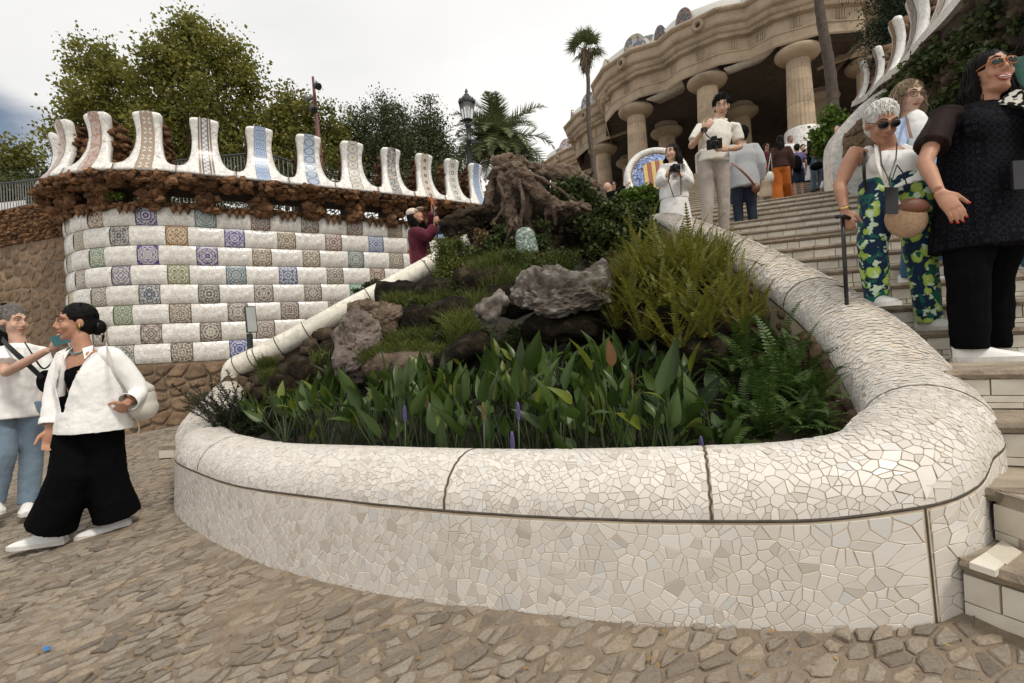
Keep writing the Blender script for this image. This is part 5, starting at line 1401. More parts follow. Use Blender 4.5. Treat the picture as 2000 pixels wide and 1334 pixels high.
# --- lamp post, flood-light pole
M['castiron'] = simple('dark_cast_iron', (0.03, 0.035, 0.035), 0.4, 0.2, 20, 0, 40, metal=0.4)
t = NT('lantern_glass'); t.b.inputs['Transmission Weight'].default_value = 0.85; t.b.inputs['Roughness'].default_value = 0.15; t.col((0.9, 0.9, 0.88)); M['glass'] = t.m
lb = W(920, 372, 13.5); lt = W(913.5, 238, 13.5); lamp = empty('street_lamp', (lb.x, lb.y, lb.z-1.2), 'ornate black cast-iron street lamp with a glass lantern, in front of the date palm', 'street lamp')
ax_ = Vector((0, 0, 1)); mb = MB(); bz = Vector((lb.x, lb.y, lb.z-1.2)); H_ = lt.z-bz.z
mb.lathe([(0.16, 0), (0.15, 0.2), (0.085, 0.3), (0.075, H_*0.55), (0.09, H_*0.56), (0.065, H_*0.58), (0.055, H_-0.55), (0.085, H_-0.53), (0.085, H_-0.46), (0.05, H_-0.42), (0.055, H_-0.14), (0.10, H_-0.1), (0.04, H_-0.05), (0.06, H_)], bz, 16); mb.build('post', M['castiron'], lamp, True)
mb = MB(); lt = Vector((bz.x, bz.y, lt.z))
mb.lathe([(0.06, 0.0), (0.13, 0.02), (0.14, 0.05)], lt, 8); mb.lathe([(0.215, 0.47), (0.225, 0.52), (0.20, 0.56), (0.12, 0.66), (0.06, 0.69), (0.07, 0.72), (0.03, 0.75), (0.045, 0.80), (0.01, 0.88)], lt, 16)
for k in range(6):
    a = k*math.pi/3; mb.tube([lt+Vector((0.135*math.cos(a), 0.135*math.sin(a), 0.04)), lt+Vector((0.205*math.cos(a), 0.205*math.sin(a), 0.49))], 0.010, 5)
for k in range(10):
    a = k*math.pi/5; mb.lathe([(0.025, 0), (0.02, 0.05), (0.002, 0.08)], lt+Vector((0.21*math.cos(a), 0.21*math.sin(a), 0.52)), 5)
mb.build('lantern_frame', M['castiron'], lamp, True)
mb = MB(); mb.lathe([(0.125, 0.05), (0.195, 0.48)], lt, 6); mb.build('lantern_glass', M['glass'], lamp)
mb = MB(); mb.lathe([(0.03, 0.05), (0.03, 0.25), (0.05, 0.3), (0.05, 0.4), (0.01, 0.42)], lt, 10); mb.build('bulb', simple('frosted_bulb', (0.8, 0.8, 0.78), 0.3), lamp, True)
mb = MB(); c = W(920, 278, 13.4); mb.box(c+Vector((0.1, 0, 0)), (0.16, 0.08, 0.07)); mb.box(c+Vector((0.22, 0, -0.02)), (0.10, 0.10, 0.05)); mb.build('camera_box', M['castiron'], lamp)
M['redsteel'] = simple('rust_red_steel', (0.10, 0.03, 0.022), 0.6, 0.25, 10)
pb = W(629, 350, 15); ptp = W(611, 150, 15); pole = empty('floodlight_pole', pb-Vector((0, 0, 1.0)), 'rust red steel pole with three small floodlights rising among the trees', 'light pole')
mb = MB(); mb.tube([pb-Vector((0, 0, 1)), pb, ptp], [0.11, 0.10, 0.035], 10); mb.build('pole', M['redsteel'], pole, True)
for dx, yy, hd in ((0.12, 172, 1), (-0.13, 194, -1), (0.0, 217, 1)):
    c = W(614, yy, 14.9); mb = MB(); d = Vector((hd*0.7, -0.5, -0.5)).normalized(); rot_ = d.to_track_quat('Z', 'Y').to_matrix()
    mb.lathe([(0.02, -0.14), (0.07, -0.11), (0.095, 0.0), (0.10, 0.10), (0.085, 0.105), (0.01, 0.10)], c+Vector((dx, -0.12, 0)), 14, False, rot_); mb.tube([c, c+Vector((dx, -0.12, 0))], 0.02, 5); mb.build('floodlight', M['castiron'] if hd > 0 else M['railgrey'], pole, True)
# --- ivy and vines
def ivy(label, regions, n, size, mat, seed, parent_loc, name='ivy', sub=0.12, stuff=True, shell=0.2, cat='ivy'):
    pts = crown_pts(regions, n, sub, seed, nsub=max(8, n//40), shell=shell)
    V = leafcloud(pts, size, seed=seed, up_bias=0.8, aspect=0.8, droop=0.1); b = np.array(parent_loc)
    o = link(name, quads_mesh(name, V-b, 4, mat)); o.location = parent_loc; tag(o, label, cat, None, 'stuff'); return o
def onwall(s, h, off=0.36): p = rw(s, off, h); return (p.x, p.y, p.z)
reg = []
for i in range(80):
    s = rng.uniform(1.0, 7.5); h = rng.uniform(-2.1, -0.2)
    if rng.random() < 0.85: reg.append((*onwall(s, h, 0.28+h*0.1), rng.uniform(0.10, 0.24)))
ivy('dark ivy hanging over the rock face behind the laughing woman', reg, 30000, 0.060, M['ivy'], 31, tuple(rw(4, 0.3, -1)), sub=0.13)
reg = [(*W(1818+rng.uniform(-35, 30), 190+rng.uniform(-60, 55), 7.4), rng.uniform(0.08, 0.2)) for _ in range(16)]
ivy('brighter yellow-green fern and ivy beside the curly-haired woman', reg, 5500, 0.06, M['ivybright'], 32, tuple(W(1818, 200, 7.4)), sub=0.12)
reg = [(*W(x, y, 11.5), r_) for x, y, r_ in ((1622, 215, .10), (1624, 235, .16), (1632, 255, .24), (1618, 275, .26), (1645, 262, .2), (1640, 240, .12), (1626, 195, .06), (1610, 290, .2), (1605, 262, .15), (1655, 250, .1))]
ivy('bright green climbing vine at the foot of the tall palm trunk', reg, 6500, 0.085, M['ivybright'], 33, tuple(W(1622, 260, 11.5)), sub=0.16)
# =================================================================== inside the basin
def inner_h(X, Y):
    """height of the soil and rockwork"""
    a = np.interp(Y, [2.0, 3.1, 3.7, 4.4, 5.2, 6.0, 7.0, 8.0], [0.30, 0.36, 0.75, 1.25, 1.65, 2.05, 2.35, 2.5])
    l = np.interp(X, [-3.0, -2.2, -1.4, -0.6], [0.10, 0.2, 0.5, 1.0]); z = 0.3+(a-0.3)*l
    return float(z+0.10*noise.noise(Vector((X*2.1, Y*2.1, 4)))+0.05*noise.noise(Vector((X*7, Y*7, 1))))
M['soil'] = simple('dark_soil_with_shade', (0.022, 0.017, 0.011), 0.85, 0.5, 6, 0.9, 30, 0.03)  # soil colour darkened to stand for the shaded voids under the rocks
mb = MB(); gx = np.linspace(-3.1, 2.0, 90); gy = np.linspace(2.0, 8.2, 110); idx = {}
for j, y in enumerate(gy):
    for i, x in enumerate(gx):
        ip = inside_planter(x, y) or y > 6.6
        u_i = int(np.argmin((cp[:, 0]-x)**2+(cp[:, 1]-y)**2)); d = math.hypot(cp[u_i, 0]-x, cp[u_i, 1]-y)
        ok = ip and (y < 5.3 or (x > -3.0+(y-5.4)*3.0 and x < 2.1))
        if ok: 
            z = inner_h(x, y)
            lim = cp[u_i, 2]-0.03
            if d < 0.3: z = min(z, lim-0.1)
            idx[(i, j)] = len(mb.v); mb.v.append((x, y, z))
for j in range(len(gy)-1):
    for i in range(len(gx)-1):
        k = [(i, j), (i+1, j), (i+1, j+1), (i, j+1)]
        if all(q in idx for q in k): mb.f.append(tuple(idx[q] for q in k)); mb.mi.append(0)
o = mb.build('planting_soil', M['soil'], None, True); o['kind'] = 'structure'
t = NT('dark_pond_water'); t.col((0.006, 0.009, 0.006)); t.rough(0.06); t.bump(t.noise(t.coord('Object'), 9, 3), 0.1, 0.01)
mb = MB(); ring = [(cp[i, 0], cp[i, 1]) for i in range(0, len(cp), 6) if cp[i, 1] < 4.2]
mb.add([Vector((x, y, 0.37)) for x, y in ring], [tuple(range(len(ring)))]); o = mb.build('pond_water', t.m); o['kind'] = 'structure'

def m_greyrock():
    t = NT('weathered_grey_limestone'); v_ = t.coord('Object'); n1 = t.noise(v_, 5, 9, 0.7); n2 = t.noise(v_, 26, 6, 0.75)
    ge = t.n.new('ShaderNodeNewGeometry'); pt = ge.outputs['Pointiness']
    c = t.ramp(n1, [(0.3, (0.035, 0.026, 0.019)), (0.5, (0.085, 0.068, 0.052)), (0.7, (0.165, 0.143, 0.118))])
    c = t.mix(t.maprange(pt, 0.515, 0.60), c, (0.30, 0.275, 0.24)); c = t.mix(t.maprange(n2, 0.52, 0.72, 0, 0.6), c, (0.07, 0.05, 0.038))
    t.col(c); t.rough(0.9); h = t.math('ADD', n1, t.math('MULTIPLY', n2, 0.4)); t.bump(h, 1.0, 0.03); return t.m
M['grey'] = m_greyrock()
def m_pink():
    t = NT('pinkish_lichen_boulder'); v_ = t.coord('Object'); n1 = t.noise(v_, 4, 9, 0.7); n2 = t.noise(v_, 45, 5, 0.8)
    c = t.ramp(n1, [(0.3, (0.07, 0.05, 0.038)), (0.5, (0.17, 0.135, 0.112)), (0.7, (0.27, 0.225, 0.19))]); c = t.mix(t.maprange(n2, 0.5, 0.7, 0, 0.7), c, (0.08, 0.055, 0.045)); t.col(c); t.rough(0.95)
    t.bump(t.math('ADD', n1, t.math('MULTIPLY', n2, 0.4)), 1.0, 0.03); return t.m
M['pink'] = m_pink()
M['root'] = m_rock('root_shaped_rock', (0.06, 0.042, 0.03), (0.135, 0.10, 0.075), (0.23, 0.185, 0.145), 7, 0.03, 0.2)
M['dim'] = m_rock('dark_rock_with_shade', (0.005, 0.004, 0.003), (0.017, 0.013, 0.008), (0.06, 0.045, 0.028), 9, 0.05, 0.4)  # dark rock whose near-black tone also carries the shade of the hollows
def ridged(q, o, n=4):
    s = 0; a = 1; f = 1
    for k in range(n): s += a*(1-abs(noise.noise(q*f+o))*2.2); a *= 0.5; f *= 2.1
    return s/1.9
def crag(q, o):
    s = 0
    for f, a in ((1.5, 0.9), (3.6, 0.45), (8.0, 0.2)):
        dd, pp = noise.voronoi(q*f+o); s += a*(noise.noise(pp[0]*3.7+o)*1.3-0.55*math.exp(-(dd[1]-dd[0])*7))
    return s
def boulder(label, c, r, seed, mat, rot=(0, 0, 0), amp=0.35, name='rock', lod=None, ridge=0.24, group=None, flat=0.0, shape=None, boxy=0.3):
    v0, f0 = lod or ICO4; R_ = Euler(rot).to_matrix(); o = Vector((seed*1.37, seed*0.71, seed*2.1)); vs = []
    mr = (r[0]+r[1]+r[2])/3; rn = [k_/mr for k_ in r]
    for p in v0:
        q = p.copy(); mx = max(abs(q.x), abs(q.y), abs(q.z)); q = q*(1-boxy)+q/mx*boxy*0.85
        n_ = Vector((q.x/rn[0], q.y/rn[1], q.z/rn[2])).normalized(); q = Vector((q.x*rn[0], q.y*rn[1], q.z*rn[2])); wq = q+Vector((noise.noise(q*2+o), noise.noise(q*2.1-o), noise.noise(q*1.9)))*0.3
        d = amp*0.8*noise.noise(q*1.3+o)+amp*crag(wq*1.1, o)*ridge+amp*0.22*noise.noise(q*6+o)+amp*0.12*noise.noise(q*15+o)
        q = (q+n_*d*min(1, min(rn)*1.5))*mr
        if shape: q = shape(q, r)
        vs.append(R_ @ q)
    mb = MB(); mb.add(vs, f0); me = mb.mesh(name, mat, len(f0) < 4000); ob = link(name, me); ob.location = c
    if label: tag(ob, label, 'rock', group)
    return ob
def bld(label, x, y, D, rx, ry, rz, seed, mat, **k): return boulder(label, W(x, y, D), (rx/1000*D, ry/1000*D, rz/1000*D), seed, mat, **k)
bld('large jagged pale grey rock with sharp ridges, in the middle above the arrow leaves', 1105, 572, 4.0, 104, 75, 44, 5, M['grey'], amp=0.55, ridge=0.2, lod=ICO5, rot=(0.25, -0.13, 0.15),
    shape=lambda q, r: Vector((q.x, q.y, q.z*(1.15 if q.z > 0 else 0.55)+0.09*q.y)))
bld('small jagged grey rock just left of the large pale ridge rock', 962, 600, 3.9, 38, 34, 22, 9, M['grey'], amp=0.5, ridge=0.28, rot=(0.2, -0.55, 0), lod=ICO4)
bld('brown overhanging stone in the shadow under the large grey rock', 1100, 640, 3.95, 80, 50, 34, 12, M['dim'], amp=0.4)
bld('pinkish boulder leaning over the water, lower left of the grass ledge', 700, 680, 4.15, 48, 48, 74, 21, M['pink'], amp=0.4, rot=(0, 0.12, 0.3), lod=ICO5)
bld('brown topped boulder above the pinkish one, beside the white handrail', 738, 622, 4.35, 54, 50, 36, 24, M['root'], amp=0.42, rot=(0, 0.2, 0), lod=ICO5)
bld('dark wet boulder right of the brown topped one', 812, 628, 4.4, 42, 40, 30, 31, M['dim'], amp=0.35)
bld('mossy ledge rock under the pale green grass', 790, 715, 4.0, 85, 60, 34, 35, M['root'], amp=0.3)
bld('dark ledge rock sloping down right of the grass ledge', 900, 690, 3.9, 72, 50, 26, 38, M['dim'], amp=0.4, rot=(0, -0.45, 0))
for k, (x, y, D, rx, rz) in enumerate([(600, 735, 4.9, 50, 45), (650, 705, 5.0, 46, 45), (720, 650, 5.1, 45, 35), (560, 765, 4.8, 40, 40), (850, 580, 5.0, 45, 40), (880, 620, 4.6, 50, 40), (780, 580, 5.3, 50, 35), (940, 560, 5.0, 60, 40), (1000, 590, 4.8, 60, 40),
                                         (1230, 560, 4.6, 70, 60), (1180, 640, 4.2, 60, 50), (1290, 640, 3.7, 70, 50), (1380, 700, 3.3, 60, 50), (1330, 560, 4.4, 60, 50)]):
    bld(None, x, y, D, rx, 50, rz, 50+k, M['dim'], amp=0.4, lod=ICO3)
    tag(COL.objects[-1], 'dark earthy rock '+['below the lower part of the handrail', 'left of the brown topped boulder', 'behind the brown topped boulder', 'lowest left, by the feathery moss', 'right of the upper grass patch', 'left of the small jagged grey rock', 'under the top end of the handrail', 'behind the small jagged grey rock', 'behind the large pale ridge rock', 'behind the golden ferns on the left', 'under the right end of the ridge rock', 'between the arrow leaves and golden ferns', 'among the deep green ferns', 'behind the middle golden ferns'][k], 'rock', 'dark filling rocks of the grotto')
# rock lining under the right limb of the rim
ln = []
u_a = jr[0]-0.9
for k in range(420):
    u = rng.uniform(u_a, UL-0.5); p, tt, nn = pathat(u); h = rng.uniform(0.02, 0.52); 
    c = Vector((p[0]+nn[0]*(p[3]-0.035+0.14*h), p[1]+nn[1]*(p[3]-0.035+0.14*h), p[2]-0.015-h)); r_ = rng.uniform(0.03, 0.075)
    vs, fs = rock(c, (r_*1.1, r_*1.1, r_*0.9), k, ICO2, 0.35); ln.append((r_/c.y, vs, fs))
lining = empty('rock_lining', (1.9, 4.0, 1.3), 'brown rock lining under the inner edge of the right arm of the white rim', 'rockwork')
spread(ln, lining, 'lining_rock', M['rocksand'], 200, smooth=True)

# --- grotto top: root-shaped pillars, roof slab and shelves
D0 = 6.0
grot = empty('rock_grotto', W(1030, 560, D0), 'tall rock grotto shaped like tree roots with dark hollows, crowning the basin', 'grotto')
def rpath(pts, rad, D=D0, seg=10, seed=1, mat='root', name='root_pillar', rough_=0.35):
    P_ = catmull([(*W(x, y, D+(q[0] if q else 0)), r_) for (x, y, *q), r_ in zip(pts, rad)], 26); mb = MB()
    pts3 = [Vector(p[:3]) for p in P_]; mb.tube(pts3, [p[3]/1000*D for p in P_], 28)
    out = []
    for i, v_ in enumerate(mb.v):
        q = Vector(v_); c = pts3[min(len(pts3)-1, i//28)]; d = (q-c); n_ = noise.noise(q*4+Vector((seed, 0, 0)))*rough_*0.9+noise.noise(q*12)*rough_*0.7+noise.noise(q*30)*rough_*0.25+ridged(Vector((q.x*6, q.y*6, q.z*2)), Vector((seed, 2, 1)), 3)*0.15; out.append(tuple(c+d*(0.78+n_+crag(q*2.2, Vector((seed, 1, 2)))*0.38)))
    mb.v = out; return mb.build(name, M[mat], grot, False)
rpath([(1000, 318, 0), (988, 360, -0.05), (992, 400, 0), (1003, 440, 0), (1012, 500, 0.0), (1010, 545, 0.1)], [30, 20, 17, 15, 15, 20], seed=1)
rpath([(1005, 325, 0), (1035, 360, -0.1), (1065, 385, -0.12), (1100, 408, -0.1), (1140, 425, 0)], [26, 19, 14, 12, 14], seed=2)
rpath([(1020, 345, 0), (1030, 385, 0), (1030, 430, 0.05), (1040, 480, 0.1)], [18, 14, 11, 13], seed=3)
rpath([(985, 320, 0), (966, 345, 0.05), (957, 375, 0.1), (958, 415, 0.1)], [18, 13, 12, 13], seed=4)
rpath([(962, 315, 0.1), (1000, 312, 0), (1040, 326, 0.1), (1085, 340, 0.2), (1130, 352, 0.3), (1170, 385, 0.4), (1185, 425, 0.5)], [12, 17, 13, 13, 17, 18, 18], seed=5, name='roof_slab')
rpath([(1080, 340, 0.6), (1120, 350, 0.7), (1160, 380, 0.8), (1180, 440, 0.8)], [22, 30, 30, 32], seed=6, name='roof_slab')
rpath([(858, 437, 0.2), (885, 424, 0), (920, 414, 0), (962, 410, 0.1), (1000, 420, 0.3)], [5, 12, 14, 12, 12], seed=7, name='shelf', rough_=0.5, mat='rockdark')
rpath([(1070, 414, 0), (1095, 406, -0.2), (1125, 404, -0.2), (1150, 412, -0.1)], [11, 16, 17, 15], seed=8, name='shelf', rough_=0.5)
rpath([(1072, 420, 0.1), (1070, 460, 0.1), (1082, 500, 0.1)], [8, 9, 14], seed=9)
rpath([(1150, 420, 0.1), (1160, 460, 0.1), (1180, 505, 0.1), (1240, 500, 0), (1290, 490, 0.1)], [14, 14, 18, 20, 16], seed=10)
rpath([(880, 440, 0.3), (890, 500, 0.3), (880, 560, 0.1)], [22, 26, 30], seed=11, mat='dim')
rpath([(930, 430, 0.5), (930, 480, 0.3), (935, 560, -0.1)], [34, 30, 36], seed=12, mat='dim')
rpath([(1110, 440, 0.5), (1120, 500, 0.4), (1110, 560, 0.2)], [36, 40, 46], seed=13, mat='dim')
rpath([(1170, 470, 0.3), (1170, 540, 0.0), (1200, 590, -0.4)], [36, 44, 50], seed=14, mat='dim')
rpath([(1035, 500, 0.0), (1036, 530, -0.1), (1030, 565, -0.2)], [13, 15, 18], seed=15)
for i, (P_, r_) in enumerate([([(1005, 330, -0.1), (975, 352, -0.1), (985, 395, -0.1), (960, 440, -0.05)], [7, 6, 5, 4]), ([(1035, 340, -0.15), (1062, 352, -0.15), (1095, 372, -0.15), (1135, 400, -0.1)], [7, 6, 5, 4]),
    ([(1012, 350, -0.2), (1022, 395, -0.2), (1018, 440, -0.15), (1030, 470, -0.1)], [6, 5, 5, 4]), ([(1050, 372, -0.15), (1078, 400, -0.15), (1085, 440, -0.1)], [6, 5, 4]), ([(990, 325, -0.15), (965, 332, -0.1), (952, 350, 0)], [8, 7, 5]), ([(1000, 430, -0.1), (985, 480, -0.1), (975, 540, -0.1)], [7, 6, 8])]):
    rpath(P_, r_, seed=30+i, name='root', rough_=0.5)
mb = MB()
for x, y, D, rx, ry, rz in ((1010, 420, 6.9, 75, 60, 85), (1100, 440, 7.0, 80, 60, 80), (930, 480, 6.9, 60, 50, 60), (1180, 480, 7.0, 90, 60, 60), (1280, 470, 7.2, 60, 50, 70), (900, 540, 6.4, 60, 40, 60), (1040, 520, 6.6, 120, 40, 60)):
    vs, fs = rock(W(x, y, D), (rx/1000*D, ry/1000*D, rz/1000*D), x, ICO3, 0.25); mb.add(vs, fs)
mb.build('shade_core', M['dim'], grot, True)  # dark mass put in for the shade of the grotto recess
# sculpted dome of green mosaic on its stone
t = NT('green_mosaic'); v_ = t.coord('Object'); cc = t.voro(v_, 55, 'F1', 'Color'); sp = t.n.new('ShaderNodeSeparateColor'); t.l.new(cc, sp.inputs[0])
c = t.ramp(sp.outputs[0], [(0, (0.05, 0.09, 0.07)), (0.3, (0.12, 0.19, 0.15)), (0.6, (0.30, 0.37, 0.31)), (0.8, (0.16, 0.24, 0.19)), (0.9, (0.5, 0.53, 0.47))], 'CONSTANT'); d = t.voro(v_, 55, 'DISTANCE_TO_EDGE'); c = t.mix(t.maprange(d, 0, .06, .8, 0), c, (0.35, 0.36, 0.30)); t.col(c); t.rough(0.3); t.bump(sp.outputs[1], 0.4, 0.01)
mb = MB(); cc_ = W(1031, 497, 5.75); mb.lathe([(0.0, 0.31)]+[(0.118*math.sin(a)**0.75, 0.17+0.14*math.cos(a)) for a in np.linspace(0.25, 1.57, 8)]+[(0.125, 0.08), (0.128, 0.02), (0.11, 0.0), (0.0, 0.0)], cc_, 28, False, Matrix.Rotation(-0.1, 3, 'Y'))
mb.v = [(cc_.x+(x-cc_.x), cc_.y+(y-cc_.y)*0.55, z) for x, y, z in mb.v]; o = mb.build('mosaic_dome', t.m, None, True); tag(o, 'small tongue-shaped dome of green and white mosaic on a stone in the grotto', 'mosaic dome')
mb = MB(); vs, fs = rock(W(866, 560, 5.2), (0.04, 0.03, 0.09), 3, ICO3, 0.2); mb.add(vs, fs)
o = mb.build('mosaic_stone', t.m, None, True); tag(o, 'small pale mosaic stone among the greenery beside the end of the handrail', 'mosaic stone')

# --- left handrail
hr = empty('handrail', W(455, 725, 5.5), 'thin cream mosaic handrail climbing from the white rim to the woman in maroon', 'handrail')
hp = [(451, 775, 5.52), (452, 745, 5.52), (458, 720, 5.52), (485, 706, 5.53), (530, 684, 5.56), (600, 647, 5.65), (680, 603, 5.75), (760, 562, 5.9), (830, 524, 6.05), (880, 495, 6.2), (920, 472, 6.35)]
hpts = [Vector(p) for p in catmull([tuple(W(*q)) for q in hp], 8)]
mb = MB(); mb.tube(hpts, [0.095+0.02*min(1, i/20) for i in range(len(hpts))], 18, sy=1.0); mb.build('rail', m_trenc('cream_handrail_mosaic', 13, (0.72, 0.68, 0.58), (0.35, 0.29, 0.22), 0.02), hr, True)
for f in (0.24, 0.33, 0.36, 0.43, 0.50, 0.66, 0.80, 0.86):
    i = int(f*(len(hpts)-1)); d = (hpts[i+1]-hpts[i-1]).normalized(); mb = MB(); rr = 0.095+0.02*min(1, i/20)+0.0016
    mb.lathe([(rr-0.004, -0.006), (rr, -0.005), (rr, 0.005), (rr-0.004, 0.006)], hpts[i], 22, False, d.to_track_quat('Z', 'Y').to_matrix()); mb.build('joint', M['joint'], hr, True)
mb = MB(); vs = []
for p in hpts[16:]: vs += [p+Vector((0.0, -0.02, -0.06)), Vector((p.x, p.y-0.02, p.z-1.6)), Vector((p.x, p.y+0.12, p.z-1.6)), p+Vector((0, 0.1, -0.05))]
k_ = len(hpts)-16; mb.add(vs, [(i*4+q, i*4+(q+1) % 4, (i+1)*4+(q+1) % 4, (i+1)*4+q) for i in range(k_-1) for q in range(4)]); mb.build('support_wall', M['core'], hr)
hrk = []
for k in range(260):
    i = rng.randrange(17, len(hpts)-1); p = hpts[i]; h = rng.uniform(0.16, 1.0); r_ = rng.uniform(0.04, 0.09); vs, fs = rock(Vector((p.x+rng.uniform(-.05, .05), p.y-0.05-0.12*h, p.z-h)), (r_*1.2, r_, r_), k, ICO2, 0.35); hrk.append((r_, vs, fs))
spread(hrk, hr, 'facing_rock', M['rockdark'], 160, smooth=True)
# left flight of steps behind the handrail
ls = empty('left_staircase', (-2.5, 6.4, 0.2)); ls['kind'] = 'structure'
for k in range(14):
    p = Vector(W(458, 720, 5.52)); f = k/13; q = hpts[20].lerp(hpts[-1], f); z = q.z-0.72
    mb = MB(); mb.box((q.x, q.y+0.95, z-1.0), (0.36, 1.6, 2.0)); mb.build('step', M['treadm'], ls)
mb = MB(); b_ = WG(322, 899); mb.box(b_+Vector((0.02, 0.1, 0.07)), (0.16, 0.2, 0.09)); o1 = mb.build('step_block', M['riser'], ls)
mb = MB(); mb.box(b_+Vector((0.02, 0.1, 0.135)), (0.17, 0.21, 0.04)); mb.build('nosing_stone', M['nosing'], ls)

# =================================================================== plants
M['pick'] = m_leaf('arrow_leaf_green', (0.020, 0.042, 0.009), (0.055, 0.095, 0.018), (0.17, 0.20, 0.034), 0.38, 0.2, 0.4)
M['pick2'] = m_leaf('arrow_leaf_yellowing', (0.07, 0.10, 0.012), (0.14, 0.17, 0.02), (0.16, 0.06, 0.02), 0.4, 0.3, 0.4)
M['stem'] = simple('green_stalk', (0.035, 0.055, 0.016), 0.5, 0.2, 10)
M['spike'] = simple('violet_flower_spike', (0.12, 0.09, 0.24), 0.7, 0.3, 60)
M['spikedry'] = simple('spent_brown_spike', (0.16, 0.10, 0.045), 0.8, 0.3, 60)
def leafmesh(name, L, w, bend, mat, nseg=8, cup=0.25, tipcurl=0.2):
    """lance-shaped leaf with heart base, origin at the stalk joint, grows along +Z, faces -Y"""
    mb = MB(); vs = []; fs = []
    prof = [(0, .12), (.04, .55), (.12, .86), (.25, 1.0), (.42, .93), (.6, .72), (.78, .42), (.92, .15), (1, .01)]
    for i, (f, ww) in enumerate(prof):
        z = L*f-(0.05*L if i == 0 else 0); y = bend*L*f*f; x = ww*w/2
        vs += [(-x, y-cup*x, z), (-x*0.5, y-cup*x*0.25, z), (0, y+0.06*w, z), (x*0.5, y-cup*x*0.25, z), (x, y-cup*x, z)]
    for i in range(len(prof)-1):
        for k in range(4): a = i*5+k; fs.append((a, a+1, a+6, a+5))
    mb.add(vs, fs); return mb.mesh(name, mat, True)
LV = [leafmesh('leaf', L, w, b, M['pick']) for L, w, b in ((0.20, 0.075, 0.25), (0.23, 0.08, 0.10), (0.17, 0.06, 0.35), (0.25, 0.085, -0.12), (0.21, 0.055, 0.5), (0.18, 0.07, -0.3))]
LY = [leafmesh('leaf', 0.2, 0.07, 0.2, M['pick2']), leafmesh('leaf', 0.15, 0.05, 0.4, M['pick2'])]
def pickerel(x, y, H, nleaf, seed):
    rr = random.Random(seed); z0 = max(0.34, inner_h(x, y)-0.03); root = empty('arrow_leaf_plant', (x, y, z0), 'glossy green arrow-leaved water plant standing in the basin', 'plant', 'arrow-leaved water plants filling the front of the basin')
    mb = MB()
    for k in range(nleaf):
        az = rr.uniform(0, 6.28); ln = rr.uniform(0.03, 0.16); h = H*rr.uniform(0.45, 1.0); tip = Vector((math.cos(az)*ln, math.sin(az)*ln, h)); mb.tube([(0, 0, 0), (tip.x*0.4, tip.y*0.4, h*0.55), tip], [0.006, 0.005, 0.0035], 5, False)
        me = rr.choice(LY) if rr.random() < 0.09 else rr.choice(LV); o = link('leaf', me, root, tip)
        face = rr.gauss(0, 0.9); til = abs(rr.gauss(0.3, 0.5)); o.rotation_euler = Euler((0, 0, 0)); 
        q = Matrix.Rotation(az-math.pi/2+rr.uniform(-.6, .6), 3, 'Z') @ Matrix.Rotation(-til, 3, 'X') @ Matrix.Rotation(rr.uniform(-1.4, 1.4), 3, 'Z'); o.rotation_euler = q.to_euler(); s = rr.uniform(0.55, 1.02); o.scale = (s*1.15, s, s)
    o = mb.build('stalks', M['stem'], root, True, world=False)
    return root
k = 0
spots = []
for X in np.arange(-2.6, 1.05, 0.15):
    for Y in np.arange(2.0, 4.3, 0.17):
        x = X+rng.uniform(-.07, .07); y = Y+rng.uniform(-.08, .08)
        if not inside_planter(x, y) or float(np.min((cp[:, 0]-x)**2+(cp[:, 1]-y)**2)) < 0.37**2: continue
        q = pix((x, y, 0.6)); 
        if q[0] < 500 or q[0] > 1430: continue
        if x > -1.3 and y > 3.7: continue
        spots.append((x, y))
rng.shuffle(spots); spots = spots[:140]
for x, y in spots:
    # leaf tips follow the photograph's skyline of this bed: low in front, higher behind
    q = pix((x, y, 0.6)); tipz = W(q[0], np.interp(q[0], [500, 700, 850, 1000, 1200, 1350, 1450], [790, 760, 720, 700, 680, 700, 760])+np.interp(y, [2.1, 3.4], [60, -20]), y).z
    H = max(0.22, tipz+0.13-max(0.34, inner_h(x, y))-0.16)*rng.uniform(0.8, 1.1); pickerel(x, y, min(H, 0.86), rng.choice((5, 6, 6, 7)), k); k += 1
for i, (px, py, D, m_) in enumerate([(1008, 800, 2.5, 'spike'), (996, 858, 2.3, 'spike'), (787, 805, 2.8, 'spike'), (1370, 790, 2.6, 'spike'), (1365, 868, 2.2, 'spike'), (940, 800, 2.5, 'spikedry'), (1385, 860, 2.25, 'spikedry'), (1230, 740, 2.8, 'spikedry'), (1090, 790, 2.6, 'spikedry'), (830, 780, 2.9, 'spikedry')]):
    c = W(px, py, D); root = empty('flower_spike', (c.x, c.y, 0.36), ['tall violet flower spike in the middle of the basin', 'shorter violet flower spike just below the tall one', 'faded violet flower spike in the left half of the basin', 'violet flower spike at the right end of the arrow leaves', 'low violet flower spike at the rim on the right', 'brown seed spike left of the tall violet one', 'brown seed spike at the rim, right end of the arrow leaves', 'brown seed spike highest among the right-hand leaves', 'brown seed spike right of the tall violet one', 'brown seed spike farthest to the left'][i], 'flower', ('violet' if m_ == 'spike' else 'withered')+' flower spikes in the basin')
    mb = MB(); hh = c.z-0.36; mb.tube([(0, 0, 0), (0.01, 0, hh-0.04)], 0.004, 5); mb.build('stalk', M['stem'], root, True, world=False)
    mb = MB()
    for q in range(70): a = q*2.4; z = hh-0.05+q*0.0012; rr_ = 0.0075*math.sin(math.pi*(0.15+0.8*q/70)); mb.ell((rr_*math.cos(a)+0.01, rr_*math.sin(a), z), (0.0042, 0.0042, 0.003), None, 5, 4)
    mb.build('blossoms', M[m_], root, True, world=False)
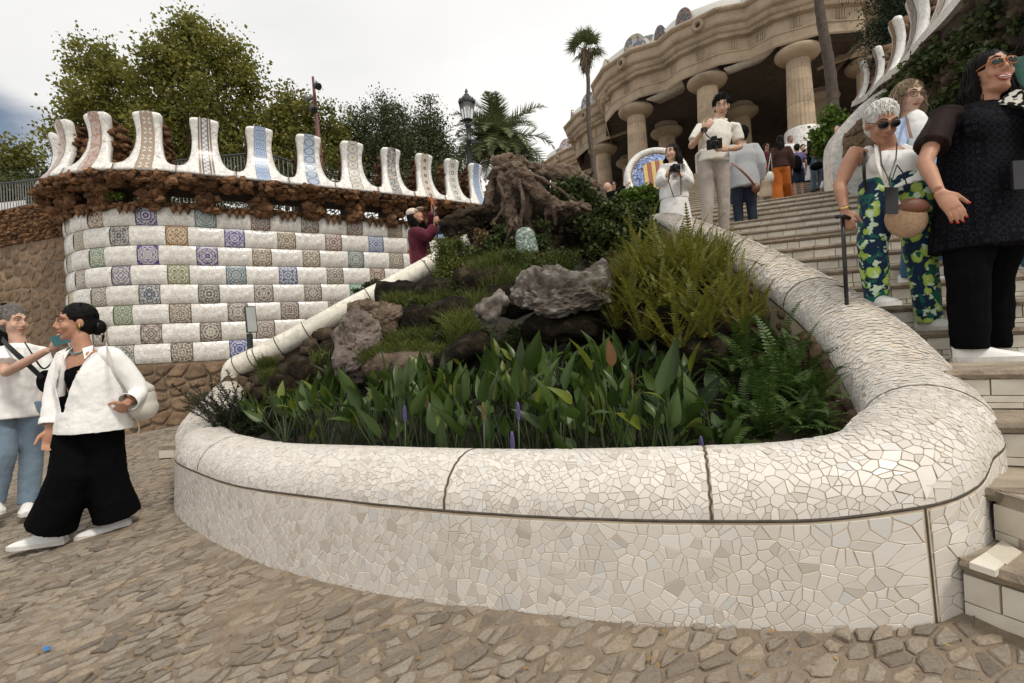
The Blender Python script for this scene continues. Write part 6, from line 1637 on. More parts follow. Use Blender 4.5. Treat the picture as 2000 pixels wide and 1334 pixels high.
# --- ferns
def frondmesh(L, w, droop, mat, n=26, seed=0):
    rr = random.Random(seed); q = []; p = Vector((0, 0, 0)); ang = 1.35; pts = []
    for i in range(n+1): pts.append(p.copy()); p = p+Vector((0, math.cos(ang), math.sin(ang)))*L/n; ang -= droop*(0.3+1.4*i/n)/n
    for i in range(1, n):
        t = (pts[i+1]-pts[i]).normalized(); f = i/n; ll = w*(math.sin(math.pi*min(1, f*0.85+0.13))**0.7)*0.5; u_ = Vector((1, 0, 0)).cross(t)
        for sg in (-1, 1):
            a = pts[i]; d = Vector((sg, 0, 0))*ll+t*ll*0.22+u_*rr.uniform(-0.1, 0.15)*ll; ww = t*L/n*0.42; q += [a-ww, a+ww, a+d*0.75+ww*0.8, a+d-ww*0.2]
    for i in range(n):
        a, b = pts[i], pts[i+1]; s = Vector((0.0022, 0, 0)); q += [a-s, a+s, b+s, b-s]
    return quads_mesh('frond', np.array([tuple(v) for v in q]), 4, mat)
M['fernd'] = m_leaf('deep_green_fern', (0.025, 0.05, 0.010), (0.06, 0.105, 0.022), (0.13, 0.16, 0.035), 0.5, 0.25)
M['ferng'] = m_leaf('golden_green_fern', (0.085, 0.095, 0.015), (0.18, 0.18, 0.03), (0.30, 0.19, 0.04), 0.5, 0.35)
FD = [frondmesh(L, 0.085, d, M['fernd'], 26, i) for i, (L, d) in enumerate(((0.5, 1.2), (0.42, 1.7), (0.55, 0.8), (0.36, 2.2)))]
FG = [frondmesh(L, 0.06, d, M['ferng'], 30, i) for i, (L, d) in enumerate(((0.55, 0.35), (0.48, 0.8), (0.6, 0.15), (0.42, 1.2), (0.5, 1.6)))]
def fern(x, y, D, n, kind, label, group, seed, sc=1.0, lean=None, z=None):
    rr = random.Random(seed); c = W(x, y, D); root = empty('fern', c, label, 'fern', group)
    for k in range(n):
        az = rr.uniform(0, 6.28) if lean is None else rr.gauss(lean, 1.0); o = link('frond', rr.choice(kind), root, (rr.uniform(-.04, .04), rr.uniform(-.04, .04), 0)); o.rotation_euler = (rr.uniform(-0.75, 0.1), rr.uniform(-0.15, 0.15), az); s = sc*rr.uniform(0.65, 1.15); o.scale = (s, s, s)
    return root
gg = 'golden-green sword ferns on the upper right of the basin'; gd = 'deep green ferns under the right arm of the rim'
for i, (x, y, D, n, s) in enumerate([(1240, 560, 4.0, 20, 1.0), (1300, 560, 3.9, 22, 1.1), (1360, 560, 3.8, 22, 1.05), (1290, 610, 3.6, 22, 0.95), (1350, 620, 3.4, 22, 0.95), (1400, 620, 3.4, 20, 0.9), (1430, 590, 3.6, 18, 0.85), (1235, 610, 3.7, 16, 0.8), (1380, 660, 3.2, 16, 0.8), (1330, 530, 4.2, 16, 1.0), (1400, 545, 4.0, 16, 0.8), (1255, 665, 3.5, 16, 0.75), (1320, 680, 3.2, 16, 0.75), (1450, 650, 3.2, 18, 0.8), (1205, 640, 3.8, 14, 0.7), (1480, 620, 3.4, 14, 0.6)]):
    fern(x, y, D, int(n*1.25), FG, 'golden-green sword fern '+['beside the right end of the big grey rock', 'in the upper middle of the golden clump', 'tallest, at the back near the white rim', 'low in the middle of the golden clump', 'in the lower middle, right of the low one', 'lowest on the right side of the golden clump', 'at the far right, close under the white rim', 'lowest, by the end of the big grey rock', 'hanging down nearest to the deep green ferns', 'farthest back, below the ivy slope', 'far back right, touching the white rim', 'drooping just above the arrow leaves, left', 'drooping just above the arrow leaves, centre', 'drooping towards the deep green ferns, right', 'small, hanging under the end of the grey rock', 'small, pressed against the rock lining'][i], gg, 100+i, s)
for i, (x, y, D, n, s) in enumerate([(1480, 760, 2.9, 16, 0.95), (1540, 800, 2.6, 17, 0.9), (1460, 820, 2.6, 15, 0.9), (1500, 860, 2.35, 16, 0.85), (1560, 850, 2.35, 18, 0.62), (1585, 800, 2.45, 15, 0.52), (1520, 710, 3.1, 15, 0.8), (1560, 745, 2.85, 15, 0.62), (1440, 740, 3.0, 14, 0.8), (1430, 880, 2.4, 12, 0.7), (1600, 850, 2.3, 12, 0.4), (1490, 690, 3.3, 12, 0.6)]):
    fern(x, y, D, int(n*1.5), FD, 'deep green fern '+['in the middle left of the shaded clump', 'in the centre of the shaded clump', 'left of centre, beside the arrow leaves', 'front row, second from the left', 'front row, third from the left at the rim', 'small, against the rock lining on the right', 'high in the shaded clump below the golden ferns', 'high on the right, under the rock lining', 'upper left, next to the tallest arrow leaves', 'front row, leftmost at the rim', 'smallest, in the right corner of the basin', 'topmost, just under the golden ferns'][i], gd, 200+i, s, )
# --- grasses, mosses, shrubs
def blades(label, spots_, n, L, w, mat, seed, name='grass_tuft', cat='grass', droop=0.5, spread_=0.12, up_=1.0):
    """spots: (x px, y px, D, radius m)"""
    r_ = np.random.RandomState(seed); S = [(*W(x, y, D), r) for x, y, D, r in spots_]; q = []
    for k in range(n):
        s = S[r_.randint(len(S))]; a = r_.uniform(0, 6.28); rr = s[3]*math.sqrt(r_.rand()); p = Vector((s[0]+rr*math.cos(a), s[1]+rr*math.sin(a), s[2]-0.02+r_.normal()*0.02))
        d = Vector((r_.normal()*0.45, r_.normal()*0.45, up_+r_.rand()*0.4)).normalized(); l = L*(0.4+0.9*r_.rand()); sd = d.cross(Vector((r_.normal(), r_.normal(), 0.1))).normalized()*w*(0.6+0.8*r_.rand()); m_ = p+d*l*0.55; e = m_+(d+Vector((d.x, d.y, -droop))*0.8).normalized()*l*0.45
        q += [p-sd, p+sd, m_+sd*0.8, m_-sd*0.8]; q += [m_-sd*0.8, m_+sd*0.8, e+sd*0.1, e-sd*0.1]
    b = np.array(S[0][:3]); o = link(name, quads_mesh(name, np.array([tuple(v) for v in q])-b, 4, mat)); o.location = S[0][:3]; return tag(o, label, cat, None, 'stuff')
blades('bright fine grass on the ledge above the arrow leaves, left of centre', [(720, 700, 4.05, .10), (760, 690, 4.0, .14), (800, 685, 4.0, .14), (840, 690, 3.95, .12), (780, 665, 4.1, .12), (870, 700, 3.9, .1), (820, 660, 4.15, .1)], 5200, 0.11, 0.0022, M['grassm'], 1)
blades('fine grass patch on top of the boulders below the handrail', [(770, 590, 4.9, .12), (810, 590, 4.9, .14), (850, 590, 4.85, .12), (830, 600, 4.7, .1)], 3000, 0.12, 0.0024, M['grassm'], 2)
blades('yellowish wispy herbs between the grotto and the large grey rock', [(930, 600, 4.6, .12), (900, 640, 4.2, .14), (960, 560, 4.9, .16), (1000, 550, 4.9, .16), (900, 660, 4.1, .1), (940, 530, 5.2, .16), (985, 520, 5.3, .14), (1090, 530, 5.2, .12), (1190, 560, 4.5, .1)], 5200, 0.20, 0.0024, M['grassm'], 3, 'herbs', 'herbs')
blades('pale green feathery moss clump below the lower end of the handrail', [(545, 770, 4.7, .10), (530, 740, 4.9, .10), (560, 745, 4.8, .10), (550, 790, 4.5, .08), (520, 715, 5.2, .08), (570, 780, 4.6, .06)], 6500, 0.13, 0.0022, M['grassm'], 4, 'moss_clump', 'moss', 0.9)
blades('bristly golden grass behind the golden ferns', [(1260, 540, 4.4, .2), (1330, 510, 4.6, .2), (1390, 520, 4.3, .15), (1220, 580, 4.2, .12)], 4200, 0.30, 0.0028, M['ferng'], 5, 'grass_tuft', 'grass', 0.1)
# dark juniper-like shrub at the left corner
jq = []; rr = random.Random(5); jb = W(470, 850, 4.3); st_ = MB()
for k in range(95):
    x0 = rr.uniform(-0.10, 0.32); y0 = rr.uniform(-0.25, 0.3); p = Vector((jb.x+x0-0.05, jb.y+y0, jb.z)); hgt = rr.uniform(0.25, 0.68)*(1.05-abs(x0-0.02)*1.8); lean = Vector((rr.gauss(-0.15, 0.35), rr.gauss(-0.1, 0.3), 1)).normalized(); n = 26; pts = []
    for i in range(n): pts.append(p+lean*hgt*i/n+Vector((lean.x*0.25*(i/n)**2, 0, -0.10*(i/n)**2)))
    st_.tube(pts[::5], 0.004, 4, False)
    for i in range(2, n):
        for m_ in range(7):
            d = (lean*0.6+Vector((rr.gauss(0, .6), rr.gauss(0, .6), rr.gauss(0, .5)))).normalized()*rr.uniform(0.02, 0.045); s = d.cross(Vector((rr.random(), rr.random(), .3))).normalized()*0.0035; a = pts[i]; jq += [a-s, a+s, a+d+s*0.3, a+d-s*0.3]
sh = empty('shrub', jb, 'dark spiky conifer-like shrub in the left corner of the basin', 'shrub'); o = link('crown', quads_mesh('crown', np.array([tuple(p-jb) for p in jq]), 4, M['pine']), sh); st_.build('stems', M['bark'], sh)
def iv(label, L_, n, size, mat, seed, name='ivy', sub=0.10, cat='ivy'): return ivy(label, [(*W(x, y, D), r_) for x, y, D, r_ in L_], n, size, mat, seed, tuple(W(*L_[0][:3])), name, sub, cat=cat)
iv('ivy under the roof slab on the right side of the grotto', [(1095, 375, 6.0, .10), (1120, 370, 6.0, .12), (1145, 385, 6.0, .11), (1090, 395, 5.95, .08), (1125, 392, 5.95, .10)], 2600, 0.045, M['ivy'], 41)
iv('broad ivy mass on the slope below the standing photographers', [(1180, 420, 6.0, .15), (1210, 440, 5.9, .17), (1240, 425, 6.0, .16), (1200, 400, 6.2, .10), (1250, 455, 5.8, .13), (1170, 455, 5.8, .12), (1220, 470, 5.6, .10), (1150, 430, 5.9, .10), (1265, 440, 6.0, .08)], 8500, 0.045, M['ivy'], 42)
iv('bright leafy bush below the medallion', [(1255, 385, 6.9, .13), (1270, 405, 6.8, .12), (1240, 395, 6.9, .08), (1280, 395, 7.0, .10), (1225, 385, 7.0, .07)], 3000, 0.06, M['ivybright'], 43, 'bush', cat='bush')
iv('soft green bush beside the upper end of the handrail', [(870, 490, 5.75, .14), (880, 520, 5.7, .15), (865, 540, 5.6, .10), (895, 480, 5.8, .10), (860, 570, 5.4, .10), (880, 585, 5.2, .10)], 9000, 0.022, M['grassm'], 44, 'bush', 0.08, 'bush')
iv('creeping plants growing in the hollows at the foot of the root pillars', [(975, 450, 5.9, .08), (960, 480, 5.8, .10), (1060, 440, 5.9, .06), (1055, 470, 5.85, .07), (925, 500, 5.7, .10), (905, 560, 5.4, .12), (1085, 530, 5.5, .08), (1000, 480, 5.8, .06), (950, 520, 5.6, .12), (1160, 490, 5.8, .10)], 5600, 0.035, M['ivy'], 45, 'creepers', 0.07, 'creeper')
iv('reddish-brown dry creeper on the dark rock below the left shelf', [(940, 460, 5.85, .07), (935, 500, 5.75, .08), (920, 530, 5.6, .1), (890, 600, 5.0, .1)], 1800, 0.03, M['spikedry'], 46, 'dry_creeper', 0.07, 'creeper')
iv('small leafy weeds growing in the first opening under the merlons', [(215, 380, 7.7, .06), (235, 385, 7.7, .05), (190, 385, 7.7, .03)], 500, 0.035, M['ivybright'], 47, 'weeds', 0.04, 'weed')
iv('small flowering bush on the left flight, against the tiled wall above the handrail', [(700, 570, 6.6, .05), (722, 562, 6.6, .06), (742, 550, 6.6, .04), (715, 575, 6.6, .05)], 1200, 0.03, M['ivy'], 48, 'bush', 0.05, 'bush')
blades('sparse weeds along the upper edge of the handrail', [(650, 598, 5.85, .05), (690, 590, 5.85, .05), (760, 555, 6.0, .04)], 60, 0.12, 0.002, M['grassm'], 6, 'weeds', 'weed')
# slim information stand on the left flight
t = NT('sign_panel'); t.col(t.ramp(t.noise(t.coord('Object'), 3, 2), [(0.3, (0.34, 0.36, 0.34)), (0.7, (0.45, 0.47, 0.45))])); t.rough(0.25); 
sp_ = empty('sign_stand', W(489, 700, 6.2), 'slim black stand with a narrow grey panel in front of the checkered tiles', 'sign'); D_ = 6.2
a_, b_ = W(490, 720, D_), W(488, 652, D_); mb = MB(); mb.box((a_+b_)/2, (0.05, 0.05, (b_-a_).length)); mb.build('post', M['castiron'], sp_)
rot_ = Matrix.Rotation(-0.05, 3, 'Y') @ Matrix.Rotation(0.9, 3, 'Z'); c = W(490, 624, D_); mb = MB(); mb.box(c, (0.13, 0.025, 0.32), rot_); mb.build('frame', M['castiron'], sp_); mb = MB(); mb.box(c+rot_ @ Vector((0, -0.014, 0)), (0.11, 0.006, 0.30), rot_); mb.build('panel', t.m, sp_)
mb = MB(); mb.tube([b_, W(489, 644, D_)], 0.01, 6); mb.build('pin', M['castiron'], sp_)

gr_ = []
rr = random.Random(77)
for k in range(150):
    x = rr.uniform(540, 1260); y = rr.uniform(500, 715)
    if y > 710-(x-480)*.55+60 and not (640 < x < 740 and y > 600) and not (1000 < x < 1210 and 520 < y < 640) and not (925 < x < 1000 and 565 < y < 640):
        Yd = float(np.interp(y, [500, 700], [5.3, 4.1])); gr_.append((x, y, Yd, rr.uniform(0.04, 0.10)))
    
iv('low mixed greenery creeping over the dark rocks in the middle of the basin', gr_, 21000, 0.030, M['ivy'], 60, 'creepers', 0.08, 'creeper')
blades('thin mixed grass between the dark rocks across the middle of the basin', [g[:3]+(0.1,) for g in gr_], 9000, 0.13, 0.0022, M['grassm'], 61)
# =================================================================== people
def m_skin(name, c):
    t = NT(name); v_ = t.coord('Object'); n1 = t.noise(v_, 9, 5); n2 = t.noise(v_, 60, 3)
    col = t.ramp(n1, [(0.3, (c[0]*0.86, c[1]*0.80, c[2]*0.78)), (0.7, (c[0]*1.08, c[1]*1.06, c[2]*1.05))]); col = t.mix(t.maprange(n2, 0.5, 0.8, 0, 0.25), col, (c[0]*0.8, c[1]*0.6, c[2]*0.5)); t.col(col); t.rough(0.5)
    t.b.inputs['Subsurface Weight'].default_value = 0.08; t.b.inputs['Subsurface Radius'].default_value = (0.02, 0.008, 0.004); t.b.inputs['Specular IOR Level'].default_value = 0.35; t.bump(n2, 0.1, 0.002); return t.m
def m_cloth(name, c, rough=0.85, fold=0.35, weave=260, pattern=None, var=0.08):
    t = NT(name); v_ = t.coord('Object'); n1 = t.noise(v_, 5, 4); col = t.ramp(n1, [(0.3, tuple(x*(1-var) for x in c)), (0.7, tuple(min(1, x*(1+var)) for x in c))])
    if pattern: col = pattern(t, v_, col)
    t.col(col); t.rough(rough); t.b.inputs['Sheen Weight'].default_value = 0.0 if max(c) < 0.06 else 0.1; t.b.inputs['Specular IOR Level'].default_value = 0.04 if max(c) < 0.03 else 0.22
    vs_ = t.coord('Object', (14, 14, 4)); f = t.noise(vs_, 1.3, 3, 0.5); w = t.noise(v_, weave, 2); t.bump(t.math('ADD', f, t.math('MULTIPLY', w, 0.06)), fold, 0.03); return t.m
SK = {'fair': m_skin('fair_skin', (0.56, 0.36, 0.27)), 'tan': m_skin('tanned_skin', (0.42, 0.225, 0.145)), 'asian': m_skin('light_warm_skin', (0.53, 0.35, 0.25))}
HC = {'black': (0.006, 0.005, 0.0045), 'dark': (0.014, 0.009, 0.007), 'grey': (0.14, 0.13, 0.12), 'white': (0.62, 0.60, 0.56), 'blond': (0.26, 0.19, 0.12), 'brown': (0.06, 0.035, 0.02), 'bald': (0.4, 0.25, 0.18)}
HM = {k: simple('hair_'+k, c, 0.62, 0.3, 60, 0.5, 240, 0.003, spec=0.12 if max(c) < 0.05 else 0.3) for k, c in HC.items()}
CL = {'white': m_cloth('white_cotton', (0.80, 0.79, 0.77)), 'black': m_cloth('black_fabric', (0.007, 0.007, 0.008), 0.9), 'blackp': m_cloth('black_jersey', (0.004, 0.004, 0.0045), 0.95), 'maroon': m_cloth('maroon_knit', (0.085, 0.010, 0.022)),
      'jeans': m_cloth('washed_blue_denim', (0.16, 0.22, 0.28)), 'jeansd': m_cloth('dark_navy_denim', (0.018, 0.026, 0.042)), 'jeansb': m_cloth('blue_denim', (0.03, 0.10, 0.17)), 'cream': m_cloth('cream_cotton', (0.70, 0.67, 0.60)), 'taupe': m_cloth('taupe_trousers', (0.36, 0.31, 0.27)),
      'grey': m_cloth('light_grey_sweatshirt', (0.40, 0.41, 0.42)), 'orange': m_cloth('orange_trousers', (0.46, 0.12, 0.015)), 'brown': m_cloth('dark_brown_knit', (0.045, 0.02, 0.016)), 'navy': m_cloth('navy_fabric', (0.02, 0.03, 0.06)), 'red': m_cloth('red_shirt', (0.35, 0.02, 0.02)),
      'beige': m_cloth('beige_vest', (0.42, 0.34, 0.25)), 'pink': m_cloth('pink_shirt', (0.55, 0.35, 0.40)), 'purple': m_cloth('purple_top', (0.14, 0.11, 0.24)), 'paleblue': m_cloth('pale_blue_striped_shirt', (0.40, 0.50, 0.68)), 'green': m_cloth('dark_green_fabric', (0.02, 0.07, 0.055))}
def pat_floral(t, v_, col):
    w = t.n.new('ShaderNodeVectorMath'); w.operation = 'ADD'; nz = t.n.new('ShaderNodeTexNoise'); nz.inputs['Scale'].default_value = 9; t.l.new(v_, nz.inputs['Vector']); sc = t.n.new('ShaderNodeVectorMath'); sc.operation = 'SCALE'; sc.inputs['Scale'].default_value = 0.05
    t.l.new(nz.outputs['Color'], sc.inputs[0]); t.l.new(v_, w.inputs[0]); t.l.new(sc.outputs[0], w.inputs[1])
    d = t.voro(w.outputs[0], 13, 'F1', 'Distance', 0.6); n = t.noise(v_, 34, 3, 0.6); f = t.math('ADD', d, t.math('MULTIPLY', n, 0.35))
    c = t.mix(t.maprange(f, 0.60, 0.63), (0.30, 0.46, 0.07), (0.004, 0.020, 0.055)); c = t.mix(t.maprange(f, 0.50, 0.56), (0.42, 0.55, 0.12), c); n2 = t.noise(v_, 21, 2)
    c = t.mix(t.maprange(n2, 0.57, 0.60), c, (0.55, 0.68, 0.50)); n3 = t.noise(v_, 16, 1); return t.mix(t.maprange(n3, 0.58, 0.6), c, (0.006, 0.10, 0.075))
CL['floral'] = m_cloth('green_and_navy_floral_print', (0.3, 0.4, 0.1), 0.7, 0.3, 260, pat_floral)
def pat_lace(t, v_, col):
    g = t.math('ABSOLUTE', t.math('SUBTRACT', t.voro(v_, 26, 'F1', 'Distance', 0.0), 0.42)); return t.mix(t.maprange(g, 0.03, 0.07, 0.6, 0), col, (0.022, 0.021, 0.024))
CL['lace'] = m_cloth('black_patterned_blouse', (0.005, 0.005, 0.007), 0.8, 0.35, 260, pat_lace)
def pat_bw(t, v_, col):
    n = t.noise(v_, 38, 1, 0.4); return t.mix(t.maprange(n, 0.47, 0.5), (0.01, 0.01, 0.01), (0.5, 0.48, 0.42))
CL['bw'] = m_cloth('black_and_white_print', (0.02, 0.02, 0.02), 0.8, 0.2, 200, pat_bw)
t = NT('sheer_black_sleeve'); t.col((0.014, 0.008, 0.008)); t.rough(0.8); t.b.inputs['Specular IOR Level'].default_value = 0.1; t.b.inputs['Alpha'].default_value = 0.86; CL['sheer'] = t.m
M['shoe'] = simple('white_canvas_shoe', (0.72, 0.71, 0.69), 0.6, 0.06, 20, 0.1, 300, 0.001); M['sole'] = simple('off_white_rubber', (0.62, 0.60, 0.56), 0.6, 0.1, 30); M['shoedark'] = simple('dark_shoe', (0.03, 0.03, 0.03), 0.6)
M['lens'] = simple('black_plastic', (0.012, 0.012, 0.013), 0.3, 0.1, 20); t = NT('dark_lens_glass'); t.col((0.01, 0.012, 0.012)); t.rough(0.06); M['shade'] = t.m
M['lip'] = simple('lip', (0.36, 0.10, 0.08), 0.4); M['eyew'] = simple('eye_white', (0.50, 0.47, 0.44), 0.3); M['iris'] = simple('dark_iris', (0.02, 0.012, 0.008), 0.2); M['tooth'] = simple('teeth', (0.8, 0.78, 0.72), 0.3); M['nail'] = simple('red_nail_varnish', (0.5, 0.01, 0.01), 0.2); M['gold'] = simple('gold_metal', (0.6, 0.4, 0.15), 0.3, metal=1.0)
M['leatherw'] = simple('cream_leather', (0.55, 0.52, 0.46), 0.45, 0.08, 20, 0.15, 120, 0.002); M['leatherb'] = simple('brown_leather', (0.16, 0.06, 0.03), 0.5); M['strapb'] = simple('black_webbing', (0.01, 0.01, 0.01), 0.8); M['turq'] = simple('turquoise_beads', (0.06, 0.20, 0.19), 0.4)
texc = {}
def cloudtex(sz):
    if sz not in texc: tx = bpy.data.textures.new('folds', 'CLOUDS'); tx.noise_scale = sz; tx.noise_depth = 2; texc[sz] = tx
    return texc[sz]
def skinned(mb, name, mat, root, vox, smooth=4, disp=0.0, dsz=0.12, world=True):
    o = mb.build(name, mat, root, True, world)
    r_ = o.modifiers.new('merge', 'REMESH'); r_.mode = 'VOXEL'; r_.voxel_size = vox; r_.use_smooth_shade = True
    if smooth: s_ = o.modifiers.new('relax', 'SMOOTH'); s_.iterations = smooth; s_.factor = 0.5
    if disp: d = o.modifiers.new('folds', 'DISPLACE'); d.texture = cloudtex(dsz); d.strength = disp; d.mid_level = 0.5; d.texture_coords = 'GLOBAL'
    return o
def hand(mb, wrist, d, palm_n, side, curl, sc=1.0, fing=True, spread=0.12):
    """d: pointing direction, palm_n: towards the palm side, side: direction of the thumb"""
    d = d.normalized(); s = (side-d*side.dot(d)).normalized(); n = d.cross(s); 
    if n.dot(palm_n) < 0: n = -n
    c = wrist+d*0.045*sc
    q = [wrist+d*t_*sc for t_ in (-0.01, 0.02, 0.05, 0.085)]; mb.tube(q, [0.026*sc, 0.033*sc, 0.040*sc, 0.038*sc], 10, True, [0.75, 0.48, 0.42, 0.36], n)
    tips = []
    if fing:
        for i, (o, L) in enumerate(((0.028, 0.070), (0.009, 0.080), (-0.010, 0.074), (-0.029, 0.058))):
            b = wrist+(d*0.080+s*o)*sc; dd = (d+s*o*spread*14).normalized(); p = [b-d*0.02*sc, b]; a = curl*0.35
            for k in range(3):
                v_ = dd*math.cos(a)+n*math.sin(a); p.append(p[-1]+v_*L*sc*(0.42, 0.32, 0.26)[k]); a += curl*0.55
            mb.tube(p, [0.0095*sc, 0.0092*sc, 0.0085*sc, 0.0078*sc, 0.0062*sc], 8, True); mb.ell(p[-1], (0.0066*sc,)*3, None, 6, 5); tips.append((p[-1], v_, n))
        b = wrist+(d*0.022+s*0.024)*sc; v1 = (s*0.75+d*0.65+n*0.25).normalized(); v2 = (s*0.35+d*0.9+n*0.35*curl).normalized(); p = [b-v1*0.01*sc, b+v1*0.035*sc, b+v1*0.035*sc+v2*0.032*sc, b+v1*0.035*sc+v2*0.058*sc]
        mb.tube(p, [0.015*sc, 0.0125*sc, 0.0105*sc, 0.008*sc], 8); mb.ell(p[-1], (0.008*sc,)*3, None, 6, 5); tips.append((p[-1], v2, n))
    else: mb.ell(wrist+d*0.11*sc, (0.03*sc, 0.02*sc, 0.035*sc), None, 6, 5)
    return tips
def Pn(label, x, Y, z, H, rz, look, over=None, vox=0.02, group=None, face=None, lean=(0, 0), fat=1.0, detail=False):
    """x: photo column of the hips line, Y distance, z ground; over: joint -> (px, py, dY); face: world facing vector of the head"""
    f = H/1.7; hw = W(x, 600, Y); base = Vector((hw.x, Y, z)); base.x = W(x, pix((hw.x, Y, z+0.9*f))[1], Y).x
    root = empty('person', base, label, 'person', group); Rz = Matrix.Rotation(rz, 3, 'Z'); lx, ly = lean
    T = {'pel': (0, 0, .95), 'wst': (lx*.2, ly*.2, 1.08), 'chs': (lx*.6, ly*.6, 1.27), 'nck': (lx, ly, 1.44), 'hd': (lx*1.15, ly*1.1-.01, 1.588), 'Sa': (lx*.95-.172, ly*.95, 1.405), 'Sb': (lx*.95+.172, ly*.95, 1.405),
         'Ea': (lx-.235, .03+ly*.6, 1.12), 'Eb': (lx+.235, .03+ly*.6, 1.12), 'Wa': (lx-.25, -.05, .88), 'Wb': (lx+.25, -.05, .88), 'Ha': (-.088, 0, .92), 'Hb': (.088, 0, .92), 'Ka': (-.10, -.02, .50), 'Kb': (.10, -.02, .50), 'Aa': (-.105, .03, .085), 'Ab': (.105, .03, .085)}
    J = {k: base+Rz @ (Vector(v_)*f) for k, v_ in T.items()}
    for k, v_ in (over or {}).items():
        J[k] = W(v_[0], v_[1], Y+v_[2])
        if k[0] == 'A': J[k].z = max(J[k].z, z+0.08)
    if over:
        for k in 'ab':
            pass
    fwd = Rz @ Vector((0, -1, 0)); sh = (J['Sb']-J['Sa']).normalized(); cf = Vector((0, 0, 1)).cross(sh); cf = -cf if cf.dot(fwd) < 0 else cf
    hf = (face or fwd).normalized(); hs = hf.cross(Vector((0, 0, 1))).normalized(); hu = hs.cross(hf).normalized(); 
    # rotation taking local (x, -y forward, z) to world
    hx = -hs if False else hf.cross(hu); 
    HR = Matrix(((hx.x, -hf.x, hu.x), (hx.y, -hf.y, hu.y), (hx.z, -hf.z, hu.z))) 
    if HR.determinant() < 0: HR = Matrix(((-hx.x, -hf.x, hu.x), (-hx.y, -hf.y, hu.y), (-hx.z, -hf.z, hu.z)))
    hc = J['hd']; hf_ = f*1.01; h = lambda x_, y_, z_: hc+HR @ (Vector((x_, y_, z_))*hf_)
    fr = lambda v_: v_*f
    mb = MB()
    # torso, neck
    F = fat
    mb.tube([J['pel']+Vector((0, 0, -.08*f)), J['pel'], J['wst'], J['chs'], J['nck']-Vector((0, 0, .035*f)), J['nck']], [.13*f*F, .155*f*F, .128*f*F, .155*f*(F*.6+.4), .12*f, .055*f], 16, True, [.75, .72, .72, .68, .6, .9], cf)
    mb.tube([J['nck']-Vector((0, 0, .03*f)), J['nck'].lerp(hc, .45), hc-hu*0.06*f], [.060*f, .050*f*(F*.4+.6), .050*f], 12)
    # head
    E = lambda c, r: mb.ell(h(*c), tuple(x_*f*1.01 for x_ in r), HR, 14, 10)
    E((0, .015, .025), (.075, .096, .095)); E((0, -.025, -.035), (.060, .068, .084)); E((0, -.04, -.078), (.044*(.7+.3*F), .044, .036)); E((0, -.068, -.098), (.021, .019, .019))
    if F > 1.15: E((0, -.03, -.1), (.055, .05, .03))
    if vox < 0.013:
        for s_ in (-1, 1):
            E((s_*.036, -.066, -.032), (.024, .021, .026)); E((s_*.077, .008, -.012), (.010, .020, .030)); E((s_*.012, -.100, -.037), (.0085, .009, .008))
            mb.tube([h(s_*.052, -.072, .030), h(s_*.028, -.088, .034), h(s_*.006, -.091, .026)], [.008*f, .010*f, .009*f], 6)
            mb.tube([h(s_*.046, -.080, -.003), h(s_*.031, -.086, -.006), h(s_*.017, -.083, -.002)], [.0045*f, .0055*f, .0045*f], 6)
        mb.tube([h(0, -.088, .022), h(0, -.099, 0), h(0, -.108, -.022), h(0, -.110, -.033)], [.008*f, .009*f, .0115*f, .012*f], 8)
        mb.tube([h(-.024, -.080, -.064), h(0, -.093, -.062), h(.024, -.080, -.064)], [.007*f, .011*f, .007*f], 8)
    # arms and hands
    ar = look.get('arm', 1.0)*(F*.6+.4); tips = {}
    for k in 'ab':
        S_, E_, W_ = J['S'+k], J['E'+k], J['W'+k]; sg = -1 if k == 'a' else 1
        mb.tube([S_.lerp(J['nck'], .3)-Vector((0, 0, .03*f)), S_, S_.lerp(E_, .3), E_, E_.lerp(W_, .3), W_.lerp(E_, .08)], [.045*f*ar, .048*f*ar, .045*f*ar, .036*f*ar, .036*f*ar, .024*f*(ar*.5+.5)], 10)
        hd_ = look.get('hand'+k, {}); d = hd_.get('d', (W_-E_).normalized()); d = Vector(d).normalized(); thumb = Vector(hd_.get('thumb', fwd*1.0+Vector((0, 0, .2)))); pal = Vector(hd_.get('palm', -sh*sg)); tips[k] = hand(mb, W_, d, pal, thumb, hd_.get('curl', .7), f*look.get('hs', 1.0), vox < 0.016)
    # legs
    lr = (F*.7+.3)
    for k in 'ab':
        Hh, K_, A_ = J['H'+k], J['K'+k], J['A'+k]
        mb.tube([Hh+Vector((0, 0, .04*f)), Hh.lerp(K_, .3), K_, K_.lerp(A_, .3), A_], [.085*f*lr, .08*f*lr, .053*f*lr, .053*f*lr, .034*f], 10)
        ft = look.get('foot'+k, fwd); ft = Vector(ft); ft.z = 0; ft.normalize(); g_ = A_.z-.085*f; b = Vector((A_.x, A_.y, g_)); mb.tube([b-ft*.04*f+Vector((0, 0, .05*f)), b+ft*.08*f+Vector((0, 0, .04*f)), b+ft*.16*f+Vector((0, 0, .025*f))], [.03*f, .035*f, .025*f], 8, True, .7)
        # shoe
        sm = MB(); so = MB(); up3 = Vector((0, 0, 1)); sd_ = ft.cross(up3)
        sec = [(-.080, .028, .085), (-.06, .040, .100), (0.0, .044, .102), (.05, .046, .084), (.11, .050, .064), (.16, .048, .052), (.20, .040, .042), (.228, .022, .030)]
        vs = []
        for (yy, ww, hh) in sec:
            for a in np.linspace(0, math.pi, 7): vs.append(b+ft*yy*f+sd_*(-math.cos(a))*ww*f+up3*(.012+(hh-.012)*math.sin(a)**.8)*f)
        sm.add(vs, [(i*7+q, (i+1)*7+q, (i+1)*7+q+1, i*7+q+1) for i in range(len(sec)-1) for q in range(6)]+[tuple(range(7))[::-1], tuple((len(sec)-1)*7+q for q in range(7))])
        vs = []; 
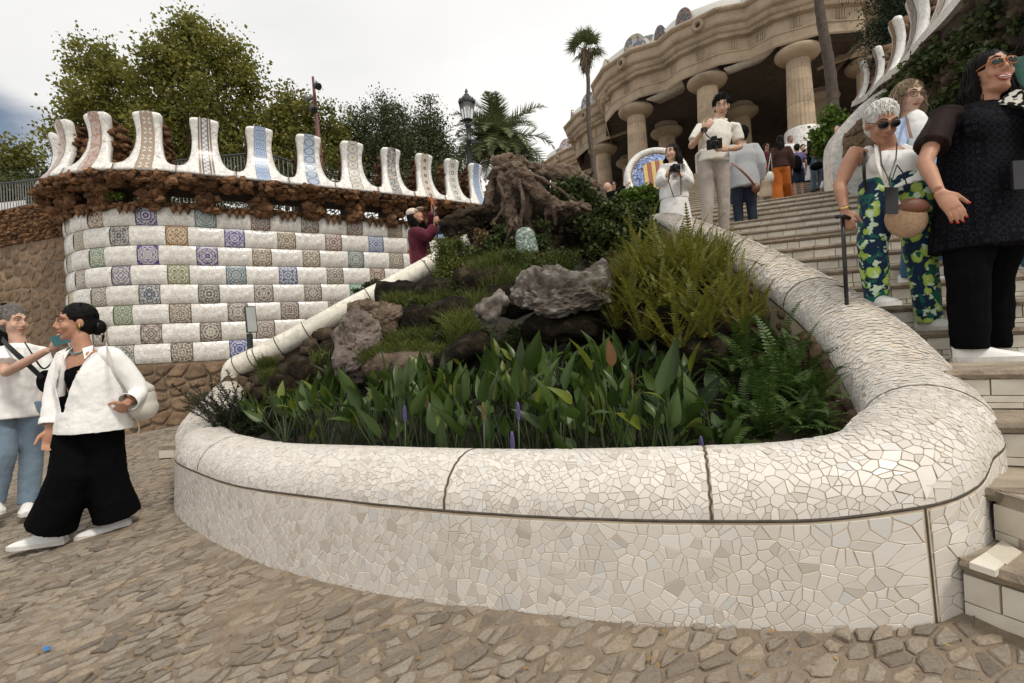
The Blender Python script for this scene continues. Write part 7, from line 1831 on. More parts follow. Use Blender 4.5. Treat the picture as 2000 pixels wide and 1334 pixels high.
        for (yy, ww, hh) in sec:
            w_ = ww*1.08; vs += [b+ft*yy*1.03*f-sd_*w_*f, b+ft*yy*1.03*f-sd_*w_*f+up3*.026*f, b+ft*yy*1.03*f+sd_*w_*f+up3*.026*f, b+ft*yy*1.03*f+sd_*w_*f]
        so.add(vs, [(i*4+q, i*4+(q+1) % 4, (i+1)*4+(q+1) % 4, (i+1)*4+q) for i in range(len(sec)-1) for q in range(4)]+[(0, 1, 2, 3), tuple(len(sec)*4-4+q for q in (3, 2, 1, 0))])
        shoe = sm.build('shoe', look.get('shoe', M['shoedark']), root, True)
        so_ = so.build('sole', M['sole'] if look.get('shoe') is M['shoe'] else M['shoedark']); so_.parent = shoe
        if look.get('shoe') is M['shoe'] and vox < .013:
            lc = MB()
            for q in range(5): yy = .035+.02*q; hh = .083-.0095*q-.004; lc.tube([b+ft*yy*f-sd_*.022*f+up3*(hh-.008)*f, b+ft*(yy+.004)*f+up3*(hh+.004)*f, b+ft*yy*f+sd_*.022*f+up3*(hh-.008)*f], .0028*f, 5)
            l_ = lc.build('laces', M['sole']); l_.parent = shoe
    body = skinned(mb, 'body', SK[look['skin']], root, vox, 3 if vox < .013 else 2)
    # clothes
    top = look['top']; tb = MB(); g = 1.0+0.02; ex = look.get('loose', .016)*f; hem = look.get('hem', -.10)
    hp_ = J['pel']+Vector((0, 0, hem*f))
    widths = [(.158*F*f+ex*look.get('flare', 1.2)+.010), (.154*F*f+ex+.008), (.128*F*f+ex*1.2), (.150*f*(F*.6+.4)+ex), (.125*f+ex*.4), (.062*f)]
    if look.get('tank'): widths[4] = .10*f
    tb.tube([hp_, J['pel'].lerp(J['wst'], .2), J['wst'].lerp(J['chs'], .3), J['chs']+Vector((0, 0, .01*f)), J['nck']-Vector((0, 0, .03*f)), J['nck']+Vector((0, 0, (-.01 if look.get('tank') else .008)*f))], widths, 22, True, [.78, .76, .76, .73, .68, .85], cf)
    if look.get('cami'):
        tb = MB(); tb.tube([hp_, J['pel'].lerp(J['wst'], .2), J['wst'].lerp(J['chs'], .3), J['chs'], J['chs'].lerp(J['nck'], .42)], [.152*f, .150*f, .138*f, .160*f, .148*f], 22, True, [.78, .76, .76, .76, .70], cf)
    if look.get('bust'): 
        for sg in (-1, 1): tb.ell(J['chs']+sh*sg*.075*f*F+cf*.075*f*F-Vector((0, 0, .0)), (.070*f*F, .048*f*F, .075*f*F), None, 12, 8)
    slv = look.get('sleeve', 'short'); sleeve_mb = tb; smbs = []
    for k in 'ab':
        S_, E_, W_ = J['S'+k], J['E'+k], J['W'+k]; sr = look.get('sr', 1.0)
        if look.get('sleevemat'): sleeve_mb = MB(); smbs.append(sleeve_mb)
        if look.get('cami'): continue
        if slv == 'none': tb.tube([S_.lerp(J['nck'], .55)+Vector((0, 0, .01*f)), S_.lerp(J['nck'], .25)-Vector((0, 0, .02*f))], [.03*f, .05*f], 8); continue
        q0 = S_.lerp(J['nck'], .35)-Vector((0, 0, .02*f))
        if slv == 'short': sleeve_mb.tube([q0, S_, S_.lerp(E_, .35), S_.lerp(E_, .68)], [.045*f*ar+ex*.4, .050*f*ar+ex*.5, .050*f*ar*sr+ex*.7, .050*f*ar*sr+ex*1.0], 12)
        else:
            endf = look.get('send', .92); sleeve_mb.tube([q0, S_, S_.lerp(E_, .5), E_, E_.lerp(W_, .5), E_.lerp(W_, endf)], [.045*f*ar+ex*.4, .050*f*ar+ex*.5, .047*f*ar*sr+ex*.8, .042*f*ar*sr+ex*.8, .038*f*sr+ex*.8, .032*f*sr+ex*.6], 12)
    skinned(tb, look.get('topname', 'shirt'), CL[top], root, max(vox*1.15, .009), 3, .012*f if vox < .013 else 0, .07)
    for sleeve_mb in smbs: skinned(sleeve_mb, 'sleeve', CL[look['sleevemat']], root, max(vox*1.15, .009), 3, .012, .07)
    pb_ = MB(); kind = look.get('bottom', 'pants'); bx = look.get('bl', .012)*f
    pb_.tube([(J['wst'] if look.get('cami') else J['pel']+Vector((0, 0, .07*f))), J['pel'], J['pel'].lerp((J['Ha']+J['Hb'])/2, 1)-Vector((0, 0, .05*f))], [(.112*f if look.get('cami') else .138*f*F+bx*.5), (.142*f if look.get('cami') else .152*f*F+bx), .152*f*F+bx], 20, True, [.74, .76, .74], cf)
    if kind in ('pants', 'wide', 'shorts'):
        for k in 'ab':
            Hh, K_, A_ = J['H'+k], J['K'+k], J['A'+k]; wd = {'pants': (.088, .080, .060, .056, .050), 'wide': (.095, .10, .105, .112, .122), 'shorts': (.1, .1, .095, .09, .09)}[kind]; ww = look.get('legw', 1.0); end = A_+Vector((0, 0, .0)) if kind != 'shorts' else K_
            if kind == 'shorts': pts_ = [Hh+Vector((0, 0, .03*f)), Hh.lerp(K_, .3), Hh.lerp(K_, .6), Hh.lerp(K_, .9)]; wd = wd[:4]
            else: pts_ = [Hh+Vector((0, 0, .03*f)), Hh.lerp(K_, .4), K_, K_.lerp(A_, .45), end-Vector((0, 0, look.get('cuff', .03)*f))]
            pb_.tube(pts_, [w_*f*(lr*.7+.3)*ww+bx for w_ in wd], 14)
    elif kind == 'skirt':
        kz = J['Ka'].lerp(J['Kb'], .5); pb_.tube([J['pel'], J['pel'].lerp(kz, .5), kz-Vector((0, 0, look.get('skl', .2)*f))], [.165*f, .2*f, .24*f], 20, True, [.76, .8, .85], cf)
    skinned(pb_, look.get('botname', 'trousers' if kind != 'skirt' else 'skirt'), CL[look['bot']], root, max(vox*1.2, .01), 3, .014*f if vox < .013 else 0, .09)
    # face details
    if vox < .013:
        for s_ in (-1, 1):
            e_ = MB(); e_.ell(h(s_*.031, -.0805, .009), (.0110*f, .0080*f, .0042*f), HR, 10, 8); eo = e_.build('eye', M['eyew'], root, True)
            i_ = MB(); i_.ell(h(s_*.031, -.0885, .009), (.0052*f, .0022*f, .0045*f), HR, 8, 6); io = i_.build('iris', M['iris']); io.parent = eo
            b_ = MB(); b_.tube([h(s_*.05, -.078, .034), h(s_*.034, -.094, .041), h(s_*.012, -.099, .034)], [.0022*f, .004*f, .003*f], 6); b_.build('eyebrow', HM['dark' if look['hair'] in ('black', 'dark') else 'brown'], root, True)
        l_ = MB(); smile = look.get('smile', 0)
        if smile > .5:
            l_.tube([h(-.036, -.078, -.050), h(-.02, -.093, -.061), h(0, -.098, -.064), h(.02, -.093, -.061), h(.036, -.078, -.050)], [.004*f, .006*f, .006*f, .006*f, .004*f], 8)
            l_.tube([h(-.034, -.078, -.054), h(-.02, -.091, -.078), h(0, -.096, -.083), h(.02, -.091, -.078), h(.034, -.078, -.054)], [.003*f, .005*f, .006*f, .005*f, .003*f], 8)
            tt = MB(); tt.ell(h(0, -.093, -.067), (.027*f, .008*f, .006*f), HR, 12, 6); tt.build('teeth', M['tooth'], root, True); tt = MB(); tt.ell(h(0, -.089, -.072), (.028*f, .008*f, .010*f), HR, 12, 6); tt.build('mouth', M['iris'], root, True)
        else:
            l_.tube([h(-.025, -.083, -.062+.004*smile), h(-.01, -.099, -.060), h(0, -.101, -.061), h(.01, -.099, -.060), h(.025, -.083, -.062+.004*smile)], [.0022*f, .0042*f, .0036*f, .0042*f, .0022*f], 8)
            l_.tube([h(-.022, -.084, -.064), h(0, -.100, -.070), h(.022, -.084, -.064)], [.0022*f, .0055*f, .0022*f], 8)
        l_.build('lips', M['lip'], root, True)
    # hair
    st = look['style']; hm = HM[look['hair']]; hb = MB(); rr = random.Random(int(x*7)); loc = MB()
    def strand(p, r0, seg=5): loc.tube(p, [r0*f*(1-.75*i/(len(p)-1)) for i in range(len(p))], seg, False)
    if look['hair'] != 'bald' or st != 'bald':
        hb.ell(h(0, .026, .040), (.087*f, .101*f, .093*f), HR, 20, 14); hb.ell(h(0, .045, -.01), (.081*f, .079*f, .086*f), HR, 16, 12)
        if vox < .02:
            nlk = {'short': 420, 'long': 900, 'curly': 620, 'up': 420}[st if st in ('short', 'long', 'curly', 'up') else 'short']
            for k in range(nlk):
                th = rr.uniform(0, 2*math.pi); ph = rr.uniform(0, 1.75); d = Vector((math.sin(ph)*math.cos(th), math.sin(ph)*math.sin(th), math.cos(ph)))
                if d.y < -.35 and d.z < .45: continue
                p0 = Vector((d.x*.084, .026+d.y*.098, .040+d.z*.090))
                if st == 'short':
                    t_ = Vector((d.x*.2+rr.gauss(0, .3), -.6 if d.z > .5 and d.y < .3 else .25, -.7 if d.z < .6 else -.1)); t_ = (t_-d*t_.dot(d)*0.9).normalized(); L = look.get('hl', .045)*rr.uniform(.5, 1.2); pts_ = [p0-d*.003, p0+d*.006+t_*L*.5, p0+t_*L-d*.004]
                elif st == 'up':
                    t_ = Vector((0, .11, -.03))-p0; pts_ = [p0, p0+d*.006+t_*.4, p0+t_]
                elif st == 'curly':
                    L = rr.uniform(.10, .24); pts_ = []; o1 = rr.uniform(0, 6.3); side_ = Vector((d.x*.9+rr.gauss(0, .2), max(d.y, -.1)*.6, 0))
                    for i in range(9): u_ = i/8; pts_.append(p0+side_*.07*u_+Vector((math.cos(o1+u_*9)*.014, math.sin(o1+u_*9)*.014, -L*u_+.015*math.sin(u_*3))))
                else:
                    L = look.get('hl', .42)*rr.uniform(.6, 1.0); sd = .088 if d.x > 0 else -.088; xx = sd*rr.uniform(.5, 1.12); yy = rr.uniform(-.02 if abs(xx) > .07 else .06, .10); w_ = rr.gauss(0, .012)
                    pts_ = [p0, p0*0.4+Vector((xx, yy, .0))*0.6+Vector((0, 0, .015)), Vector((xx*1.02, yy, -.05)), Vector((xx*1.12+w_+rr.gauss(0, .008), yy-.01+rr.gauss(0, .006), -.05-L*.18)), Vector((xx*1.14-w_+rr.gauss(0, .010), yy-.01, -.05-L*.4)), Vector((xx*1.18+w_*2, yy-.02, -.05-L*.7)), Vector((xx*1.12+w_*3, yy-.02, -.05-L))]
                r0 = {'short': .0048, 'up': .0042, 'curly': .0038, 'long': .0045}.get(st, .006); strand([h(*q) for q in pts_], r0)
        elif st in ('long',): hb.tube([h(0, .05, .02), h(0, .075, -.1), h(0, .08, -.1-look.get('hl', .3)*.9)], [.09*f, .1*f, .06*f], 10, True, .5)
        elif st == 'curly': hb.ell(h(0, .03, 0), (.11*f, .1*f, .12*f), HR, 12, 8)
        ho = skinned(hb, 'hair', hm, root, max(vox, .008), 2, .012*f if vox < .02 else 0, .03)
        if loc.v: lo = loc.build('locks', hm, None, True); lo.parent = ho
    gl = look.get('glasses')
    if gl:
        gm = MB(); 
        for s_ in (-1, 1):
            if gl == 'clear': gm.add([], []); 
            gm.tube([h(s_*.058, -.095, .014), h(s_*.078, -.04, .012), h(s_*.080, .01, .006)], .0026*f, 5)
        gm.tube([h(-.010, -.113, .014), h(.010, -.113, .014)], .0026*f, 5)
        for s_ in (-1, 1):
            K = 16; ring = [h(s_*.033+.026*math.cos(a), -.106+.010*abs(math.cos(a))*(1 if math.cos(a)*s_ > 0 else 0), .006+.019*math.sin(a)) for a in np.linspace(0, 2*math.pi, K)]; gm.tube(ring, .0022*f, 5, False)
            if gl == 'dark':
                lm = MB(); lm.ell(h(s_*.033, -.101, .006), (.026*f, .0055*f, .019*f), HR, 14, 8); lm.build('lens', M['shade'], root, True)
        gm.build('glasses_frame', simple('orange_frame', (0.5, 0.15, 0.02), 0.3) if look.get('gframe') else M['lens'], root, True)
    J['base'] = base; J['h'] = h; J['cf'] = cf; J['sh'] = sh; J['root'] = root; J['tips'] = tips; J['f'] = f
    return J
def part(mb, name, mat, J, smooth=True): return mb.build(name, mat, J['root'], smooth)
def camera_obj(c, d, up_, label, sc=1.0, lens=.09):
    d = d.normalized(); s = d.cross(up_).normalized(); u_ = s.cross(d); rt_ = Matrix((s, d, u_)).transposed(); root = empty('photo_camera', c, label, 'camera')
    mb = MB(); mb.box(c, (.135*sc, .055*sc, .09*sc), rt_); mb.box(c+u_*.055*sc, (.05*sc, .05*sc, .03*sc), rt_); mb.box(c-s*.052*sc+d*.018*sc, (.03*sc, .05*sc, .085*sc), rt_); mb.build('camera_body', M['lens'], root)
    q = d.to_track_quat('Z', 'Y').to_matrix(); mb = MB(); mb.lathe([(.036*sc, .02*sc), (.038*sc, .05*sc), (.041*sc, .055*sc), (.041*sc, lens*sc), (.036*sc, (lens+.004)*sc), (.030*sc, (lens-.01)*sc)], c, 20, False, q); mb.build('lens_barrel', M['lens'], root, True)
    mb = MB(); mb.lathe([(.031*sc, (lens-.008)*sc), (.001, (lens-.005)*sc)], c, 20, False, q); mb.build('front_glass', M['shade'], root, True); return root
def strap(mb, pts, w=.02, n=Vector((0, -1, 0)), k=10):
    P_ = [Vector(p) for p in catmull([tuple(p) for p in pts], k)]; vs = []
    for i, p in enumerate(P_):
        t = (P_[min(i+1, len(P_)-1)]-P_[max(0, i-1)]).normalized(); s = t.cross(n).normalized(); vs += [p-s*w/2+n*.002, p+s*w/2+n*.002, p+s*w/2-n*.002, p-s*w/2-n*.002]
    mb.add(vs, [(i*4+q, i*4+(q+1) % 4, (i+1)*4+(q+1) % 4, (i+1)*4+q) for i in range(len(P_)-1) for q in range(4)])
def FV(deg, el=0): a = R(deg); e = R(el); return Vector((math.sin(a)*math.cos(e), -math.cos(a)*math.cos(e), math.sin(e)))   # 0 = to the camera, + = to picture right

# --- 1 woman in white shirt, left
Y1 = 3.42; z1 = G(W(165, 1050, Y1).x, Y1)
J = Pn('woman in open white shirt and wide black trousers, smiling towards the man at far left', 176, Y1, z1, 1.69, R(-8), dict(skin='tan', hair='black', style='up', top='blackp', bot='blackp', sleeve='none', cami=True, hem=-.10, loose=.002, bottom='wide', bl=.02, cuff=-.03, shoe=M['shoe'], smile=.4, foota=FV(-75), footb=FV(-62), botname='wide_trousers', topname='camisole',
    handa=dict(d=(-.05, -.1, -1), curl=.9, thumb=(-.6, -.6, 0)), handb=dict(d=(-.85, .45, -.5), curl=.3, thumb=(-.4, -.6, .5))),
    {'hd': (148, 629, 0), 'nck': (165, 684, 0), 'chs': (178, 735, 0), 'wst': (182, 790, 0), 'Sa': (130, 697, .02), 'Sb': (221, 695, -.02), 'Ea': (106, 770, -.05), 'Wa': (98, 838, -.12), 'Eb': (276, 765, .05), 'Wb': (246, 788, -.10), 'Ka': (140, 925, -.08), 'Kb': (205, 925, .05), 'Aa': (100, 1038, -.08), 'Ab': (230, 1016, .10)}, vox=.0068, face=FV(-38, -2))
# open shirt: panels wrapped round the torso
LK = {}
sb = MB(); f = J['f']
ctl = [(*(J['wst']-Vector((0, 0, .17))), .222, .84), (*(J['wst']-Vector((0, 0, .08))), .212, .84), (*J['wst'], .198, .84), (*J['chs'], .192, .82), (*(J['nck']-Vector((0, 0, .055))), .145, .68), (*(J['nck']-Vector((0, 0, .015))), .07, .8)]
cc2 = catmull(ctl, 7); sb.tube([Vector(q[:3]) for q in cc2], [q[3] for q in cc2], 64, False, [q[4] for q in cc2], J['cf'])
cf, shv = J['cf'], J['sh']; keep = []; vv = sb.v; ax0 = J['chs']
def vb(hg): return .008+.115*(hg+.10)
for i_, v_ in enumerate(vv):
    d = Vector(v_)-ax0; lat = d.dot(shv)+.035; hg = (v_[2]-J['wst'].z)/0.34
    if d.dot(cf) > .0 and hg > -.10:
        b_ = vb(hg)
        if abs(lat) < b_: vv[i_] = tuple(Vector(v_)+shv*((b_ if lat >= 0 else -b_)-lat))
fs_ = []
for fc in sb.f:
    c = sum((Vector(vv[i_]) for i_ in fc), Vector())/len(fc); d = c-ax0; hg = (c.z-J['wst'].z)/0.34
    if d.dot(cf) > .0 and hg > -.10 and abs(d.dot(shv)+.035) < vb(hg)*.96: continue
    fs_.append(fc)
sb.f = fs_; sb.mi = [0]*len(fs_)
for k in 'ab':
    S_, E_, W_ = J['S'+k], J['E'+k], J['W'+k]; sb.tube([S_.lerp(J['nck'], .35), S_+Vector((0, 0, .01)), S_.lerp(E_, .5), E_, E_.lerp(W_, .45), E_.lerp(W_, .80)], [.05, .062, .060, .054, .050, .050], 14, False)
    sb.tube([E_.lerp(W_, .68), E_.lerp(W_, .88)], [.056, .058], 14, False)
o = sb.build('open_shirt', CL['white'], J['root'], True); sl = o.modifiers.new('thick', 'SOLIDIFY'); sl.thickness = .006; ss = o.modifiers.new('sub', 'SUBSURF'); ss.levels = 2; ss.render_levels = 2; dd = o.modifiers.new('folds', 'DISPLACE'); dd.texture = cloudtex(.06); dd.strength = .012; dd.texture_coords = 'GLOBAL'
mb = MB()
for sg in (-1, 1):     # collar points
    b = J['nck']+Vector((0, 0, .0))+cf*.05+shv*sg*.045; q = [b+shv*sg*.02-cf*.05+Vector((0, 0, .03)), b+Vector((0, 0, .012)), b-Vector((0, 0, .06))+shv*sg*.03+cf*.015, b+shv*sg*.055-cf*.01-Vector((0, 0, .012))]; mb.add(q+[p+cf*.008 for p in q], [(0, 1, 2, 3), (4, 7, 6, 5), (0, 4, 5, 1), (1, 5, 6, 2), (2, 6, 7, 3), (3, 7, 4, 0)])
mb.build('collar', CL['white'], J['root'])
mb = MB()
for q in range(5): mb.ell(J['chs']+cf*.135+shv*(.062-.014*q)+Vector((0, 0, .10-.062*q)), (.007, .004, .007), None, 8, 5)
mb.build('buttons', M['gold'], J['root'], True)
h = J['h']; mb = MB(); mb.ell(h(0, .115, -.04), (.05, .05, .055), None, 14, 10); mb.build('hair_bun', HM['black'], J['root'], True)
mb = MB(); mb.lathe([(.035, -.02), (.055, 0), (.035, .02)], h(0, .095, -.03), 16, False, (h(0, 1, -.4)-h(0, 0, 0)).to_track_quat('Z', 'Y').to_matrix()); t_ = [h(.0, .12, -.05), h(.01, .14, -.10), h(.0, .13, -.15)]; mb.tube(t_, [.02, .03, .012], 8, True, .3); mb.build('scrunchie', CL['bw'], J['root'], True)
for s_ in (-1, 1): mb = MB(); mb.ell(h(s_*.082, -.0, -.035), (.006, .006, .016), None, 8, 6); mb.build('earring', M['gold'], J['root'], True)
mb = MB(); K = 14; nk = J['nck']; mb.tube([nk+shv*.06*math.cos(a)+cf*(.02+.055*math.sin(a))-Vector((0, 0, -.012+.035*math.sin(a))) for a in np.linspace(-.3, math.pi+.3, K)], .005, 6, False); mb.build('necklace', M['turq'], J['root'], True)
# her backpack
bp = empty('backpack', W(282, 790, 3.5), 'small cream leather backpack hanging behind the woman in white', 'backpack')
c = W(276, 782, 3.52); mb = MB(); mb.ell(c, (.085, .10, .14), None, 16, 12); mb.ell(c+Vector((0.01, 0, -.05)), (.085, .105, .085), None, 16, 12); skinned(mb, 'bag_body', M['leatherw'], bp, .009, 4)
mb = MB(); mb.ell(c+Vector((-.0, -.01, .075)), (.082, .1, .05), None, 14, 8); mb.build('flap', M['leatherw'], bp, True)
mb = MB(); strap(mb, [W(207, 672, 3.44), W(212, 690, 3.28), W(222, 725, 3.25), W(243, 760, 3.30), W(262, 790, 3.42)], .022, Vector((0, -1, 0))); mb.tube([W(268, 820, 3.5), W(272, 838, 3.5), W(268, 852, 3.5)], .005, 5); mb.build('strap', M['leatherw'], bp)
# --- 2 man at far left
Y2 = 4.15; z2 = G(W(40, 990, Y2).x, Y2)
J = Pn('grey-haired man in white t-shirt and pale jeans holding out a phone at far left', 34, Y2, z2, 1.70, R(38), dict(skin='fair', hair='grey', style='short', top='white', bot='jeans', loose=.03, hem=-.12, shoe=M['shoe'], sr=1.25, foota=FV(50), footb=FV(40), bl=.02, hl=.03,
    handa=dict(d=(.75, -.1, .5), curl=1.1, thumb=(.2, 0, 1)), handb=dict(d=(.3, -.2, -.9), curl=.9)),
    {'hd': (27, 627, 0), 'nck': (36, 672, 0), 'chs': (42, 722, 0), 'wst': (40, 775, 0), 'Sa': (2, 690, -.14), 'Sb': (76, 686, .12), 'Ea': (12, 728, -.25), 'Wa': (102, 679, -.30), 'Eb': (92, 760, .1), 'Wb': (96, 820, .0), 'Ka': (8, 890, -.12), 'Kb': (62, 885, .05), 'Aa': (-12, 975, -.12), 'Ab': (55, 976, .0)}, vox=.0075, face=FV(78, -6))
ph = empty('phone', W(124, 660, 3.85), 'phone with a teal case held out by the man at far left', 'phone'); mb = MB(); mb.box(W(125, 661, 3.84), (.075, .009, .15), Matrix.Rotation(.5, 3, 'Z') @ Matrix.Rotation(1.2, 3, 'Y')); mb.build('phone_case', simple('teal_case', (0.03, 0.12, 0.13), 0.4), ph)
cb_ = empty('crossbody_bag', W(88, 740, 4.1), 'black crossbody bag on the chest of the man at far left', 'bag'); mb = MB(); c = W(90, 745, 3.98); mb.ell(c, (.07, .04, .09), None, 14, 10); mb.build('bag_body', CL['black'], cb_, True)
mb = MB(); strap(mb, [W(4, 662, 4.1), W(20, 680, 3.92), W(55, 712, 3.88), W(82, 738, 3.92)], .04); strap(mb, [W(48, 668, 4.08), W(62, 690, 3.93), W(85, 720, 3.93), W(108, 700, 3.98)], .012); mb.build('strap', M['strapb'], cb_)

# --- 13 white-haired woman with the cane
Y3 = 2.98; z3 = stepz(5)
J = Pn('white-haired woman in white tank top and green floral trousers, coming down with a cane', 1752, Y3, z3, 1.56, R(-18), dict(skin='tan', hair='white', style='short', top='white', bot='floral', sleeve='none', tank=True, loose=.012, hem=-.04, bust=True, glasses='dark', shoe=M['shoe'], hl=.05, legw=1.15, bl=.015, bottom='pants', arm=1.1,
    handa=dict(d=(.05, -.25, -1), curl=1.5, thumb=(.7, -.5, 0)), foota=FV(-10), footb=FV(10)),
    {'hd': (1722, 240, -.06), 'nck': (1735, 288, 0), 'chs': (1738, 325, 0), 'wst': (1742, 372, 0), 'Sa': (1668, 300, .04), 'Sb': (1788, 296, -.06), 'Ea': (1640, 362, .03), 'Wa': (1650, 412, -.06), 'Eb': (1812, 370, .08), 'Wb': (1790, 420, .0), 'Ka': (1704, 478, -.05), 'Kb': (1800, 510, .0), 'Aa': (1712, 575, .05), 'Ab': (1815, 622, .02)}, fat=1.02, vox=.0065, face=FV(-12, -30))
h = J['h']; cane = empty('walking_cane', W(1648, 520, 2.9), 'slim black walking cane in the hand of the white-haired woman', 'cane'); mb = MB(); mb.tube([W(1645, 425, 2.9), W(1650, 515, 2.92), W(1656, 640, 2.95)], .011, 8); mb.build('shaft', M['lens'], cane, True); mb = MB(); mb.tube([W(1634, 424, 2.88), W(1645, 421, 2.88), W(1660, 427, 2.88)], .012, 8); mb.build('handle', M['lens'], cane, True)
mb = MB(); K = 10; w_ = J['Wa']; mb.lathe([(.030, -.006), (.033, 0), (.030, .006)], w_+Vector((0, 0, .012)), 16); mb.build('bracelet', M['gold'], J['root'], True)
bg = empty('shoulder_bag', W(1770, 430, 2.85), 'tan woven shoulder bag with brown leather trim against the floral trousers', 'bag')
c = W(1770, 428, 2.78); mb = MB(); mb.ell(c, (.12, .045, .105), None, 16, 10); skinned(mb, 'bag_body', simple('tan_woven_straw', (0.34, 0.22, 0.13), 0.8, 0.2, 60, 0.6, 90, 0.004), bg, .01, 3); mb = MB(); mb.ell(c+Vector((.02, -.01, .06)), (.10, .045, .05), None, 14, 8); mb.build('flap', M['leatherb'], bg, True)
mb = MB(); strap(mb, [W(1712, 284, 2.9), W(1716, 320, 2.78), W(1735, 365, 2.75), W(1755, 400, 2.74)], .028); mb.build('strap', M['leatherw'], bg)
ph = empty('phone', W(1741, 392, 2.72), 'black phone hanging on cords in front of the white-haired woman', 'phone'); mb = MB(); mb.box(W(1741, 392, 2.71), (.068, .01, .14), Matrix.Rotation(.06, 3, 'Y')); mb.build('phone_case', M['lens'], ph); mb = MB(); mb.tube([W(1752, 280, 2.88), W(1750, 310, 2.77), W(1738, 345, 2.73), W(1740, 368, 2.71)], .004, 5, False); mb.tube([W(1718, 285, 2.88), W(1722, 320, 2.77), W(1736, 350, 2.73), W(1740, 368, 2.71)], .004, 5, False); mb.tube([W(1742, 352, 2.73), W(1752, 322, 2.75), W(1765, 340, 2.75), W(1775, 375, 2.78)], .0035, 5, False); mb.build('cord', M['lens'], ph, True)
mb = MB(); strap(mb, [W(1690, 292, 3.0), W(1688, 312, 2.88), W(1688, 345, 2.87), W(1692, 372, 2.92)], .018); o = mb.build('backpack_strap', M['strapb'], J['root'])
# --- 14 curly-haired woman
J = Pn('woman with wavy blond hair and glasses in a white tee under a pale blue shirt', 1795, 3.62, stepz(7), 1.56, R(18), dict(skin='fair', hair='blond', style='curly', top='paleblue', bot='jeansb', loose=.03, hem=-.12, glasses='clear', shoe=M['shoe'], smile=.3, sleeve='long', sr=1.2, bl=.02, foota=FV(40), footb=FV(30)),
    {'hd': (1776, 190, -.03), 'nck': (1775, 232, 0), 'chs': (1775, 280, 0), 'Sa': (1728, 252, 0), 'Sb': (1822, 246, 0)}, vox=.0085, face=FV(-4, -14))
mb = MB(); mb.ell(J['chs']+J['cf']*.06+Vector((0, 0, .02)), (.085, .10, .19), None, 14, 10); skinned(mb, 'tee', CL['white'], J['root'], .01, 3, .008, .05)
mb = MB(); strap(mb, [W(1771, 225, 3.6), W(1774, 245, 3.46), W(1780, 270, 3.42)], .02); mb.build('bag_strap', M['leatherb'], J['root'])
# --- 15 laughing woman in black
Y5 = 2.72; z5 = stepz(4)
J = Pn('laughing woman with long black hair, sunglasses and a black blouse, coming down the steps', 1925, Y5, z5, 1.68, R(4), dict(skin='tan', hair='black', style='long', hl=.40, top='lace', bot='blackp', sleevemat='sheer', sr=1.0, loose=.03, hem=-.20, flare=2.0, bust=True, glasses='dark', gframe=1, smile=1, shoe=M['shoe'], legw=1.08, arm=.88, bl=.02, cuff=.02,
    handa=dict(d=(.42, -.25, -.85), curl=.45, thumb=(.9, -.2, .3), palm=(0, .3, -1)), foota=FV(62), footb=FV(58), hs=1.08),
    {'hd': (1936, 143, -.02), 'nck': (1922, 205, 0), 'chs': (1915, 262, 0), 'wst': (1912, 340, 0), 'pel': (1922, 415, 0), 'Sa': (1843, 228, .0), 'Sb': (1985, 222, .0), 'Ea': (1806, 318, -.10), 'Wa': (1836, 377, -.28), 'Eb': (2030, 310, .0), 'Wb': (2040, 250, -.2), 'Ha': (1893, 435, 0), 'Hb': (1955, 435, 0), 'Ka': (1890, 545, -.06), 'Kb': (1938, 545, .06), 'Aa': (1895, 678, -.06), 'Ab': (1942, 672, .1)}, fat=1.26, vox=.0068, face=FV(-12, 4))
mb = MB()
for p, v_, n in J['tips']['a']: mb.ell(p+v_*.003-n*.004, (.006, .006, .006), None, 6, 5)
mb.build('nail_varnish', M['nail'], J['root'], True)
mb = MB(); p = J['Wa']+Vector((.42, -.25, -.85)).normalized()*.092; mb.lathe([(.0105, -.002), (.0118, 0), (.0105, .002)], p, 12, False, Vector((.42, -.25, -.85)).to_track_quat('Z', 'Y').to_matrix()); mb.build('ring', M['gold'], J['root'], True)
mb = MB(); strap(mb, [J['nck']+J['cf']*.09+J['sh']*.02, J['chs']+J['cf']*.185+J['sh']*.10+Vector((0, 0, .08)), J['chs']+J['cf']*.19+J['sh']*.14-Vector((0, 0, .06)), J['wst']+J['cf']*.18+J['sh']*.2], .11, -J['cf']); mb.build('printed_panel', CL['bw'], J['root'])
mb = MB(); strap(mb, [J['nck']+J['cf']*.07+J['sh']*.06, J['chs']+J['cf']*.195+J['sh']*.13+Vector((0, 0, .02)), J['wst']+J['cf']*.19+J['sh']*.22], .012, -J['cf']); mb.build('lanyard', CL['green'], J['root'])
ph = empty('phone', W(1990, 340, 2.45), 'dark phone on a green lanyard at the right edge, before the woman in black', 'phone'); mb = MB(); mb.box(W(1992, 342, 2.50), (.075, .012, .14)); mb.build('phone_case', M['lens'], ph)
# --- 16 woman cut by the right edge
J = Pn('dark-haired person in dark green, mostly cut off by the right edge of the picture', 2052, 3.15, stepz(7), 1.6, R(-20), dict(skin='tan', hair='dark', style='long', top='green', bot='jeansb', sleeve='long', loose=.03, shoe=M['shoe'], hl=.3, handa=dict(d=(-.7, -.4, .3), curl=.8)),
    {'Ea': (2030, 262, -.1), 'Wa': (2003, 238, -.2)}, vox=.012, face=FV(-10, -5))
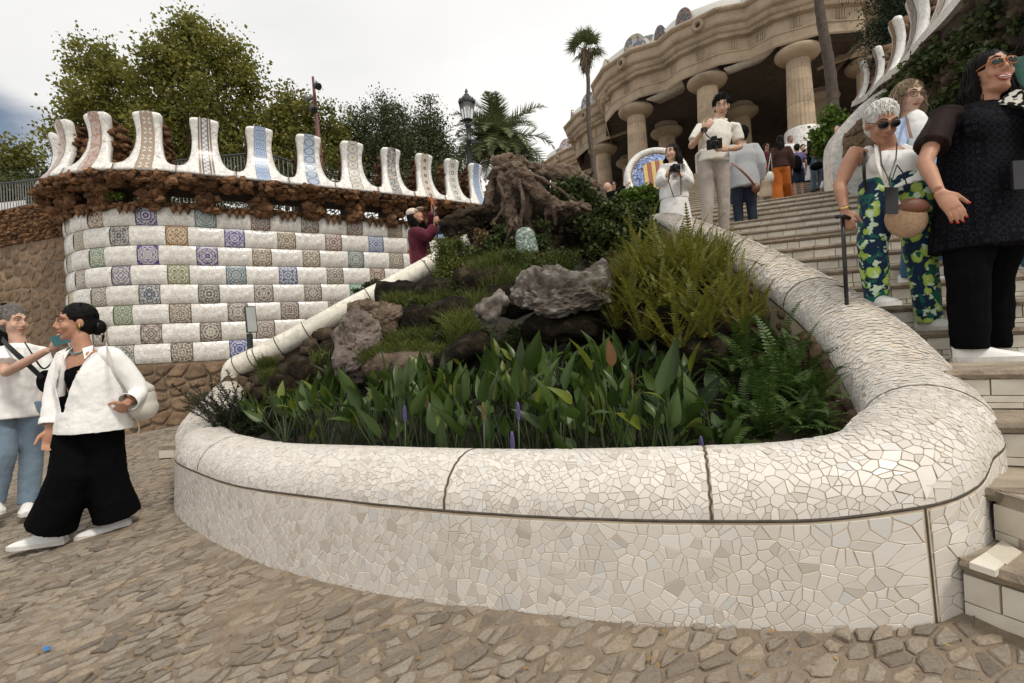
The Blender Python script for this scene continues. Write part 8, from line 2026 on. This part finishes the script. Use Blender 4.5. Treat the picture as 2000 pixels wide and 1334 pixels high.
# --- 5 man in the cream polo shirt
Y6 = 5.8
J = Pn('young man in cream polo shirt and taupe trousers looking down at a camera', 1392, Y6, stepz(12), 1.72, R(-3), dict(skin='asian', hair='black', style='short', top='cream', bot='taupe', loose=.010, hem=-.10, bl=.009, legw=.95, hl=.06, sr=1.1, handa=dict(d=(.6, -.3, .7), curl=.6, thumb=(-.3, 0, .9), palm=(.5, .8, 0)), handb=dict(d=(-.8, -.2, .1), curl=1.2, thumb=(0, 0, 1))),
    {'hd': (1409, 207, -.02), 'nck': (1404, 236, 0), 'chs': (1400, 268, 0), 'wst': (1396, 305, 0), 'Sa': (1366, 250, 0), 'Sb': (1437, 247, 0), 'Ea': (1350, 287, -.03), 'Wa': (1374, 255, -.22), 'Eb': (1445, 288, .0), 'Wb': (1420, 292, -.22), 'Ka': (1382, 400, -.03), 'Kb': (1414, 400, 0), 'Aa': (1380, 462, 0), 'Ab': (1414, 462, .05)}, vox=.0095, face=FV(-20, -22))
camera_obj(W(1395, 281, 5.50), FV(-20, -25), Vector((0, 0, 1)), 'black camera with lens in the hands of the young man in the cream polo', 1.15)
mb = MB(); mb.tube([W(1374, 252, 5.52), W(1380, 264, 5.46), W(1392, 274, 5.46)], .006, 6); mb.lathe([(.034, -.02), (.036, 0), (.033, .02)], W(1375, 254, 5.56), 14); o = mb.build('wrist_strap', M['strapb'], J['root'], True)
mb = MB(); mb.box(J['nck']+J['cf']*.06-Vector((0, 0, .03)), (.03, .02, .07)); 
for sg in (-1, 1):
    b = J['nck']+J['cf']*.045+J['sh']*sg*.03; q = [b-J['cf']*.05+J['sh']*sg*.03+Vector((0, 0, .035)), b+Vector((0, 0, .01)), b-Vector((0, 0, .035))+J['sh']*sg*.025+J['cf']*.02, b+J['sh']*sg*.05-Vector((0, 0, .005))]; mb.add(q+[p+J['cf']*.008 for p in q], [(0, 1, 2, 3), (4, 7, 6, 5), (0, 4, 5, 1), (1, 5, 6, 2), (2, 6, 7, 3), (3, 7, 4, 0)])
mb.build('collar', CL['cream'], J['root'])
# --- 4 girl with the camera
J = Pn('young woman with long dark hair in a white jacket holding a camera to her chest', 1316, 6.6, stepz(13)-.25, 1.6, R(-8), dict(skin='asian', hair='dark', style='long', hl=.26, top='white', bot='white', bottom='skirt', sleeve='long', loose=.028, sr=1.35, hem=-.14, handa=dict(d=(.6, -.4, .6), curl=1.1, thumb=(0, 0, 1)), handb=dict(d=(-.6, -.4, .5), curl=1.1, thumb=(0, 0, 1))),
    {'hd': (1312, 299, -.02), 'nck': (1314, 322, 0), 'Sa': (1296, 332, 0), 'Sb': (1337, 331, 0), 'Ea': (1290, 357, -.05), 'Wa': (1303, 343, -.22), 'Eb': (1345, 358, -.05), 'Wb': (1330, 344, -.24)}, vox=.0105, face=FV(-48, 2))
mb = MB(); mb.tube([J['chs']+J['cf']*.10+Vector((0, 0, .02)), J['chs']+J['cf']*.12-Vector((0, 0, .03)), J['wst']+J['cf']*.13], [.03, .045, .05], 10, True, .3, J['cf']); part(mb, 'grey_top', CL['grey'], J)
camera_obj(W(1318, 330, 6.30), FV(12, -8), Vector((0, 0, 1)), 'black camera held by the young woman in the white jacket', .82)
mb = MB(); mb.tube([W(1308, 330, 6.3), W(1306, 355, 6.36), W(1316, 385, 6.4), W(1330, 380, 6.4), W(1330, 350, 6.36), W(1326, 332, 6.3)], .006, 5); part(mb, 'camera_strap', M['strapb'], J)
# --- 3 woman in maroon
Y7 = 6.75
J = Pn('woman in maroon sweater and cream cap raising a selfie stick, beside the tiled wall', 822, Y7, 1.30, 1.62, R(60), dict(skin='tan', hair='black', style='long', hl=.14, top='maroon', bot='jeansb', sleeve='long', loose=.035, sr=1.3, hem=-.05, bl=.02, handa=dict(d=(.2, -.2, .9), curl=1.3, thumb=(1, 0, 0)), handb=dict(d=(.2, -.1, .95), curl=1.3, thumb=(1, 0, 0))),
    {'hd': (812, 424, 0), 'nck': (811, 446, 0), 'chs': (818, 472, 0), 'wst': (824, 500, 0), 'pel': (828, 522, 0), 'Sa': (808, 452, -.12), 'Sb': (826, 450, .12), 'Ea': (838, 462, -.18), 'Wa': (850, 440, -.16), 'Eb': (845, 440, .12), 'Wb': (845, 413, .0), 'Ha': (822, 530, -.05), 'Hb': (834, 530, .05), 'Ka': (825, 590, 0), 'Kb': (838, 590, 0)}, vox=.011, face=FV(62, 28))
h = J['h']; mb = MB(); mb.ell(h(0, .015, .075), (.090, .104, .066), None, 16, 10); 
vs = []
for a in np.linspace(-1.1, 1.1, 9): vs.append(h(.078*math.sin(a), -.06-.03*math.cos(a), .062)); vs.append(h(.082*math.sin(a), -.075-.085*math.cos(a), .050))
mb.add(vs, [(i*2, i*2+1, i*2+3, i*2+2) for i in range(8)]); o = part(mb, 'cap', simple('cream_cap', (0.62, 0.52, 0.44), 0.8), J); sl = o.modifiers.new('thick', 'SOLIDIFY'); sl.thickness = .006
stk = empty('selfie_stick', W(850, 440, 6.58), 'selfie stick with an orange phone held up by the woman in maroon', 'selfie stick'); mb = MB(); mb.tube([W(853, 446, 6.56), W(845, 400, 6.62)], .012, 6); mb.build('stick', M['lens'], stk, True); mb = MB(); mb.box(W(844, 394, 6.62), (.03, .012, .14), Matrix.Rotation(-.1, 3, 'Y')); mb.build('phone_case', simple('orange_case', (0.45, 0.10, 0.04), 0.5), stk)
bg = empty('handbag', W(806, 505, 6.7), 'red patterned bag hanging behind the woman in maroon', 'bag'); mb = MB(); mb.tube([W(803, 472, 6.75), W(804, 492, 6.74), W(808, 512, 6.72), W(812, 522, 6.72)], [.02, .035, .05, .03], 10, True, .7); mb.build('bag_body', simple('red_print_cloth', (0.32, 0.03, 0.025), 0.8, 0.5, 40), bg, True)
bg = empty('backpack', W(868, 462, 6.9), 'dark navy backpack with a pale panel beside the woman in maroon', 'backpack'); mb = MB(); mb.ell(W(868, 462, 7.0), (.11, .10, .20), None, 14, 10); skinned(mb, 'bag_body', CL['navy'], bg, .012, 3); mb = MB(); mb.box(W(866, 462, 6.88), (.14, .02, .055)); mb.build('pale_panel', CL['paleblue'], bg)
# --- the crowd on the steps
def crowd(label, x, Y, top_y, H, deg, look, over=None, z=None, vox=.018, grp='visitors on the upper steps', face=None, **k):
    if z is None:
        p = W(x, top_y, Y); z = p.z-H
    return Pn(label, x, Y, z, H, R(deg), look, over, vox, grp, face, **k)
D_ = lambda **k: dict(dict(loose=.018, bl=.01), **k)
crowd('person in light grey hooded sweatshirt and dark jeans seen from behind', 1453, 7.3, 249, 1.62, 176, D_(skin='asian', hair='black', style='short', top='grey', bot='jeansd', sleeve='long', sr=1.4, loose=.034, hem=-.16, hl=.05), vox=.014, fat=1.1)
bg = empty('crossbody_bag', W(1472, 365, 7.1), 'brown crossbody bag on the back of the person in grey', 'bag'); mb = MB(); mb.ell(W(1476, 368, 7.15), (.06, .05, .07), None, 12, 8); strap(mb, [W(1428, 318, 7.15), W(1442, 328, 7.02), W(1460, 345, 7.03), W(1474, 362, 7.1)], .03); mb.build('bag_body', M['leatherb'], bg, True)
crowd('woman in orange trousers and dark brown top climbing the steps', 1526, 11.4, 266, 1.58, 165, D_(skin='asian', hair='black', style='long', hl=.3, top='brown', bot='orange', bottom='wide', sleeve='long', hem=-.02, sr=1.3, shoe=M['shoe']), {'Aa': (1538, 383, .25), 'Ka': (1535, 358, .05)}, vox=.02)
bg = empty('tote_bag', W(1503, 345, 11.2), 'white shoulder bag beside the woman in orange trousers', 'bag'); mb = MB(); mb.ell(W(1504, 346, 11.2), (.09, .05, .13), None, 12, 8); mb.tube([W(1500, 335, 11.2), W(1505, 300, 11.25), W(1509, 335, 11.2)], .012, 5); mb.build('bag_body', M['leatherw'], bg, True)
JB = crowd('woman with long black hair, black cardigan and pale jeans facing down the steps', 1594, 13.4, 255, 1.60, 0, D_(skin='asian', hair='black', style='long', hl=.25, top='black', bot='jeans', sleeve='long', hem=-.06, legw=1.2), {'Ea': (1582, 308, 0), 'Wa': (1576, 325, -.1), 'Eb': (1610, 305, 0), 'Wb': (1614, 324, -.1)}, vox=.02)
bg = empty('crossbody_bag', W(1598, 322, 13.1), 'large black bag across the woman in the black cardigan', 'bag'); mb = MB(); mb.ell(W(1596, 324, 13.15), (.19, .07, .11), Matrix.Rotation(-.3, 3, 'Y'), 14, 8); mb.build('bag_body', CL['black'], bg, True)
mb = MB(); mb.ell(W(1592, 296, 13.24), (.10, .05, .16), None, 12, 8); mb.build('pink_top', CL['pink'], JB['root'], True)
crowd('woman in purple top and dark blue shorts with a backpack, bending up the steps', 1558, 13.0, 282, 1.42, 172, D_(skin='fair', hair='dark', style='short', top='purple', bot='navy', bottom='shorts', hem=-.05), vox=.02)
bg = empty('backpack', W(1556, 318, 12.7), 'small black backpack worn over the purple top', 'backpack'); mb = MB(); mb.ell(W(1556, 320, 12.78), (.13, .09, .22), None, 12, 8); mb.build('bag_body', CL['black'], bg, True)
crowd('woman in beige vest and sunglasses standing at the top of the lower steps', 1494, 12.2, 326, 1.5, 0, D_(skin='asian', hair='dark', style='long', hl=.15, top='beige', bot='taupe', sleeve='long', glasses='dark'), vox=.019)
crowd('man in red shirt photographing with raised camera in the crowd', 1509, 13.2, 302, 1.62, -5, D_(skin='tan', hair='grey', style='short', top='red', bot='black'), {'Ea': (1497, 335, -.1), 'Wa': (1503, 318, -.3), 'Eb': (1521, 335, -.1), 'Wb': (1515, 318, -.3)}, vox=.02)
camera_obj(W(1509, 316, 12.8), FV(0, 0), Vector((0, 0, 1)), 'black camera raised by the man in the red shirt', 1.2)
crowd('man in white shirt at the top of the crowd, before the white column base', 1546, 16.0, 265, 1.7, 0, D_(skin='tan', hair='grey', style='short', top='white', bot='navy'), vox=.025)
crowd('person with sunglasses in dark jacket behind the beige vest', 1472, 15.5, 279, 1.68, 0, D_(skin='tan', hair='dark', style='short', top='navy', bot='black', sleeve='long', glasses='dark'), vox=.025)
crowd('person with sunglasses in dark red top in the shade of the hall', 1499, 15.8, 280, 1.66, 5, D_(skin='tan', hair='dark', style='short', top='maroon', bot='black', sleeve='long', glasses='dark'), vox=.025)
crowd('man with shaved head shading his eyes, behind the grey sweatshirt', 1477, 13.6, 292, 1.7, 10, D_(skin='tan', hair='black', style='short', top='black', bot='black', sleeve='short'), {'Ea': (1492, 312, -.1), 'Wa': (1482, 300, -.12)}, vox=.025)
crowd('child in pale green beside the black cardigan woman', 1603, 14.2, 345, 1.2, 0, D_(skin='fair', hair='brown', style='short', top='paleblue', bot='green'), vox=.025)
crowd('person in pale top with a magenta bag at the right end of the steps', 1620, 13.0, 335, 1.5, 10, D_(skin='fair', hair='brown', style='short', top='white', bot='pink'), vox=.025)
crowd('dark-haired person peering over the curved white parapet', 1640, 11.0, 243, 1.65, -40, D_(skin='fair', hair='black', style='short', top='black', bot='black'), vox=.02, face=FV(-60, 10))
for i, (x, Y, ty, c, hr_, d) in enumerate([(1442, 16.5, 300, 'white', 'brown', 170), (1452, 14.5, 318, 'navy', 'black', 0), (1530, 17.0, 285, 'grey', 'dark', 30), (1570, 17.5, 282, 'brown', 'black', -20), (1585, 18.0, 276, 'cream', 'brown', 180), (1430, 15.0, 330, 'red', 'dark', 20), (1575, 16.2, 292, 'maroon', 'dark', 0), (1612, 17.5, 284, 'beige', 'brown', -30), (1462, 13.2, 306, 'grey', 'dark', 10), (1481, 14.4, 318, 'cream', 'black', -10), (1520, 14.6, 300, 'paleblue', 'brown', 20), (1537, 15.4, 292, 'black', 'dark', 0), (1580, 15.2, 300, 'white', 'dark', 160), (1437, 13.0, 322, 'green', 'brown', 0)]):
    crowd(['visitor in white top with back turned, deep in the crowd', 'visitor in navy top half hidden by the grey sweatshirt', 'visitor in grey top deep in the crowd', 'visitor in brown top in the shade of the hall', 'visitor in cream top by the column base', 'visitor in red top low in the crowd', 'visitor in maroon top behind the backpack', 'visitor in beige top at the right end of the crowd', 'visitor in grey top right behind the grey sweatshirt', 'visitor in cream top behind the woman in the beige vest', 'visitor in pale blue beside the orange-trousered woman', 'visitor in black above the orange-trousered woman', 'visitor in white with back turned, left of the black cardigan', 'visitor in green between the polo man and the grey sweatshirt'][i], x, Y, ty, 1.65, d, D_(skin=rng.choice(('fair', 'tan', 'asian')), hair=hr_, style='short', top=c, bot=rng.choice(('black', 'jeans', 'navy')), sleeve=rng.choice(('short', 'long'))), vox=.03)
# group left of the medallion
crowd('bald man in black stretching out his arm towards the medallion', 1190, 11.0, 357, 1.68, 120, D_(skin='fair', hair='bald', style='bald', top='black', bot='black', sleeve='long'), {'Ea': (1207, 375, -.1), 'Wa': (1222, 363, -.2), 'Sa': (1185, 380, -.1), 'Sb': (1198, 378, .1)}, vox=.018, grp='visitors left of the medallion')
for x, ty, c, lb_ in ((1168, 361, 'green', 'person in green top at the left end of the group by the rocks'), (1178, 363, 'red', 'woman in red top with dark glasses beside the bald man'), (1200, 354, 'white', 'man in sunglasses behind the outstretched arm'), (1214, 367, 'pink', 'person in pink top below the outstretched arm')):
    crowd(lb_, x, 11.8, ty, 1.6, 0, D_(skin='tan', hair='dark', style='short', top=c, bot='black', glasses='dark' if c != 'green' else None), vox=.024, grp='visitors left of the medallion')
for x, Y, ty, c, lb_ in ((1374, 29.4, 39, 'black', 'left one of two people leaning on the bench on the hall roof'), (1388, 29.4, 34, 'red', 'right one of two people leaning on the bench on the hall roof'), (1232, 32.2, 105, 'navy', 'person whose head shows over the bench near the corner of the hall'), (1101, 47.0, 283, 'brown', 'person whose head shows over the farthest bench')):
    crowd(lb_, x, Y, ty, 1.65, 0, D_(skin='tan', hair='dark', style='short', top=c, bot='black'), vox=.04, grp='people on the hall roof')
# =================================================================== small things
def flat_px(pts, z, name, mat, parent, h=0.006):
    top_ = []
    for q in pts: D = onz(q, z); p = W(q[0], q[1], D); top_.append(Vector((p.x, p.y, z)))
    n = len(top_); mb = MB(); mb.add(top_+[p-Vector((0, 0, h+0.012)) for p in top_], [tuple(range(n))]+[(i, i+n, (i+1) % n+n, (i+1) % n) for i in range(n)]); return mb.build(name, mat, parent)
for P_, n in (([(1893, 1098), (1926, 1078), (1962, 1100), (1944, 1115)], 1), ([(1926, 1078), (1958, 1054), (1996, 1078), (1966, 1102)], 1)):
    flat_px(P_, stepz(n)+0.006, 'tread_tile', M['riser'], stairs)
c = WG(88, 1277); mb = MB(); r5 = random.Random(3)
for k in range(3): a = c+Vector((r5.uniform(-.02, .02), r5.uniform(-.015, .015), .016)); mb.add([a, a+Vector((.022, .004, .006)), a+Vector((.018, .018, .002)), a+Vector((-.004, .013, .007))], [(0, 1, 2, 3)])
o = mb.build('plastic_scrap', simple('blue_plastic', (0.02, 0.16, 0.42), 0.4), None); tag(o, 'tiny blue scrap of plastic lying on the cobbles, bottom left', 'litter')
M['dryleaf'] = m_leaf('dry_leaf', (0.16, 0.09, 0.04), (0.26, 0.16, 0.07), (0.35, 0.26, 0.12), trans=0.1)
mb_ = []; 
for k in range(170):
    x = r5.uniform(20, 1900); y = r5.uniform(1030, 1330) if r5.random() < .6 else r5.uniform(880, 1330); p = WG(x, y)
    if inside_planter(p.x, p.y) or p.y > 7 or foot_line(p.x, p.y): continue
    s_ = r5.uniform(.005, .014); a = r5.uniform(0, 6.28); u_ = Vector((math.cos(a), math.sin(a), r5.uniform(-.2, .3)))*s_; v_ = Vector((-math.sin(a), math.cos(a), r5.uniform(-.2, .3)))*s_*.5; p = p+Vector((0, 0, .017)); mb_ += [p-u_, p-v_, p+u_, p+v_]
o = link('dry_leaves', quads_mesh('dry_leaves', np.array([tuple(q) for q in mb_]), 4, M['dryleaf'])); tag(o, 'tiny dry leaf fragments scattered over the cobbles', 'leaf litter', None, 'stuff')
